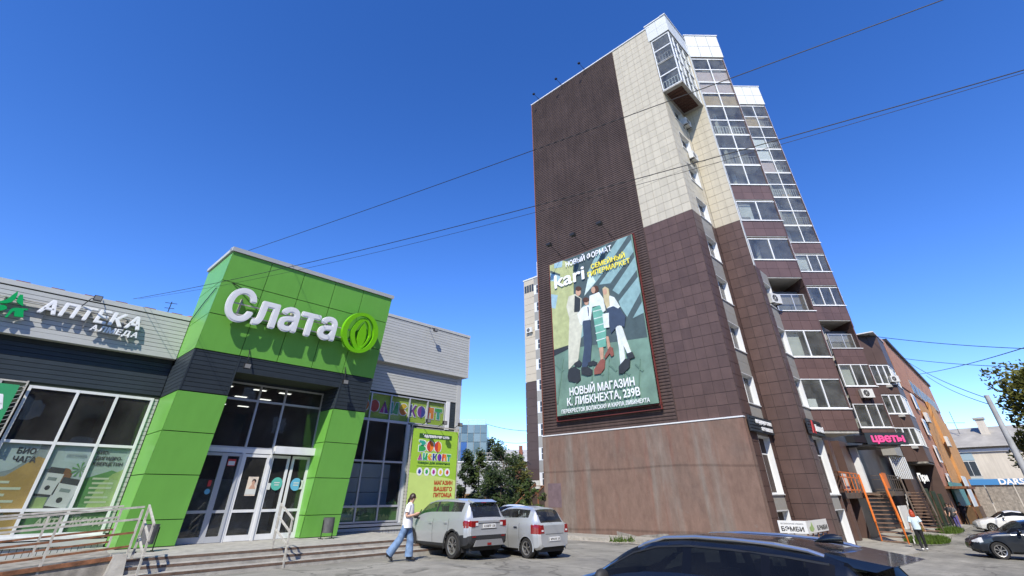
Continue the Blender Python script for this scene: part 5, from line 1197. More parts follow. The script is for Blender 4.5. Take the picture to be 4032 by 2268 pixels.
MB(fr).box(-14, 3, -1, p.z, -12, 0).build('wall', BRICK, bh); MB(fr).prism([(-14.5, p.z), (3.5, p.z), (3.5, p.z+.01), (-14.5, p.z+.01)], -12.3, .5).build('eave', DKMETAL, bh)
m = MB(fr); m.hexa([(-14.6, p.z+.02, .6), (3.6, p.z+.02, .6), (3.6, p.z+.02, -12.6), (-14.6, p.z+.02, -12.6)], [(-12, p.z+2.4, -5), (1.5, p.z+2.4, -5), (1.5, p.z+2.4, -7), (-12, p.z+2.4, -7)]); ro = m.build('roof', ROOFM, bh)
MB(fr).box(-1.4, -.7, p.z+.8, p.z+2.9, -3, -2.3).build('chimney', BRICK, ro)
wall_windows(bh, fr, (-9.5, -6.5, -3.6, -1.0), (p.z-2.3, p.z-5.2), 1.3, 1.5, WHITE, FARG)
ft = empty('far_tower', (55, 42, 0), 'distant beige and brown apartment tower beside the ribbed gable', 'apartment building')
FT = Fr((52, 47.0, 0), (0, -1, 0))
MB().box(52.1, 66, 30, 46.9, -1, 31).build('core', TILE_BACKD, ft)
tb = mk('far_beige', (.5, .44, .34), .6, noise=.06, nscale=.5); td = mk('far_brown', (.075, .05, .043), .6, noise=.1, nscale=.5)
for k in range(15): piece('tile_course', tb, ft, FT, 0, 2.1, 15.4+k*1.05, 15.4+k*1.05+1.02, 0, .03)
for k in range(15): piece('tile_course', td, ft, FT, 0, 2.1, -1+k*1.09, -1+k*1.09+1.07, 0, .03)
piece('brown_strip', td, ft, FT, 3.45, 9, -1, 31.0, 0, .04)
for k in range(10):
    z = 2.6+k*2.85; w_o = MB(FT).box(2.1, 3.42, z, z+1.5, -.02, .02).build('window', WHITE, ft); piece('pane', FARG, w_o, FT, 2.6, 3.36, z+.1, z+.75, .02, .03); piece('pane', FARG, w_o, FT, 2.6, 3.36, z+.82, z+1.42, .02, .03)
    piece('grey_panel', TGREY, ft, FT, 2.1, 3.42, z+1.52, z+2.83, 0, .03)
for k in range(4): piece('loggia_pane', FARG, ft, FT, .15+k*.5, .55+k*.5, 28.9, 30.1, .031, .04)
MB(FT).box(-.1, 9, 31, 31.2, -.3, .1).build('roof_flashing', WHITE, ft); MB(FT).box(2.9, 3.4, 31.2, 33.6, -.3, .1).build('white_parapet', WHITE, ft)
ac(FT, .6, 22.4, .0, 'white air conditioner high on the distant tower', 1.1, .75); ac(FT, 1.0, 2.3, 0, 'white air conditioner low on the distant tower', 1.2, .9)
# ---- fence and rusty stair
FEN = mk('ochre_fence', (.2, .11, .045), .85, noise=.2, nscale=1.5); fo = empty('board_fence', (33, 35, 0), 'ochre board fence behind the parked cars', 'fence')
a = at(1150, 1250, 50); b_ = at(1328, 1250, 47)
fr = Fr((a.x, a.y, 0), (b_.x-a.x, b_.y-a.y, 0)); Lf = hypot(b_.x-a.x, b_.y-a.y)
for k in range(14): piece('fence_board', FEN, fo, fr, Lf*k/14+.02, Lf*(k+1)/14-.02, -.6, 1.75, 0, .04)
rs = empty('rusty_stair', (25.4, 23, -.2), 'rusty steel stair frame leaning at the gable corner', 'stair')
m = MB()
P1 = [(q.x, q.y, q.z) for q in (at(1362, 1235, 33), at(1330, 1290, 31))]
for dy in (0, .9): m.tube((25.6, 21.6+dy, 2.2), (25.2, 25.2+dy, -.3), .05, 5)
for k in range(3): m.tube((25.5, 22.2+k*.9, 1.7-k*.6), (25.5, 22.2+k*.9, -.3), .04, 5)
for k in range(7): m.tube((25.55-.05*k, 21.7+k*.5, 2.1-k*.35), (25.55-.05*k, 22.6+k*.5, 2.1-k*.35), .03, 4)
m.build('frame', RUST, rs)
# ---- orange brick building and pale house at the end of the street
ORB = mk('orange_brick', (.5, .25, .085), .85, noise=.15, nscale=1.2); ORR = mk('red_brick_far', (.42, .2, .12), .85, noise=.15, nscale=1)
ob = empty('orange_building', (88, 10, -.8), 'orange and red brick building behind the tower bays', 'building'); FO = FY(5.9)
MB().box(67, 106, 5.95, 24, -1.5, 16.6).build('core', ORR, ob)
m = MB(FO); m.prism([(67, 11.4), (106, 12.6), (106, 16.7), (67, 16.5)], 0, .05); m.build('red_upper_wall', ORR, ob)
MB(FO).box(76, 106, -1.4, 11.0, 0, .05).build('orange_lower_wall', ORB, ob)
MB(FO).box(86, 93, -1.4, 12.0, .05, .35).build('orange_pilaster', ORB, ob)
for k in range(8): o = MB(FO).box(76+3.4*k, 78.4+3.4*k, 11.9+.05*k, 13.4+.05*k, .05, .12).build('window', TGREY, ob); piece('pane', FARG, o, FO, 76.2+3.4*k, 77.1+3.4*k, 12.1+.05*k, 13.2+.05*k, .12, .13); piece('pane', FARG, o, FO, 77.3+3.4*k, 78.2+3.4*k, 12.1+.05*k, 13.2+.05*k, .12, .13)
for k in range(4): o = MB(FO).box(71, 73.2, 1.8+2.6*k, 3.4+2.6*k, .1, .2).build('window', WHITE, ob); piece('pane', FARG, o, FO, 71.3, 73, 2+2.6*k, 3.2+2.6*k, .2, .21)
MB().box(68.8, 106.3, 5.6, 24, 16.6, 16.9).build('roof_edge', DKMETAL, ob)
MB(FO).box(84, 89, .3, 3.4, .4, .5).build('pale_poster', mk('pale_poster', (.55, .6, .62), .6), ob); MB(FO).box(70, 82, .5, 2.6, .1, .3).build('teal_awning', mk('teal_awning', (.08, .25, .24), .6), ob)
ac(FO, 75, 8.6, .1, 'white air conditioner high on the orange building', 1.5, 1.0); ac(FO, 84, 6.6, .4, 'white air conditioner on the orange pilaster', 1.6, 1.1)
CREAM = mk('cream_wall', (.55, .5, .42), .9, noise=.1, nscale=.4, streak=.08)
ph_ = empty('pale_house', (118, -2, -.8), 'pale plastered house with grey metal roof and chimney', 'house'); FPH = Fr((117, 10, 0), (0, -1, 0))
MB(FPH).box(0, 26, -1.5, 8.2, -14, 0).build('wall', CREAM, ph_)
m = MB(FPH); m.hexa([(-.8, 8.2, .8), (26.8, 8.2, .8), (26.8, 8.2, -14.5), (-.8, 8.2, -14.5)], [(3, 11.6, -6), (22, 11.6, -6), (22, 11.6, -8), (3, 11.6, -8)]); ro = m.build('roof', mk('old_metal_roof', (.33, .31, .27), .6, noise=.2, nscale=.6), ph_)
MB(FPH).box(7.4, 8.6, 9.5, 12.6, -4.5, -3.3).build('chimney', CREAM, ro); MB(FPH).box(7.2, 8.8, 12.6, 12.9, -4.7, -3.1).build('chimney_cap', CONC, ro)
MB(FPH).box(-.2, 26.2, 7.5, 7.9, 0, .25).build('cornice', WHITE, ph_)
f = MB(FPH); f.tube((4.6, 10.5, -3), (4.6, 14.2, -3), .05, 4); f.tube((3.6, 12.4, -3), (6.0, 12.2, -3), .04, 4); f.build('aerial', DKMETAL, ph_)
PBL = mk('pale_blue_panel', (.3, .4, .45), .8)
for a in (3.2, 12): 
    wall_windows(ph_, FPH, (a,), (4.0, .2), 1.9, 2.2, WHITE, FARG); 
    for z in (2.5, 6.3): piece('blue_panel', PBL, ph_, FPH, a, a+1.9, z, z+1.3, 0, .06)
ki = empty('kiosk_fence', (95, 0, -.8), 'grey concrete fence with blue DARS fascia', 'fence'); FK = Fr((100, 7.5, 0), (0, -1, 0))
for k in range(6): piece('fence_panel', M_['old_concrete'], ki, FK, .1+3*k, 3+3*k, -1.2, 2.6, 0, .12)
DBL = mk('fascia_blue', (.05, .22, .5), .5); MB(FK).box(.6, 12, 2.6, 3.3, 0, .3).build('fascia', DBL, ki); text_on('lettering', 'DARS', SIGNW, ki, FK, 4.75, 2.65, .32, w=2.6, h=.7, bold=.05)
MB(FK).box(7.6, 10.5, .3, 1.2, .121, .126).build('faded_graffiti', mk('graffiti_red', (.3, .1, .08), .9, noise=.4, nscale=2), ki)
# ---- concrete pole
CP = mk('pole_concrete', (.36, .37, .38), .85, noise=.2, nscale=2); po_ = empty('concrete_pole', (46, -.2, gz(46, 0)), 'leaning-looking concrete street pole in front of the big tree', 'pole')
m = MB(); m.tube((46, -.2, gz(46, 0)-.2), (46, -.2, 7.2), .24, 12, .14); m.build('shaft', CP, po_, smooth=True, angle=50)
m = MB(); m.tube((47.4, -.35, gz(46, 0)-.2), (46.2, -.2, 4.0), .12, 10, .1); m.build('strut', CP, po_, smooth=True, angle=50)
# ---- wires
WIRE = mk('black_wire', (.012, .012, .013), .6)
def wire(lab, A, B, sag, r=.014, n=28):
    A, B = Vector(A), Vector(B); pts = []
    for k in range(n+1): t = k/n; p = A.lerp(B, t); p.z -= sag*4*t*(1-t); pts.append(tuple(p))
    o = MB().pipe(pts, r, 5).build('overhead_wire', WIRE); tag(o, lab, 'wire', 'overhead wires'); return o
def far_end(p, q, D): # a wire through two pixels, its far end known
    return at(*q, D)
wire('thick overhead wire crossing the top of the gable', on_y(620, 632, 19.5), at(2500, -48, 9.5), .10, .010)
wire('upper wire of the pair crossing the middle of the gable', on_y(335, 752, 20.3), at(2700, 140, 8.5), .3, .008)
wire('lower wire of the pair crossing the middle of the gable', on_y(350, 752, 20.3), at(2700, 146, 8.5), .42, .0045)
wire('wire from the far tower bay to the right edge', (62, 6.5, 16), at(2700, 880, 60), .3, .03); wire('rising wire over the orange building', at(2305, 942, 95), at(2700, 835, 40), .3, .03)
wire('level wire behind the pole top', at(2268, 901, 80), at(2700, 925, 60), .3, .03); wire('wire falling to the concrete pole top', at(2275, 905, 80), (46, -.2, 7.0), .4, .026); wire('second wire falling to the concrete pole top', at(2330, 945, 95), (46, -.2, 6.6), .4, .026)
wire('wire between the glass office and the far tower', at(1222, 1066, 76), at(1325, 1084, 66), .2, .03)
wire('low wire over the brick house', at(1260, 1110, 90), at(1325, 1113, 90), .2, .03)
cab = MB().pipe([(3.78, 19.9, 7.0), (3.79, 18.9, 7.45), (3.79, 17.9, 7.75), (4.2, 17.55, 7.95), (5.1, 17.42, 7.6)], .014, 5).build('sign_cable', WIRE); tag(cab, 'black cable looping over the green portal corner to the sign', 'cable')
# old brick roof edge and pots behind the pharmacy wing
ra = empty('rear_roof', (2.5, 27, 7), 'old brick parapet with red pot behind the pharmacy roof', 'roof'); MB().box(-2, 6, 27, 27.3, 6.7, 9.0).build('brick_parapet', BRICK, ra)
for k in range(14): piece('parapet_brick', BRICK, ra, WORLD, -1.9+k*.56, -1.45+k*.56, 26.9, 27.4, 9.0, 9.12+.06*(k % 2))
m = MB(); m.grid(lambda u, v: (4.75+.22*cos(2*pi*u), 25+.22*sin(2*pi*u), 8.1+.5*v), 12, 2); m.disc(4.75, 25, 8.6, .22, 12); m.build('red_pot', mk('red_pot', (.4, .09, .05), .6), ra)
f = MB(); f.tube((4.1, 27, 9), (4.1, 27, 9.7), .025, 4); f.tube((3.85, 27, 9.6), (4.35, 27, 9.65), .015, 4); f.tube((3.9, 27, 9.35), (4.3, 27, 9.4), .015, 4); f.build('aerial', DKMETAL, ra)
# ---- the houses across the street, behind the viewer: they show in the glass
ac_b = empty('street_house', (10, -24, 0), 'long brick house across the street, mirrored in the shop glass', 'house')
FAC = Fr((75, -20, 0), (-1, 0, 0)); MB(FAC).box(0, 125, -1, 16.5, -12, 0).build('wall', mk('street_brick', (.16, .09, .07), .9, noise=.2, nscale=1.5), ac_b)
m = MB(FAC); m.hexa([(-.6, 16.5, .6), (125.6, 16.5, .6), (125.6, 16.5, -12.6), (-.6, 16.5, -12.6)], [(2, 19, -5), (123, 19, -5), (123, 19, -7), (2, 19, -7)]); m.build('roof', ROOFM, ac_b)
for j in range(5):
    for i in range(30): piece('window', FARG if (i*7+j*3) % 5 else WHITE, ac_b, FAC, 2+i*4.1, 3.5+i*4.1, 1.4+j*3, 3+j*3, .0, .04)
# ---- stairs in front of the tower shops
ORM = mk('orange_rail', (.62, .16, .025), .5, noise=.1, nscale=5); DKR = mk('dark_timber', (.11, .085, .065), .8, noise=.3, nscale=5); TRD = mk('worn_tread', (.24, .155, .11), .85, noise=.35, nscale=6)
def flight(name, lab, BL, BR, TL, TR, n, smat, tmat, rmat, cat='staircase'):
    BL, BR, TL, TR = map(Vector, (BL, BR, TL, TR)); e = empty(name, tuple((BL+BR)/2), lab, cat)
    for k in range(n):
        t = (k+.5)/n; l = BL.lerp(TL, t); r = BR.lerp(TR, t); d = (TL-BL); d.z = 0; d = d.normalized()*.16
        MB().hexa([tuple(l-d), tuple(r-d), tuple(r+d), tuple(l+d)], [tuple(q+Vector((0, 0, .05))) for q in (l-d, r-d, r+d, l+d)]).build('tread', tmat, e)
    for A, B in ((BL, TL), (BR, TR)):
        up = Vector((0, 0, .22)); s_ = (BR-BL).normalized()*.03
        MB().hexa([tuple(A-s_), tuple(A+s_), tuple(B+s_), tuple(B-s_)], [tuple(q+up) for q in (A-s_, A+s_, B+s_, B-s_)]).build('stringer', smat, e)
        h = Vector((0, 0, 1.0)); f = MB().tube(tuple(A+h), tuple(B+h), .06, 6); f.build('handrail', rmat, e); MB().tube(tuple(A+h*.5), tuple(B+h*.5), .032, 5).build('rail_bar', rmat, e)
        for k in range(5): q = A.lerp(B, k/4); MB().tube(tuple(q), tuple(q+h), .032, 5).build('baluster', rmat, e)
    return e
def landing(e, x0, x1, y0, y1, z, fmat, rmat, gap=None):
    MB().box(x0, x1, y0, y1, z-.3, z).build('landing', fmat, e)
    f = MB()
    for h in (1.0, .75, .1): f.box(x0, gap or x1, y0, y0+.04, z+h, z+h+.06); f.box(x0, x0+.04, y0+.041, y1, z+h+.001, z+h+.041)
    n = max(2, int(((gap or x1)-x0)/.8))
    for k in range(n+1): x = x0+((gap or x1)-x0-.03)*k/n; f.box(x, x+.05, y0+.001, y0+.038, z, z+1.0)
    f.build('landing_railing', rmat, e)
e1 = flight('entrance_stair', 'open stair with bright orange railings up to the flower shop', (37.5, 7.1, -.78), (36.95, 5.8, -.75), (40.6, 7.72, 1.65), (40.4, 6.5, 1.65), 12, ORM, TRD, ORM)
landing(e1, 35.6, 41.9, 7.75, 8.6, 1.68, DKR, ORM, 40.3); MB().box(40.6, 41.9, 6.5, 7.74, 1.45, 1.68).build('landing', DKR, e1)
MB().box(37.8, 40.2, 8.2, 8.25, 1.75, 2.7).build('white_board', CLW, e1); MB().box(40.9, 41.9, 6.45, 6.5, 1.9, 2.75).build('orange_panel', ORM, e1)
for k in range(12): piece('wall_lath', CONC if k % 3 else CLW, e1, WORLD, 37.6+k*.28, 37.75+k*.28, 5.62, 5.66, -.7+k*.19, -.5+k*.19)
e2 = flight('entrance_stair', 'dark timber stair further along the tower front', (50.8, 6.9, -.82), (50.4, 5.6, -.8), (54.6, 7.5, 1.75), (54.4, 6.3, 1.75), 13, DKR, TRD, DKR)
landing(e2, 49.5, 57, 7.5, 8.6, 1.78, DKR, DKR, 54.2)
MB().box(45.3, 48.3, 6.9, 7.0, -.4, .9).build('white_notice_board', CLW, e2)
pbk = empty('porch_lattice', (58, 7, 1), 'white slatted screen on the far porch', 'screen')
for k in range(9): piece('lath', WHITE, pbk, Fr((55.6, 7.9, 0), (1, -.25, 0)), .05+k*.36, .2+k*.36, 2.7, 4.4, 0, .05)
MB().box(55.5, 58.9, 7.2, 8.2, 4.45, 5.2).build('screen_header', TGREY, pbk)
bt_ = empty('timber_booth', (70, 4.9, -.9), 'brown timber booth with a thin canopy where people stand', 'booth')
MB().box(66.5, 76, 4.2, 7.2, 2.0, 2.2).build('canopy', RUST, bt_)
for x, y in ((67, 4.4), (75.6, 4.4), (75.6, 5.6)): MB().box(x, x+.15, y, y+.15, -1.1, 2.0).build('post', RUST, bt_)
WOODB = mk('booth_wood', (.13, .075, .035), .8, noise=.2, nscale=3); MB().box(70, 75.5, 4.3, 4.4, -1.1, .5).build('front_board', WOODB, bt_); MB().box(70, 70.1, 4.4, 6.6, -1.1, .5).build('side_board', WOODB, bt_)
for k in range(3): piece('shade_net', LEAF[0], bt_, WORLD, 57+k*2.6, 59.5+k*2.6, 6.5-.15*k, 6.55-.15*k, -.9, 2.0-.2*k)

# ================================================================== vehicles
def paint(name, c, metal=.6, rough=.32, dust=.12):
    m, N, L, B = new_mat(name); B.inputs['Metallic'].default_value = metal; B.inputs['Roughness'].default_value = rough; B.inputs['Coat Weight'].default_value = .7; B.inputs['Coat Roughness'].default_value = .06
    geo = N.new('ShaderNodeNewGeometry'); n = N.new('ShaderNodeTexNoise'); n.inputs['Scale'].default_value = 2.2; n.inputs['Detail'].default_value = 6; L.new(geo.outputs['Position'], n.inputs['Vector'])
    r = N.new('ShaderNodeMapRange'); r.inputs['From Min'].default_value = .35; r.inputs['From Max'].default_value = .75; r.inputs['To Min'].default_value = 0; r.inputs['To Max'].default_value = dust; L.new(n.outputs[0], r.inputs[0])
    x = N.new('ShaderNodeMix'); x.data_type = 'RGBA'; L.new(r.outputs[0], x.inputs[0]); x.inputs[6].default_value = (*c, 1); x.inputs[7].default_value = (.3, .27, .22, 1); L.new(x.outputs[2], B.inputs['Base Color'])
    r2 = N.new('ShaderNodeMapRange'); r2.inputs['From Min'].default_value = .35; r2.inputs['From Max'].default_value = .75; r2.inputs['To Min'].default_value = rough; r2.inputs['To Max'].default_value = rough+.15; L.new(n.outputs[0], r2.inputs[0]); L.new(r2.outputs[0], B.inputs['Roughness']); return m
SILV = paint('silver_paint', (.58, .595, .6), .6, .34, .06); SILV2 = paint('silver_paint_hatch', (.6, .615, .62), .6, .34, .06); BLK = paint('black_paint', (.004, .0045, .005), 0, .2, .02); NAVY = paint('dark_blue_paint', (.016, .022, .032), .4, .25, .05); WHT = paint('white_car_paint', (.68, .68, .67), 0, .3, .06)
DKC = paint('dark_car_paint', (.02, .022, .026), .4, .25, .08)
PLAS = mk('black_plastic', (.022, .022, .023), .65, noise=.2, nscale=8); TYRE = mk('tyre_rubber', (.024, .023, .022), .9, noise=.3, nscale=12); RIMM = mk('alloy_rim', (.42, .41, .39), .35, metal=.7, noise=.15, nscale=9)
CGL = glass_mat('car_glass', (.5, .54, .53), dust=.03); CGD = glass_mat('tinted_car_glass', (.16, .18, .18), refl=.55, dust=.01)
TAIL = plain('tail_light_red', (.22, .01, .01), .12, spec=.8); TAILW = plain('lamp_clear', (.6, .6, .6), .15); CHR = mk('chrome', (.75, .75, .76), .12, metal=1); SEAT = mk('car_interior', (.03, .03, .032), .8)
RAILC = mk('brushed_rail', (.6, .6, .6), .28, metal=.9); PLATE = mk('number_plate', (.72, .72, .7), .5); TRIMK = mk('gloss_black_trim', (.004, .004, .005), .35, spec=.3); SEAMM = mk('panel_gap', (.05, .05, .05), .8)
def itp(tab, x):
    if x <= tab[0][0]: return tab[0][1]
    for (x0, v0), (x1, v1) in zip(tab, tab[1:]):
        if x <= x1: t = (x-x0)/(x1-x0); t = t*t*(3-2*t)*.5+t*.5; return v0+(v1-v0)*t
    return tab[-1][1]
def car(name, label, S, pos, heading, body, glass, cat='car', fine=.035, group=None, scale=1.0):
    """body is a skin over cross-sections; x runs from the rear bumper forward, y to the left, z up from the ground"""
    L, W = S['L'], S['W']; root = empty(name, (0, 0, 0), label, cat, group)
    def rows(x):
        zb = itp(S['zbot'], x); b = itp(S['belt'], x); t = itp(S['top'], x); zc = min(itp(S['cant'], x), t-.004); wb = itp(S['wb'], x); wc = itp(S['wc'], x); zm = zb+(b-zb)*.55
        zc = max(zc, b+.003); t = max(t, zc+.003)
        return [(wb*.80, zb), (wb*.97, zb+.07), (wb*1.015, zm), (wb, b-.06), (wb*.975, b), (wc, zc), (wc*.9, zc+(t-zc)*.55), (wc*.5, zc+(t-zc)*.92), (0, t)]
    xs = set(); x = 0
    while x <= L: xs.add(round(x, 3)); x += fine
    for z0, z1 in ((0, .7), (L-.6, L)):
        x = z0
        while x <= z1: xs.add(round(x, 3)); x += fine*.5
    xs = sorted(xs); sub = [1, 1, 5, 5, 2, 10, 3, 3, 3]
    R0 = rows(0); K = []
    for k in range(8):
        for q in range(sub[k+1]): K.append((k, q/sub[k+1]))
    K.append((8, 0))
    meshes = {}
    def get(nm, mat): 
        if nm not in meshes: meshes[nm] = (MB(), mat, {})
        return meshes[nm]
    def addf(nm, mat, pts):
        key_ = nm
        if nm not in ('body', 'bumper', 'windscreen', 'rear_window'):
            xm_ = sum(p[0] for p in pts)/len(pts); key_ = (nm, pts[0][1]+pts[1][1] > 0, xm_ > L/2 if 'light' in nm or 'bumper' in nm else sum(xm_ > q for q in S.get('wsplit', ())) if nm in ('side_window', 'window_trim') else 0)
        elif nm != 'body': key_ = (nm, sum(p[0] for p in pts)/len(pts) > L/2)
        if key_ not in meshes: meshes[key_] = (MB(), mat, {})
        m, _, d = meshes[key_]; ids = []
        for p in pts:
            key = (round(p[0], 4), round(p[1], 4), round(p[2], 4))
            if key not in d: d[key] = m.p(*p)
            ids.append(d[key])
        if len(set(ids)) > 2: m.face(*[i for n_, i in enumerate(ids) if i not in ids[:n_]])
    grid = []
    for x in xs:
        r = rows(x); g_ = []
        for k, t in K:
            if t == 0: g_.append(r[k])
            else: g_.append((r[k][0]+(r[k+1][0]-r[k][0])*t, r[k][1]+(r[k+1][1]-r[k][1])*t))
        grid.append(g_)
    ra = S['wr']*1.17
    for i in range(len(xs)-1):
        for j in range(len(K)-1):
            xm = (xs[i]+xs[i+1])/2; q = [(xs[i], *grid[i][j]), (xs[i+1], *grid[i+1][j]), (xs[i+1], *grid[i+1][j+1]), (xs[i], *grid[i][j+1])]
            zm = sum(p[2] for p in q)/4; ym = sum(p[1] for p in q)/4; row = K[j][0]+K[j][1]+.5/sub[K[j][0]+1]
            if row < 4 and any(hypot(xm-xa, zm-S['wr']) < ra for xa in S['axles']): continue
            nm, mat = S['part'](xm, ym, zm, row, 'side'); mt = {'b': body, 'p': PLAS, 'g': glass, 'gs': glass, 'r': TAIL, 'w': TAILW, 'k': TRIMK}[mat]
            for s in (1, -1):
                qq = [(p[0], s*p[1], p[2]) for p in q]; addf(nm if mat != 'gs' else nm, mt, qq if s < 0 else qq[::-1])
    for i0, sgn in ((0, 1), (len(xs)-1, -1)):       # close the ends with level strips
        for j in range(len(K)-1):
            (y0, z0), (y1, z1) = grid[i0][j], grid[i0][j+1]; nm, mat = S['part'](xs[i0], 0, (z0+z1)/2, K[j][0]+.5, 'end'); mt = {'b': body, 'p': PLAS, 'g': glass, 'r': TAIL, 'w': TAILW, 'k': TRIMK}[mat]
            q = [(xs[i0], y0, z0), (xs[i0], -y0, z0), (xs[i0], -y1, z1), (xs[i0], y1, z1)]; addf(nm, mt, q if sgn > 0 else q[::-1])
    obs = {}
    for key_, (m, mt, d) in meshes.items(): nm = key_ if isinstance(key_, str) else key_[0]; obs[nm] = link(nm, m.mesh(nm, mt, True, 35), root)
    bod = obs['body']
    # underside, arch linings, arch lips
    MB().box(.15, L-.2, -W*.36, W*.36, S['wr']*.62, S['wr']*1.05).build('underbody', PLAS, root)
    for xa in S['axles']:
        for s in (1, -1):
            yo = s*itp(S['wb'], xa)*1.0; m = MB(); n = 16
            for k in range(n):
                t0, t1 = pi*k/n-.15, pi*(k+1)/n+.0-.15+.02; A = [(xa+ra*cos(t), yo*.99, S['wr']+ra*sin(t)) for t in (t0, t1)]; B = [(p[0], yo*.62, p[2]) for p in A]; m.poly([A[0], A[1], B[1], B[0]])
            m.poly([(xa+ra*cos(2*pi*k/20), yo*.62, S['wr']+ra*sin(2*pi*k/20)) for k in range(20)]); m.build('arch_lining', PLAS, root)
            m = MB(); w = S.get('lip', .03)
            t_ = [-.25+(pi+.5)*k/22 for k in range(23)]
            def yy(r_, t): z = S['wr']+r_*sin(t); return s*(itp(S['wb'], xa+r_*cos(t))*(1.012 if z < .75 else 1.0)+.008)
            for a, b_ in zip(t_, t_[1:]):
                m.poly([(xa+(ra-.012)*cos(a), yy(ra, a), S['wr']+(ra-.012)*sin(a)), (xa+(ra-.012)*cos(b_), yy(ra, b_), S['wr']+(ra-.012)*sin(b_)), (xa+(ra+w)*cos(b_), yy(ra+w, b_)-.004*s, S['wr']+(ra+w)*sin(b_)), (xa+(ra+w)*cos(a), yy(ra+w, a)-.004*s, S['wr']+(ra+w)*sin(a))])
            m.build('wheel_arch', PLAS if S.get('cladding') else body, root)
    # wheels
    def wheel():
        r = S['wr']; rr = r*.68; m = MB(); prof = [(rr, -.09), (r*.93, -.105), (r, -.075), (r, .075), (r*.93, .105), (rr, .095), (rr*.97, .05)]; n = 28
        ids = [[m.p(a*cos(2*pi*k/n), c, a*sin(2*pi*k/n)) for a, c in prof] for k in range(n)]
        for k in range(n):
            for q in range(len(prof)-1): m.face(ids[k][q], ids[(k+1) % n][q], ids[(k+1) % n][q+1], ids[k][q+1])
        tm = m.mesh('wheel', TYRE, True, 40)
        m = MB(); ns = S.get('spokes', 5)
        for k in range(n):
            a, b_ = 2*pi*k/n, 2*pi*(k+1)/n
            m.poly([(rr*cos(a), .095, rr*sin(a)), (rr*cos(b_), .095, rr*sin(b_)), (rr*.88*cos(b_), .085, rr*.88*sin(b_)), (rr*.88*cos(a), .085, rr*.88*sin(a))]); m.poly([(rr*.88*cos(a), .085, rr*.88*sin(a)), (rr*.88*cos(b_), .085, rr*.88*sin(b_)), (rr*.86*cos(b_), -.05, rr*.86*sin(b_)), (rr*.86*cos(a), -.05, rr*.86*sin(a))])
        for k in range(ns):
            a = 2*pi*k/ns+.3
            for off in ((-.13, .13) if S.get('split') else (0,)):
                w0, w1 = (.12, .085) if not S.get('split') else (.06, .05); c0 = a+off*.6; c1 = a+off*1.5
                P = lambda rad, t, y: (rr*rad*cos(t), y, rr*rad*sin(t))
                m.hexa([P(.15, c0-w0*2.2, .04), P(.9, c1-w1, .055), P(.9, c1+w1, .055), P(.15, c0+w0*2.2, .04)][::-1], [P(.15, c0-w0*2.2, .075), P(.9, c1-w1, .09), P(.9, c1+w1, .09), P(.15, c0+w0*2.2, .075)][::-1])
        m.poly([(rr*.2*cos(2*pi*k/12), .08, rr*.2*sin(2*pi*k/12)) for k in range(12)][::-1]); rm = m.mesh('rim', RIMM)
        m = MB(); m.poly([(rr*.9*cos(2*pi*k/20), .0, rr*.9*sin(2*pi*k/20)) for k in range(20)][::-1]); dm = m.mesh('brake_disc', DKMETAL); return tm, rm, dm
    tm, rm, dm = wheel()
    for xa in S['axles']:
        for s in (1, -1):
            Mx = Matrix.Translation((xa, s*(itp(S['wb'], xa)-.11), S['wr'])) @ (Matrix.Identity(4) if s > 0 else Matrix.Rotation(pi, 4, 'Z')); w = link('wheel', tm, root, Mx); link('rim', rm, w, Mx); link('brake_disc', dm, w, Mx)
    # doors: gaps, handles; mirrors
    for xd in S['seams']:
        m = MB()
        for s in (1, -1):
            r = rows(xd); pts = [(xd, s*(y+.003), z) for y, z in r[1:5]]
            for a, b_ in zip(pts, pts[1:]): m.poly([a, (a[0]+.014, a[1], a[2]), (b_[0]+.014, b_[1], b_[2]), b_])
        m.build('door_gap', SEAMM, bod)
    for xd in S['handles']:
        for s in (1, -1): r = rows(xd); y, z = r[3]; MB().box(xd, xd+.18, s*(y+.0)-.02, s*(y+.0)+.03, z-.07, z-.035).build('door_handle', body if not S.get('chromeh') else CHR, bod)
    xm = S['mirror']
    for s in (1, -1):
        y = rows(xm)[4][0]; z = rows(xm)[4][1]; m = MB(); m.grid(lambda u, v: (xm+.05+.075*cos(pi*v)*1.0, s*(y+.14)+.12*sin(pi*v)*cos(2*pi*u), z+.1+.09*sin(pi*v)*sin(2*pi*u)), 12, 8); mo = m.build('mirror', S.get('mirmat', body), root, smooth=True)
        MB().box(xm+.02, xm+.08, min(s*(y-.02), s*(y+.08)), max(s*(y-.02), s*(y+.08)), z+.0, z+.04).build('mirror_stalk', PLAS, root)
    # cabin
    xa, xb = S['cabin']; bz = itp(S['belt'], (xa+xb)/2)
    MB().box(xa, xb, -W*.38, W*.38, .35, bz-.25).build('cabin_floor', SEAT, root)
    for sx in S['seats']:
        for s in (1, -1): m = MB(); m.hexa([(sx, s*.38-.22, .5), (sx+.16, s*.38-.22, .5), (sx+.16, s*.38+.22, .5), (sx, s*.38+.22, .5)], [(sx-.14, s*.38-.19, bz+.14), (sx-.03, s*.38-.19, bz+.14), (sx-.03, s*.38+.19, bz+.14), (sx-.14, s*.38+.19, bz+.14)]); m.box(sx-.16, sx-.06, s*.38-.12, s*.38+.12, bz+.17, bz+.36); m.build('seat', SEAT, root)
    if 'extra' in S: S['extra'](root, bod, rows, body)
    # move into place: heading is the direction the nose points
    gzv = pos[2]; fx = Vector((cos(heading), sin(heading), 0))
    M = Matrix.Translation(Vector(pos)) @ Matrix.Rotation(heading, 4, 'Z') @ Matrix.Diagonal((scale, scale, scale, 1))
    def mv(o):
        for ch in o.children: mv(ch)
        Mn = M @ WM[o.name]; WM[o.name] = Mn
    mv(root)
    def setm(o, par):
        o.matrix_basis = WM[o.name]
        if par is not None: o.matrix_parent_inverse = WM[par.name].inverted()
        for ch in o.children: setm(ch, o)
    setm(root, None)
    return root
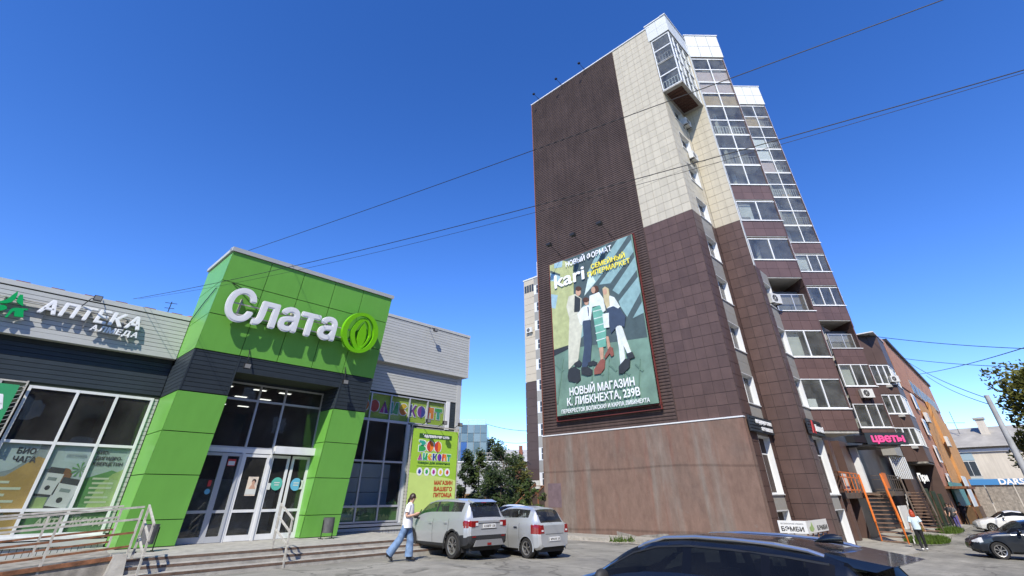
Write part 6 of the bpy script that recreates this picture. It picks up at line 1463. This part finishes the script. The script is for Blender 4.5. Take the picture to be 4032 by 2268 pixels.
def plate(root, x, z, w=.52, h=.115, s_='А358РР 138'):
    fr = Fr((x, 0, 0), (0, -1, 0)); o = MB(fr).box(-w/2, w/2, z, z+h, 0, .012).build('number_plate', PLATE, root); text_on('plate_text', s_, CLT, o, fr, -w/2+.03, z+.025, .014, w=w-.06, h=h-.05, bold=.03, depth=.001)
# --- compact crossover
def suv_part(x, y, z, row, where):
    if where == 'end': return ('body', 'b') if x < 1 and z > .62 else ('bumper', 'p') if x < 1 else ('body', 'b') if z > .5 else ('bumper', 'p')
    if row < 2 and z < .40: return 'sill_trim', 'p'
    if x < .42 and z < .60 and row < 4: return 'bumper', 'p'
    if x > 3.8 and z < .45 and row < 4: return 'bumper', 'p'
    if x < .30-(.99-z)*.5 and .84 < z < 1.0 and row < 4.6 and y > .50: return 'tail_light', 'r'
    if 4.4 < row < 5 and z > 1.02:
        lim = 3.12-(z-1.0)*1.1
        if .52 < x < 1.02 or 1.06 < x < 1.86 or 1.97 < x < lim: return 'side_window', 'g'
        if .5 < x < lim+.05: return 'window_trim', 'p'
    if 5.0 < row and .09 < x < .345 and y < .58 and z > 1.06: return 'rear_window', 'g'
    if 5.0 < row and 2.62 < x < 3.28 and y < .66: return 'windscreen', 'g'
    if x > 3.9 and .68 < z < .86 and y > .4 and row < 4.6: return 'headlight', 'w'
    return 'body', 'b'
def suv_extra(root, bod, rows, body):
    plate(root, -.012, .80)
    fr = Fr((0, 0, 0), (0, -1, 0))
    MB(fr).box(-.33, .33, .775, .785, 0, .01).build('tailgate_gap', SEAMM, bod); MB(fr).box(-.45, .45, .93, .945, 0, .012).build('tailgate_trim', CHR, bod)
    for s in (-1, 1):
        MB(fr).prism([(.48, .90), (.60, .84), (.72, .84), (.72, 1.0), (.46, 1.0)] if s > 0 else [(-.72, .84), (-.60, .84), (-.48, .90), (-.46, 1.0), (-.72, 1.0)], -.05, .018).build('tail_light', TAIL, root); MB(fr).box(*((.46, .56) if s > 0 else (-.56, -.46)), .87, .95, .018, .022).build('reversing_lamp', TAILW, root)
        MB(fr).box(s*.6-.07, s*.6+.07, .57, .6, 0, .012).build('reflector', TAIL, root)
    m = MB(fr); m.prism([(-.62, .34), (.62, .34), (.52, .5), (-.52, .5)], .0, .03); m.build('skid_plate', mk('skid_grey', (.2, .2, .2), .5), root)
    MB(fr).box(-.08, .08, .36, .42, .03, .04).build('fog_lamp', TAIL, root)
    for s in (-1, 1):
        for xa in (.8, 3.3): m = MB(); m.box(xa-.43, xa-.415, s*.7-.1, s*.7+.1, .18, .45); m.build('mud_flap', PLAS, root)
    MB().hexa([(.28, -.5, 1.47), (.28, .5, 1.47), (.5, .52, 1.53), (.5, -.52, 1.53)], [(.18, -.48, 1.505), (.18, .48, 1.505), (.5, .52, 1.575), (.5, -.52, 1.575)]).build('roof_spoiler', body, root); MB().tube((.19, 0, 1.49), (.19, .2, 1.49), .015, 5).build('brake_lamp', TAIL, root)
    MB().pipe([(.08, -.1, 1.06), (.17, .25, 1.13)], .012, 5).build('rear_wiper', PLAS, root)
SUV = dict(L=4.17, W=1.775, wr=.345, axles=(.80, 3.30), zbot=[(0, .40), (.15, .30), (.5, .24), (3.6, .24), (4.0, .28), (4.17, .4)],
    belt=[(0, .98), (.08, 1.03), (.5, 1.07), (1.5, 1.03), (3.0, 1.0), (3.35, 1.0), (3.8, .93), (4.08, .8), (4.17, .62)], top=[(0, 1.0), (.06, 1.06), (.33, 1.49), (.5, 1.56), (1.2, 1.60), (2.1, 1.595), (2.6, 1.53), (3.3, 1.09), (3.8, 1.0), (4.08, .86), (4.17, .66)],
    cant=[(0, .985), (.06, 1.035), (.33, 1.43), (.55, 1.49), (1.4, 1.52), (2.2, 1.51), (2.6, 1.44), (3.28, 1.02), (3.8, .94), (4.17, .63)], wb=[(0, .72), (.07, .80), (.25, .855), (.8, .875), (3.2, .875), (3.7, .85), (4.0, .74), (4.17, .55)],
    wc=[(0, .66), (.06, .66), (.33, .60), (1.4, .645), (2.6, .60), (3.3, .74), (3.8, .72), (4.05, .6), (4.17, .46)], part=suv_part, seams=(1.02, 1.92, 2.95), handles=(1.1, 1.98), mirror=2.78, cabin=(.6, 2.9), seats=(1.15, 2.05), wsplit=(1.04, 1.92), cladding=True, lip=.06, spokes=5, split=True, mirmat=PLAS, extra=suv_extra)
def on_gnd(x, y): return (x, y, gz(x, y))
def place(S, rl, heading, k=1):
    """rear-left wheel foot at rl"""
    c, s = cos(heading), sin(heading); lx, ly = S['axles'][0], itp(S['wb'], S['axles'][0])-.02
    x = rl[0]-(lx*c-ly*s)*k; y = rl[1]-(lx*s+ly*c)*k; return (x, y, gz(rl[0], rl[1])-.005)
hd = radians(86)
car('parked_suv', 'silver compact crossover parked at the shop steps', SUV, place(SUV, (11.42, 13.52), hd, .97), hd, SILV, CGL, scale=.97)
# --- small hatchback
def hat_part(x, y, z, row, where):
    if where == 'end': return ('body', 'b') if z > .33 else ('bumper', 'p')
    if row < 1.6 and z < .26: return 'sill_trim', 'p'
    if x < .36 and .72 < z < .98 and row < 4.6 and y > .52: return 'tail_light', 'r'
    if 4.4 < row < 5 and z > 1.0:
        lim = 2.95-(z-1.0)*1.25
        if .62 < x < .9 or .94 < x < 1.5 or 1.6 < x < lim: return 'side_window', 'g'
        if .6 < x < lim+.05: return 'window_trim', 'p'
    if 5.0 < row and .13 < x < .44 and y < .54 and z > 1.02: return 'rear_window', 'g'
    if 5.0 < row and 2.2 < x < 3.05 and y < .62: return 'windscreen', 'g'
    if x > 3.3 and .62 < z < .85 and y > .35 and row < 4.6: return 'headlight', 'w'
    return 'body', 'b'
def hat_extra(root, bod, rows, body):
    plate(root, -.012, .50, s_='М943АК 38'); fr = Fr((0, 0, 0), (0, -1, 0))
    MB(fr).box(-.3, .3, .47, .65, 0, .006).build('plate_recess', body, root); MB(fr).box(-.45, .45, .70, .71, 0, .008).build('tailgate_gap', SEAMM, bod)
    for s in (-1, 1): MB(fr).prism([(s*.52 if s > 0 else -.70, .73), (.70 if s > 0 else -.52, .73), (.69 if s > 0 else -.56, .97), (.56 if s > 0 else -.69, .97)], -.06, .012).build('tail_light', TAIL, root); MB(fr).box(*((.56, .66) if s > 0 else (-.66, -.56)), .78, .83, .012, .016).build('reversing_lamp', TAILW, root)
    MB().pipe([(.11, -.05, 1.0), (.15, .2, 1.03)], .012, 5).build('rear_wiper', PLAS, root)
HAT = dict(L=3.75, W=1.695, wr=.295, axles=(.62, 3.08), zbot=[(0, .34), (.12, .26), (.5, .2), (3.2, .2), (3.6, .24), (3.75, .34)], belt=[(0, .93), (.1, .98), (.5, 1.03), (1.5, .98), (2.7, .96), (3.0, .95), (3.4, .86), (3.66, .72), (3.75, .55)],
    top=[(0, .96), (.1, 1.02), (.42, 1.43), (.6, 1.48), (1.2, 1.525), (1.8, 1.51), (2.2, 1.43), (3.05, 1.02), (3.4, .92), (3.66, .77), (3.75, .58)], cant=[(0, .94), (.1, 1.0), (.42, 1.36), (.65, 1.41), (1.3, 1.44), (1.9, 1.42), (2.2, 1.34), (3.03, .97), (3.4, .87), (3.75, .56)],
    wb=[(0, .68), (.07, .76), (.3, .82), (.8, .84), (2.8, .84), (3.3, .80), (3.6, .68), (3.75, .48)], wc=[(0, .62), (.1, .62), (.42, .57), (1.3, .61), (2.2, .57), (3.05, .70), (3.4, .66), (3.75, .4)], part=hat_part, seams=(.95, 1.55, 2.6), handles=(1.05, 1.65), mirror=2.35, cabin=(.7, 2.6), seats=(1.0, 1.75), wsplit=(.92, 1.55), spokes=5, chromeh=True, extra=hat_extra)
hd = radians(86)
car('parked_hatchback', 'small silver hatchback parked beside the crossover', HAT, place(HAT, (13.65, 12.45), hd, .92), hd, SILV2, CGL, scale=.92)
# --- black estate in the foreground
def est_part(x, y, z, row, where):
    if where == 'end': return ('body', 'b')
    if row < 2 and z < .35: return 'sill_trim', 'p'
    if x < .4 and .85 < z < 1.05 and row < 4.6 and y > .5: return 'tail_light', 'r'
    if 4.35 < row < 5 and z > 1.0:
        lim = 3.8-(z-1.0)*1.75
        if 1.24 < x < 2.14: return 'side_window', 'g'
        if .62+(z-1.0)*.35 < x < 1.14 or 2.28 < x < lim: return 'side_window', 'g'
        if .5 < x < lim+.09: return 'window_trim', 'k'
    if 5.0 < row and .14 < x < .42 and y < .6 and z > 1.1: return 'rear_window', 'g'
    if 5.0 < row and 3.0 < x < 3.95 and y < .68: return 'windscreen', 'g'
    return 'body', 'b'
def est_extra(root, bod, rows, body):
    for s in (-1, 1):
        pts = [(x_, rows(x_)[6][0]*1.0, rows(x_)[6][1]+h_) for x_, h_ in ((.6, -.01), (.75, .02), (1.1, .03), (1.6, .032), (2.1, .03), (2.6, .025), (2.95, .0), (3.05, -.02))]
        MB().pipe([(x, s*y, z) for x, y, z in pts], .022, 8).build('roof_rail', RAILC, root)
    m = MB(); m.grid(lambda u, v: (.75+.16*(1-2*u)+.0, .055*sin(2*pi*v)*sin(pi*min(1, u*.9+.1)), 1.585+.09*sin(pi*min(1, u*.75+.0))*max(0, cos(2*pi*v))**.6), 10, 12); m.build('shark_fin', body, root, smooth=True)
    MB().hexa([(.16, -.55, 1.40), (.16, .55, 1.40), (.6, .57, 1.45), (.6, -.57, 1.45)], [(.0, -.52, 1.455), (.0, .52, 1.455), (.6, .55, 1.53), (.6, -.55, 1.53)]).build('roof_spoiler', body, root)
    for s in (-1, 1):
        pts = [(x_, s*(rows(x_)[5][0]+.004), rows(x_)[5][1]-.01) for x_ in (.55, 1.0, 1.6, 2.2, 2.7, 3.1, 3.5)]; MB().pipe(pts, .014, 5).build('window_chrome', DKMETAL, root)
    MB().box(1.165, 1.215, .60, .70, 1.02, 1.5).build('pillar_trim', PLAS, root) if 0 else None
    MB().box(2.3, 2.42, -.3, .3, 1.42, 1.46).build('rear_view_mirror', PLAS, root) if 0 else MB().box(2.72, 2.76, -.12, .12, 1.38, 1.45).build('rear_view_mirror', PLAS, root)
EST = dict(L=4.7, W=1.83, wr=.35, axles=(.95, 3.65), zbot=[(0, .4), (.2, .28), (4.2, .26), (4.7, .4)], belt=[(0, 1.02), (.1, 1.08), (.6, 1.12), (2, 1.05), (3.3, 1.02), (3.7, 1.0), (4.4, .92), (4.7, .6)],
    top=[(0, 1.05), (.1, 1.14), (.4, 1.49), (.6, 1.55), (1.3, 1.61), (2.2, 1.62), (2.75, 1.585), (3.05, 1.5), (3.95, 1.1), (4.4, 1.0), (4.6, .84), (4.7, .64)], cant=[(0, 1.03), (.1, 1.1), (.4, 1.42), (.65, 1.465), (1.4, 1.51), (2.3, 1.515), (2.8, 1.47), (3.05, 1.40), (3.92, 1.05), (4.4, .93), (4.7, .61)],
    wb=[(0, .74), (.1, .83), (.4, .89), (3.4, .90), (4.2, .85), (4.55, .7), (4.7, .5)], wc=[(0, .68), (.1, .68), (.4, .62), (1.4, .665), (2.9, .63), (3.9, .76), (4.4, .7), (4.7, .42)], part=est_part, seams=(1.2, 2.2, 3.2), handles=(1.3, 2.3), mirror=3.35, cabin=(.7, 3.4), seats=(1.5, 2.4), wsplit=(1.19, 2.2), spokes=10, mirmat=PLAS, extra=est_extra)
hd = radians(82.4)
car('foreground_car', 'glossy black estate car with chrome roof rails in the foreground', EST, (6.86, 1.12, -.36), hd, BLK, CGD, fine=.025, scale=.95)
# --- dark blue saloon at the right edge, white car behind it, parked cars behind
def sal_part(x, y, z, row, where):
    if where == 'end': return ('body', 'b') if z > .3 else ('bumper', 'p')
    if 4.4 < row < 5 and z > .96 and 1.0 < x < 3.0-(z-.96)*1.3: return 'side_window', 'g'
    if 5.0 < row and (.75 < x < 1.3 or 2.35 < x < 3.15) and y < .6: return 'windscreen', 'g'
    if x > 3.95 and .6 < z < .78 and y > .42 and row < 4.6: return 'headlight', 'w'
    return 'body', 'b'
SAL = dict(L=4.4, W=1.76, wr=.315, axles=(.85, 3.5), zbot=[(0, .36), (.2, .24), (4.1, .22), (4.4, .34)], belt=[(0, .9), (.1, .95), (.9, .97), (2.9, .93), (3.4, .9), (4.0, .78), (4.3, .66), (4.4, .5)], top=[(0, .93), (.1, 1.0), (.75, 1.04), (1.3, 1.40), (1.9, 1.46), (2.35, 1.40), (3.15, .99), (3.9, .86), (4.25, .72), (4.4, .54)], cant=[(0, .91), (.75, .99), (1.3, 1.31), (1.9, 1.38), (2.35, 1.31), (3.12, .95), (3.9, .8), (4.4, .51)],
    wb=[(0, .7), (.1, .8), (.5, .86), (3.6, .87), (4.1, .76), (4.3, .62), (4.4, .45)], wc=[(0, .64), (.75, .66), (1.3, .57), (1.9, .6), (2.35, .57), (3.15, .72), (3.9, .66), (4.4, .4)], part=sal_part, seams=(1.55, 2.55), handles=(1.65,), mirror=2.55, cabin=(1.1, 2.9), seats=(1.5, 2.1), spokes=7)
def at_front(S, fl, heading):
    c, s = cos(heading), sin(heading); lx, ly = S['axles'][1], itp(S['wb'], S['axles'][1])-.02
    return (fl[0]-(lx*c-ly*s), fl[1]-(lx*s+ly*c), gz(fl[0], fl[1])-.005)
hd = radians(106); car('parked_saloon', 'dark blue saloon entering at the right edge', SAL, at_front(SAL, tuple(at_ground(2528, 1408))[:2], hd), hd, NAVY, CGD)
hd = radians(106); car('white_car', 'white car far behind the dark blue saloon', SAL, at_front(SAL, tuple(at_ground(2504, 1341))[:2], hd), hd, WHT, CGD, fine=.06)
for k, (px_, D_, h_, mt, lab) in enumerate(((1205, 41, 60, DKC, 'dark parked car below the ochre fence, left one'), (1228, 38, 55, NAVY, 'dark blue parked car just above the crossover roof'), (1328, 30, 200, WHT, 'white car half hidden by the bush at the gable'))):
    p = at(px_, 1270, D_); car('parked_car', lab, SAL, (p.x, p.y, gz(p.x, p.y)), radians(h_), mt, CGD, fine=.07, group='cars parked behind the shop')

# ================================================================== people
def skin_body(name, joints, bones, mat, par, M):
    """one continuous figure grown round a skeleton: joints {key: (x, y, z, radius)}"""
    keys = list(joints); me = bpy.data.meshes.new(name); me.from_pydata([joints[k][:3] for k in keys], [(keys.index(a), keys.index(b)) for a, b in bones], [])
    o = bpy.data.objects.new(name, me); col.objects.link(o); o.modifiers.new('skin', 'SKIN'); sv = me.skin_vertices[0].data
    for i, k in enumerate(keys): sv[i].radius = (joints[k][3], joints[k][3] if len(joints[k]) < 5 else joints[k][4])
    sv[keys.index('pelvis')].use_root = True
    ss = o.modifiers.new('sub', 'SUBSURF'); ss.levels = 2; ss.render_levels = 2
    dg = bpy.context.evaluated_depsgraph_get(); m2 = bpy.data.meshes.new_from_object(o.evaluated_get(dg)); bpy.data.objects.remove(o)
    m2.materials.clear(); m2.materials.append(mat); m2.polygons.foreach_set('use_smooth', [True]*len(m2.polygons))
    return link(name, m2, par, M)
def loft(rings, n=14, cap=True):
    """rings: (centre, radius a, radius b, axis dir a, axis dir b)"""
    m = MB(); ids = []
    for c, ra, rb, A, B in rings: ids.append([m.p(*(Vector(c)+Vector(A)*ra*cos(2*pi*k/n)+Vector(B)*rb*sin(2*pi*k/n))) for k in range(n)])
    for r0, r1 in zip(ids, ids[1:]):
        for k in range(n): m.face(r0[k], r0[(k+1) % n], r1[(k+1) % n], r1[k])
    if cap: m.face(*ids[0][::-1]); m.face(*ids[-1])
    return m
def limb(m_pts, n=12):
    """tube through (x,y,z,r) points with rings square to the path"""
    P = [Vector(p[:3]) for p in m_pts]; rings = []
    for i, p in enumerate(P):
        d = (P[min(i+1, len(P)-1)]-P[max(i-1, 0)]).normalized(); A = Vector((0, 1, 0)); A = (A-d*A.dot(d)).normalized(); rings.append((p, m_pts[i][3], m_pts[i][3], A, d.cross(A)))
    return loft(rings, n)
def merge(ms):
    o = MB()
    for m in ms:
        k = len(o.v); o.v += m.v; o.f += [tuple(i+k for i in f) for f in m.f]; o.mi += m.mi
    return o
def person(label, loc, heading, legs, arms, head, top_mat, leg_mat, shoe_mat, hair_mat, hair='tail', wide=False, sleeve=.55, group=None, scale=1.0, hem=.82, lean=0.0, skin=None, bag=None, phone=None):
    M = Matrix.Translation(Vector(loc)) @ Matrix.Rotation(heading, 4, 'Z') @ Matrix.Scale(scale, 4)
    root = empty('person', loc, label, 'person', group); skin = skin or SKIN
    J = {'pelvis': (0, 0, .92, .11, .14), 'waist': (lean*.3, 0, 1.06, .10, .13), 'chest': (lean*.8, 0, 1.26, .105, .15), 'neck': (lean+.01, 0, 1.42, .05), 'skull': (lean+head[0]*.5+.02, 0, 1.50, .07), 'crown': (lean+head[0]+.02, 0, 1.585, .085), 'top': (lean+head[0]+.0, 0, 1.63, .06)}
    Bn = [('pelvis', 'waist'), ('waist', 'chest'), ('chest', 'neck'), ('neck', 'skull'), ('skull', 'crown'), ('crown', 'top')]
    for s, (kn, an, to) in zip((1, -1), legs):
        t = 'l' if s > 0 else 'r'; J['hip'+t] = (0, s*.085, .88, .085); J['knee'+t] = (kn[0], s*.09, kn[1], .06); J['ankle'+t] = (an[0], s*.09, an[1], .042); J['toe'+t] = (to[0], s*.1, to[1], .035); Bn += [('pelvis', 'hip'+t), ('hip'+t, 'knee'+t), ('knee'+t, 'ankle'+t), ('ankle'+t, 'toe'+t)]
    for s, (el_, wr, hd_) in zip((1, -1), arms):
        t = 'l' if s > 0 else 'r'; J['sh'+t] = (lean*.9, s*.165, 1.37, .058); J['elb'+t] = (*el_, .042); J['wri'+t] = (*wr, .028); J['palm'+t] = (*hd_, .03)
        Bn += [('chest', 'sh'+t), ('sh'+t, 'elb'+t), ('elb'+t, 'wri'+t), ('wri'+t, 'palm'+t)]
        w, h = Vector(wr), Vector(hd_); d = (h-w).normalized(); side = d.cross(Vector((0, 0, 1))); side = side.normalized() if side.length > .1 else Vector((0, 1, 0)); dn = side.cross(d)
        for q, (off, ln) in enumerate(((-.03, .055), (-.01, .068), (.011, .072), (.03, .064))):
            a = h+d*ln*.55+side*off; b_ = a+d*ln*.4-dn*.025; J['f%d%s' % (q, t)] = (*a, .0095); J['g%d%s' % (q, t)] = (*b_, .0085); Bn += [('palm'+t, 'f%d%s' % (q, t)), ('f%d%s' % (q, t), 'g%d%s' % (q, t))]
        a = w.lerp(h, .5)-side*.035+dn*.02; b_ = a+d*.045; J['th'+t] = (*a, .011); J['tt'+t] = (*b_, .009); Bn += [('wri'+t, 'th'+t), ('th'+t, 'tt'+t)]
    skin_body('body', J, Bn, skin, root, M)
    hx, hz = J['crown'][0], J['crown'][2]-.02
    # face
    F_ = MB(); F_.hexa([(hx+.075, -.012, hz-.035), (hx+.075, .012, hz-.035), (hx+.10, .008, hz-.03), (hx+.10, -.008, hz-.03)], [(hx+.078, -.006, hz+.012), (hx+.078, .006, hz+.012), (hx+.084, .004, hz+.01), (hx+.084, -.004, hz+.01)]); link('nose', F_.mesh('nose', skin), root, M)
    E_ = MB()
    for s in (-1, 1): E_.box(hx+.078, hx+.084, s*.032-.012, s*.032+.012, hz+.0, hz+.012)
    E_.box(hx+.076, hx+.082, -.022, .022, hz-.066, hz-.058); link('eyes_and_mouth', E_.mesh('eyes_and_mouth', BRN), root, M)
    # hair
    m = MB(); m.grid(lambda u, v: (hx-.02+.098*cos(pi*v*.5-pi/2+pi/2)*0+(-.018+(.105*sin(pi*v*.62)*cos(2*pi*u))), .092*sin(pi*v*.62)*sin(2*pi*u), hz+.02+.105*cos(pi*v*.62)-(0 if cos(2*pi*u) > .5 else .03*v)), 18, 8)
    parts = [m]
    if hair == 'tail': parts.append(limb([(hx-.10, 0, hz+.02, .03), (hx-.15, 0, hz-.06, .035), (hx-.16, 0, hz-.17, .028), (hx-.14, 0, hz-.25, .01)]))
    elif hair == 'long': parts.append(loft([((hx-.03, 0, hz+.03), .10, .10, (1, 0, 0), (0, 1, 0)), ((hx-.05, 0, hz-.06), .095, .115, (1, 0, 0), (0, 1, 0)), ((hx-.07, 0, hz-.16), .075, .115, (1, 0, 0), (0, 1, 0)), ((hx-.08, 0, hz-.22), .04, .09, (1, 0, 0), (0, 1, 0))]))
    link('hair', merge(parts).mesh('hair', hair_mat, True), root, M)
    # shirt with sleeves
    X, Y = (1, 0, 0), (0, 1, 0); loose = 1.0 if not wide else 1.12
    rg = [((0, 0, hem), .135*loose, .175*loose, X, Y), ((0.0, 0, 1.0), .13*loose, .17*loose, X, Y), ((lean*.6, 0, 1.2), .125*loose, .18*loose, X, Y), ((lean*.85, 0, 1.34), .11, .19, X, Y), ((lean*.95, 0, 1.41), .075, .12, X, Y), ((lean, 0, 1.44), .06, .07, X, Y)]
    ps = [loft(rg, 18)]
    for s, (el_, wr, hd_) in zip((1, -1), arms):
        sh = Vector((lean*.9, s*.155, 1.37)); e_ = Vector(el_); w = Vector(wr)
        if sleeve <= 1: q = sh.lerp(e_, sleeve); ps.append(limb([(*sh.lerp(e_, -.05), .075), (*sh.lerp(e_, sleeve*.5), .078), (*q, .082)]))
        else: ps.append(limb([(*sh.lerp(e_, -.05), .072), (*sh.lerp(e_, .6), .06), (*e_, .056), (*e_.lerp(w, .9), .04)]))
    link('shirt', merge(ps).mesh('shirt', top_mat, True, 60), root, M)
    ps = [loft([((0, 0, .80), .10, .16, X, Y), ((0, 0, .9), .125, .165, X, Y), ((0, 0, 1.02), .11, .145, X, Y)], 16)]
    for s, (kn, an, to) in zip((1, -1), legs):
        k_, a_ = Vector((kn[0], s*.09, kn[1])), Vector((an[0], s*.09, an[1])); hp = Vector((0, s*.085, .9)); w1, w2 = (.105, .125) if wide else (.072, .052)
        ps.append(limb([(*hp, .1), (*hp.lerp(k_, .5), .1 if wide else .09), (*k_, w1 if wide else .07), (*k_.lerp(a_, .5), (w1+w2)/2 if wide else .062), (*k_.lerp(a_, .98), w2)]))
    link('jeans' if wide else 'trousers', merge(ps).mesh('trousers', leg_mat, True, 60), root, M)
    for s, (kn, an, to) in zip((1, -1), legs):
        a_, t_ = Vector((an[0], s*.09, an[1])), Vector((to[0], s*.1, to[1])); d = (t_-a_); d = Vector((d.x, d.y, d.z*.9)); hz_ = a_-Vector((.06, 0, .03))
        link('shoe', limb([(hz_.x-.01, hz_.y, hz_.z, .03), (*(a_+Vector((0, 0, -.02))), .052), (*a_.lerp(t_, .6), .045), (*t_, .04), (*(t_+d.normalized()*.05), .022)]).mesh('shoe', shoe_mat, True), root, M)
    if phone:
        o = MB().hexa([(phone[0]-.005, phone[1]-.035, phone[2]-.05), (phone[0]+.03, phone[1]-.035, phone[2]-.04), (phone[0]+.03, phone[1]+.035, phone[2]-.04), (phone[0]-.005, phone[1]+.035, phone[2]-.05)], [(phone[0]+.06, phone[1]-.035, phone[2]+.06), (phone[0]+.07, phone[1]-.035, phone[2]+.06), (phone[0]+.07, phone[1]+.035, phone[2]+.06), (phone[0]+.06, phone[1]+.035, phone[2]+.06)])
        ph2 = link('mobile_phone', o.mesh('mobile_phone', DKMETAL), None, M); tag(ph2, 'black phone in the hands of the woman in white', 'phone')
    if bag:
        e = empty('shoulder_bag', loc, 'olive shoulder bag on the hip of the red-haired walker', 'bag'); link('bag_body', loft([((.02, bag, .78), .06, .14, Y, X), ((.02, bag, .9), .065, .15, Y, X), ((.02, bag, 1.0), .04, .13, Y, X)], 12).mesh('bag_body', BAGM), e, M); link('strap', MB().pipe([(.1, bag, .98), (.05, bag*.5, 1.3), (0, -bag*.4, 1.44), (-.1, bag*.3, 1.25), (-.08, bag, .98)], .012, 5).mesh('strap', BAGM), e, M)
    return root
BRN = mk('face_dark', (.06, .03, .025), .6); BAGM = mk('olive_bag', (.2, .13, .03), .6)
TEE = mk('white_cotton', (.75, .76, .78), .8, noise=.05, nscale=9); JEAN = mk('blue_denim', (.16, .25, .4), .85, noise=.25, nscale=9, bump=.2); SHOE = mk('dark_shoe', (.02, .02, .022), .6); SHOEW = mk('white_shoe', (.75, .75, .74), .6)
TEEB = mk('pale_blue_cotton', (.55, .66, .72), .8, noise=.06, nscale=9); PANTB = mk('black_trousers', (.015, .015, .017), .8); HAIRR = mk('red_hair', (.42, .06, .02), .5, noise=.2, nscale=30); HAIRB = mk('brown_hair', (.035, .018, .012), .45, noise=.2, nscale=30)
GREYT = mk('grey_shirt', (.12, .12, .125), .8); PURP = mk('purple_jeans', (.1, .085, .26), .8); DARKT = mk('black_shirt', (.02, .02, .025), .8)
wp = at_ground(1016, 1413)
person('woman in white T-shirt and wide jeans walking and reading a phone', (wp.x, wp.y, wp.z+.02), radians(-52), (((.10, .50), (.10, .09), (.26, .035)), ((-.16, .52), (-.45, .16), (-.36, .05))),
    (((.03, .21, 1.10), (.25, .10, 1.12), (.31, .06, 1.16)), ((.0, -.22, 1.08), (.24, -.12, 1.13), (.31, -.06, 1.17))), (.06, 0), TEE, JEAN, SHOE, HAIRB, 'tail', True, .62, scale=.98, hem=.80, lean=.04, phone=(.34, 0, 1.2))
rp = on_z(2330, 1388, -.80)
person('red-haired woman in pale blue top and black trousers walking away', (rp.x, rp.y, gz(rp.x, rp.y)+.02), radians(12), (((.06, .48), (-.02, .09), (.12, .04)), ((.04, .5), (.12, .1), (.27, .04))),
    (((-.02, .24, 1.1), (.06, .25, .88), (.08, .25, .8)), ((-.04, -.25, 1.12), (.0, -.28, .92), (.02, -.28, .84))), (.0, 0), TEEB, PANTB, SHOEW, HAIRR, 'long', False, .8, scale=1.0, hem=.86, bag=-.2)
for k, (px_, py_, D_, hd_, tm_, lm_, lab) in enumerate(((2402, 1322, 61, 190, DARKT, PANTB, 'far person in dark clothes at the porch, left of three'), (2412, 1323, 59, 160, GREYT, PURP, 'far person in grey shirt and purple jeans'), (2436, 1318, 69, 175, DARKT, PANTB, 'far person in black behind the booth counter'))):
    p = at(px_, py_, D_); person(lab, (p.x, p.y, gz(p.x, p.y)), radians(hd_), (((.04, .48), (0, .09), (.14, .04)), ((.02, .48), (-.03, .09), (.11, .04))), (((.02, .24, 1.1), (.2, .2, 1.08), (.28, .18, 1.1)), ((-.02, -.25, 1.1), (.1, -.26, .95), (.16, -.26, .9))), (.02, 0), tm_, lm_, SHOEW if k == 1 else SHOE, HAIRB, 'short', False, .6, 'people at the far booth', scale=1.08)
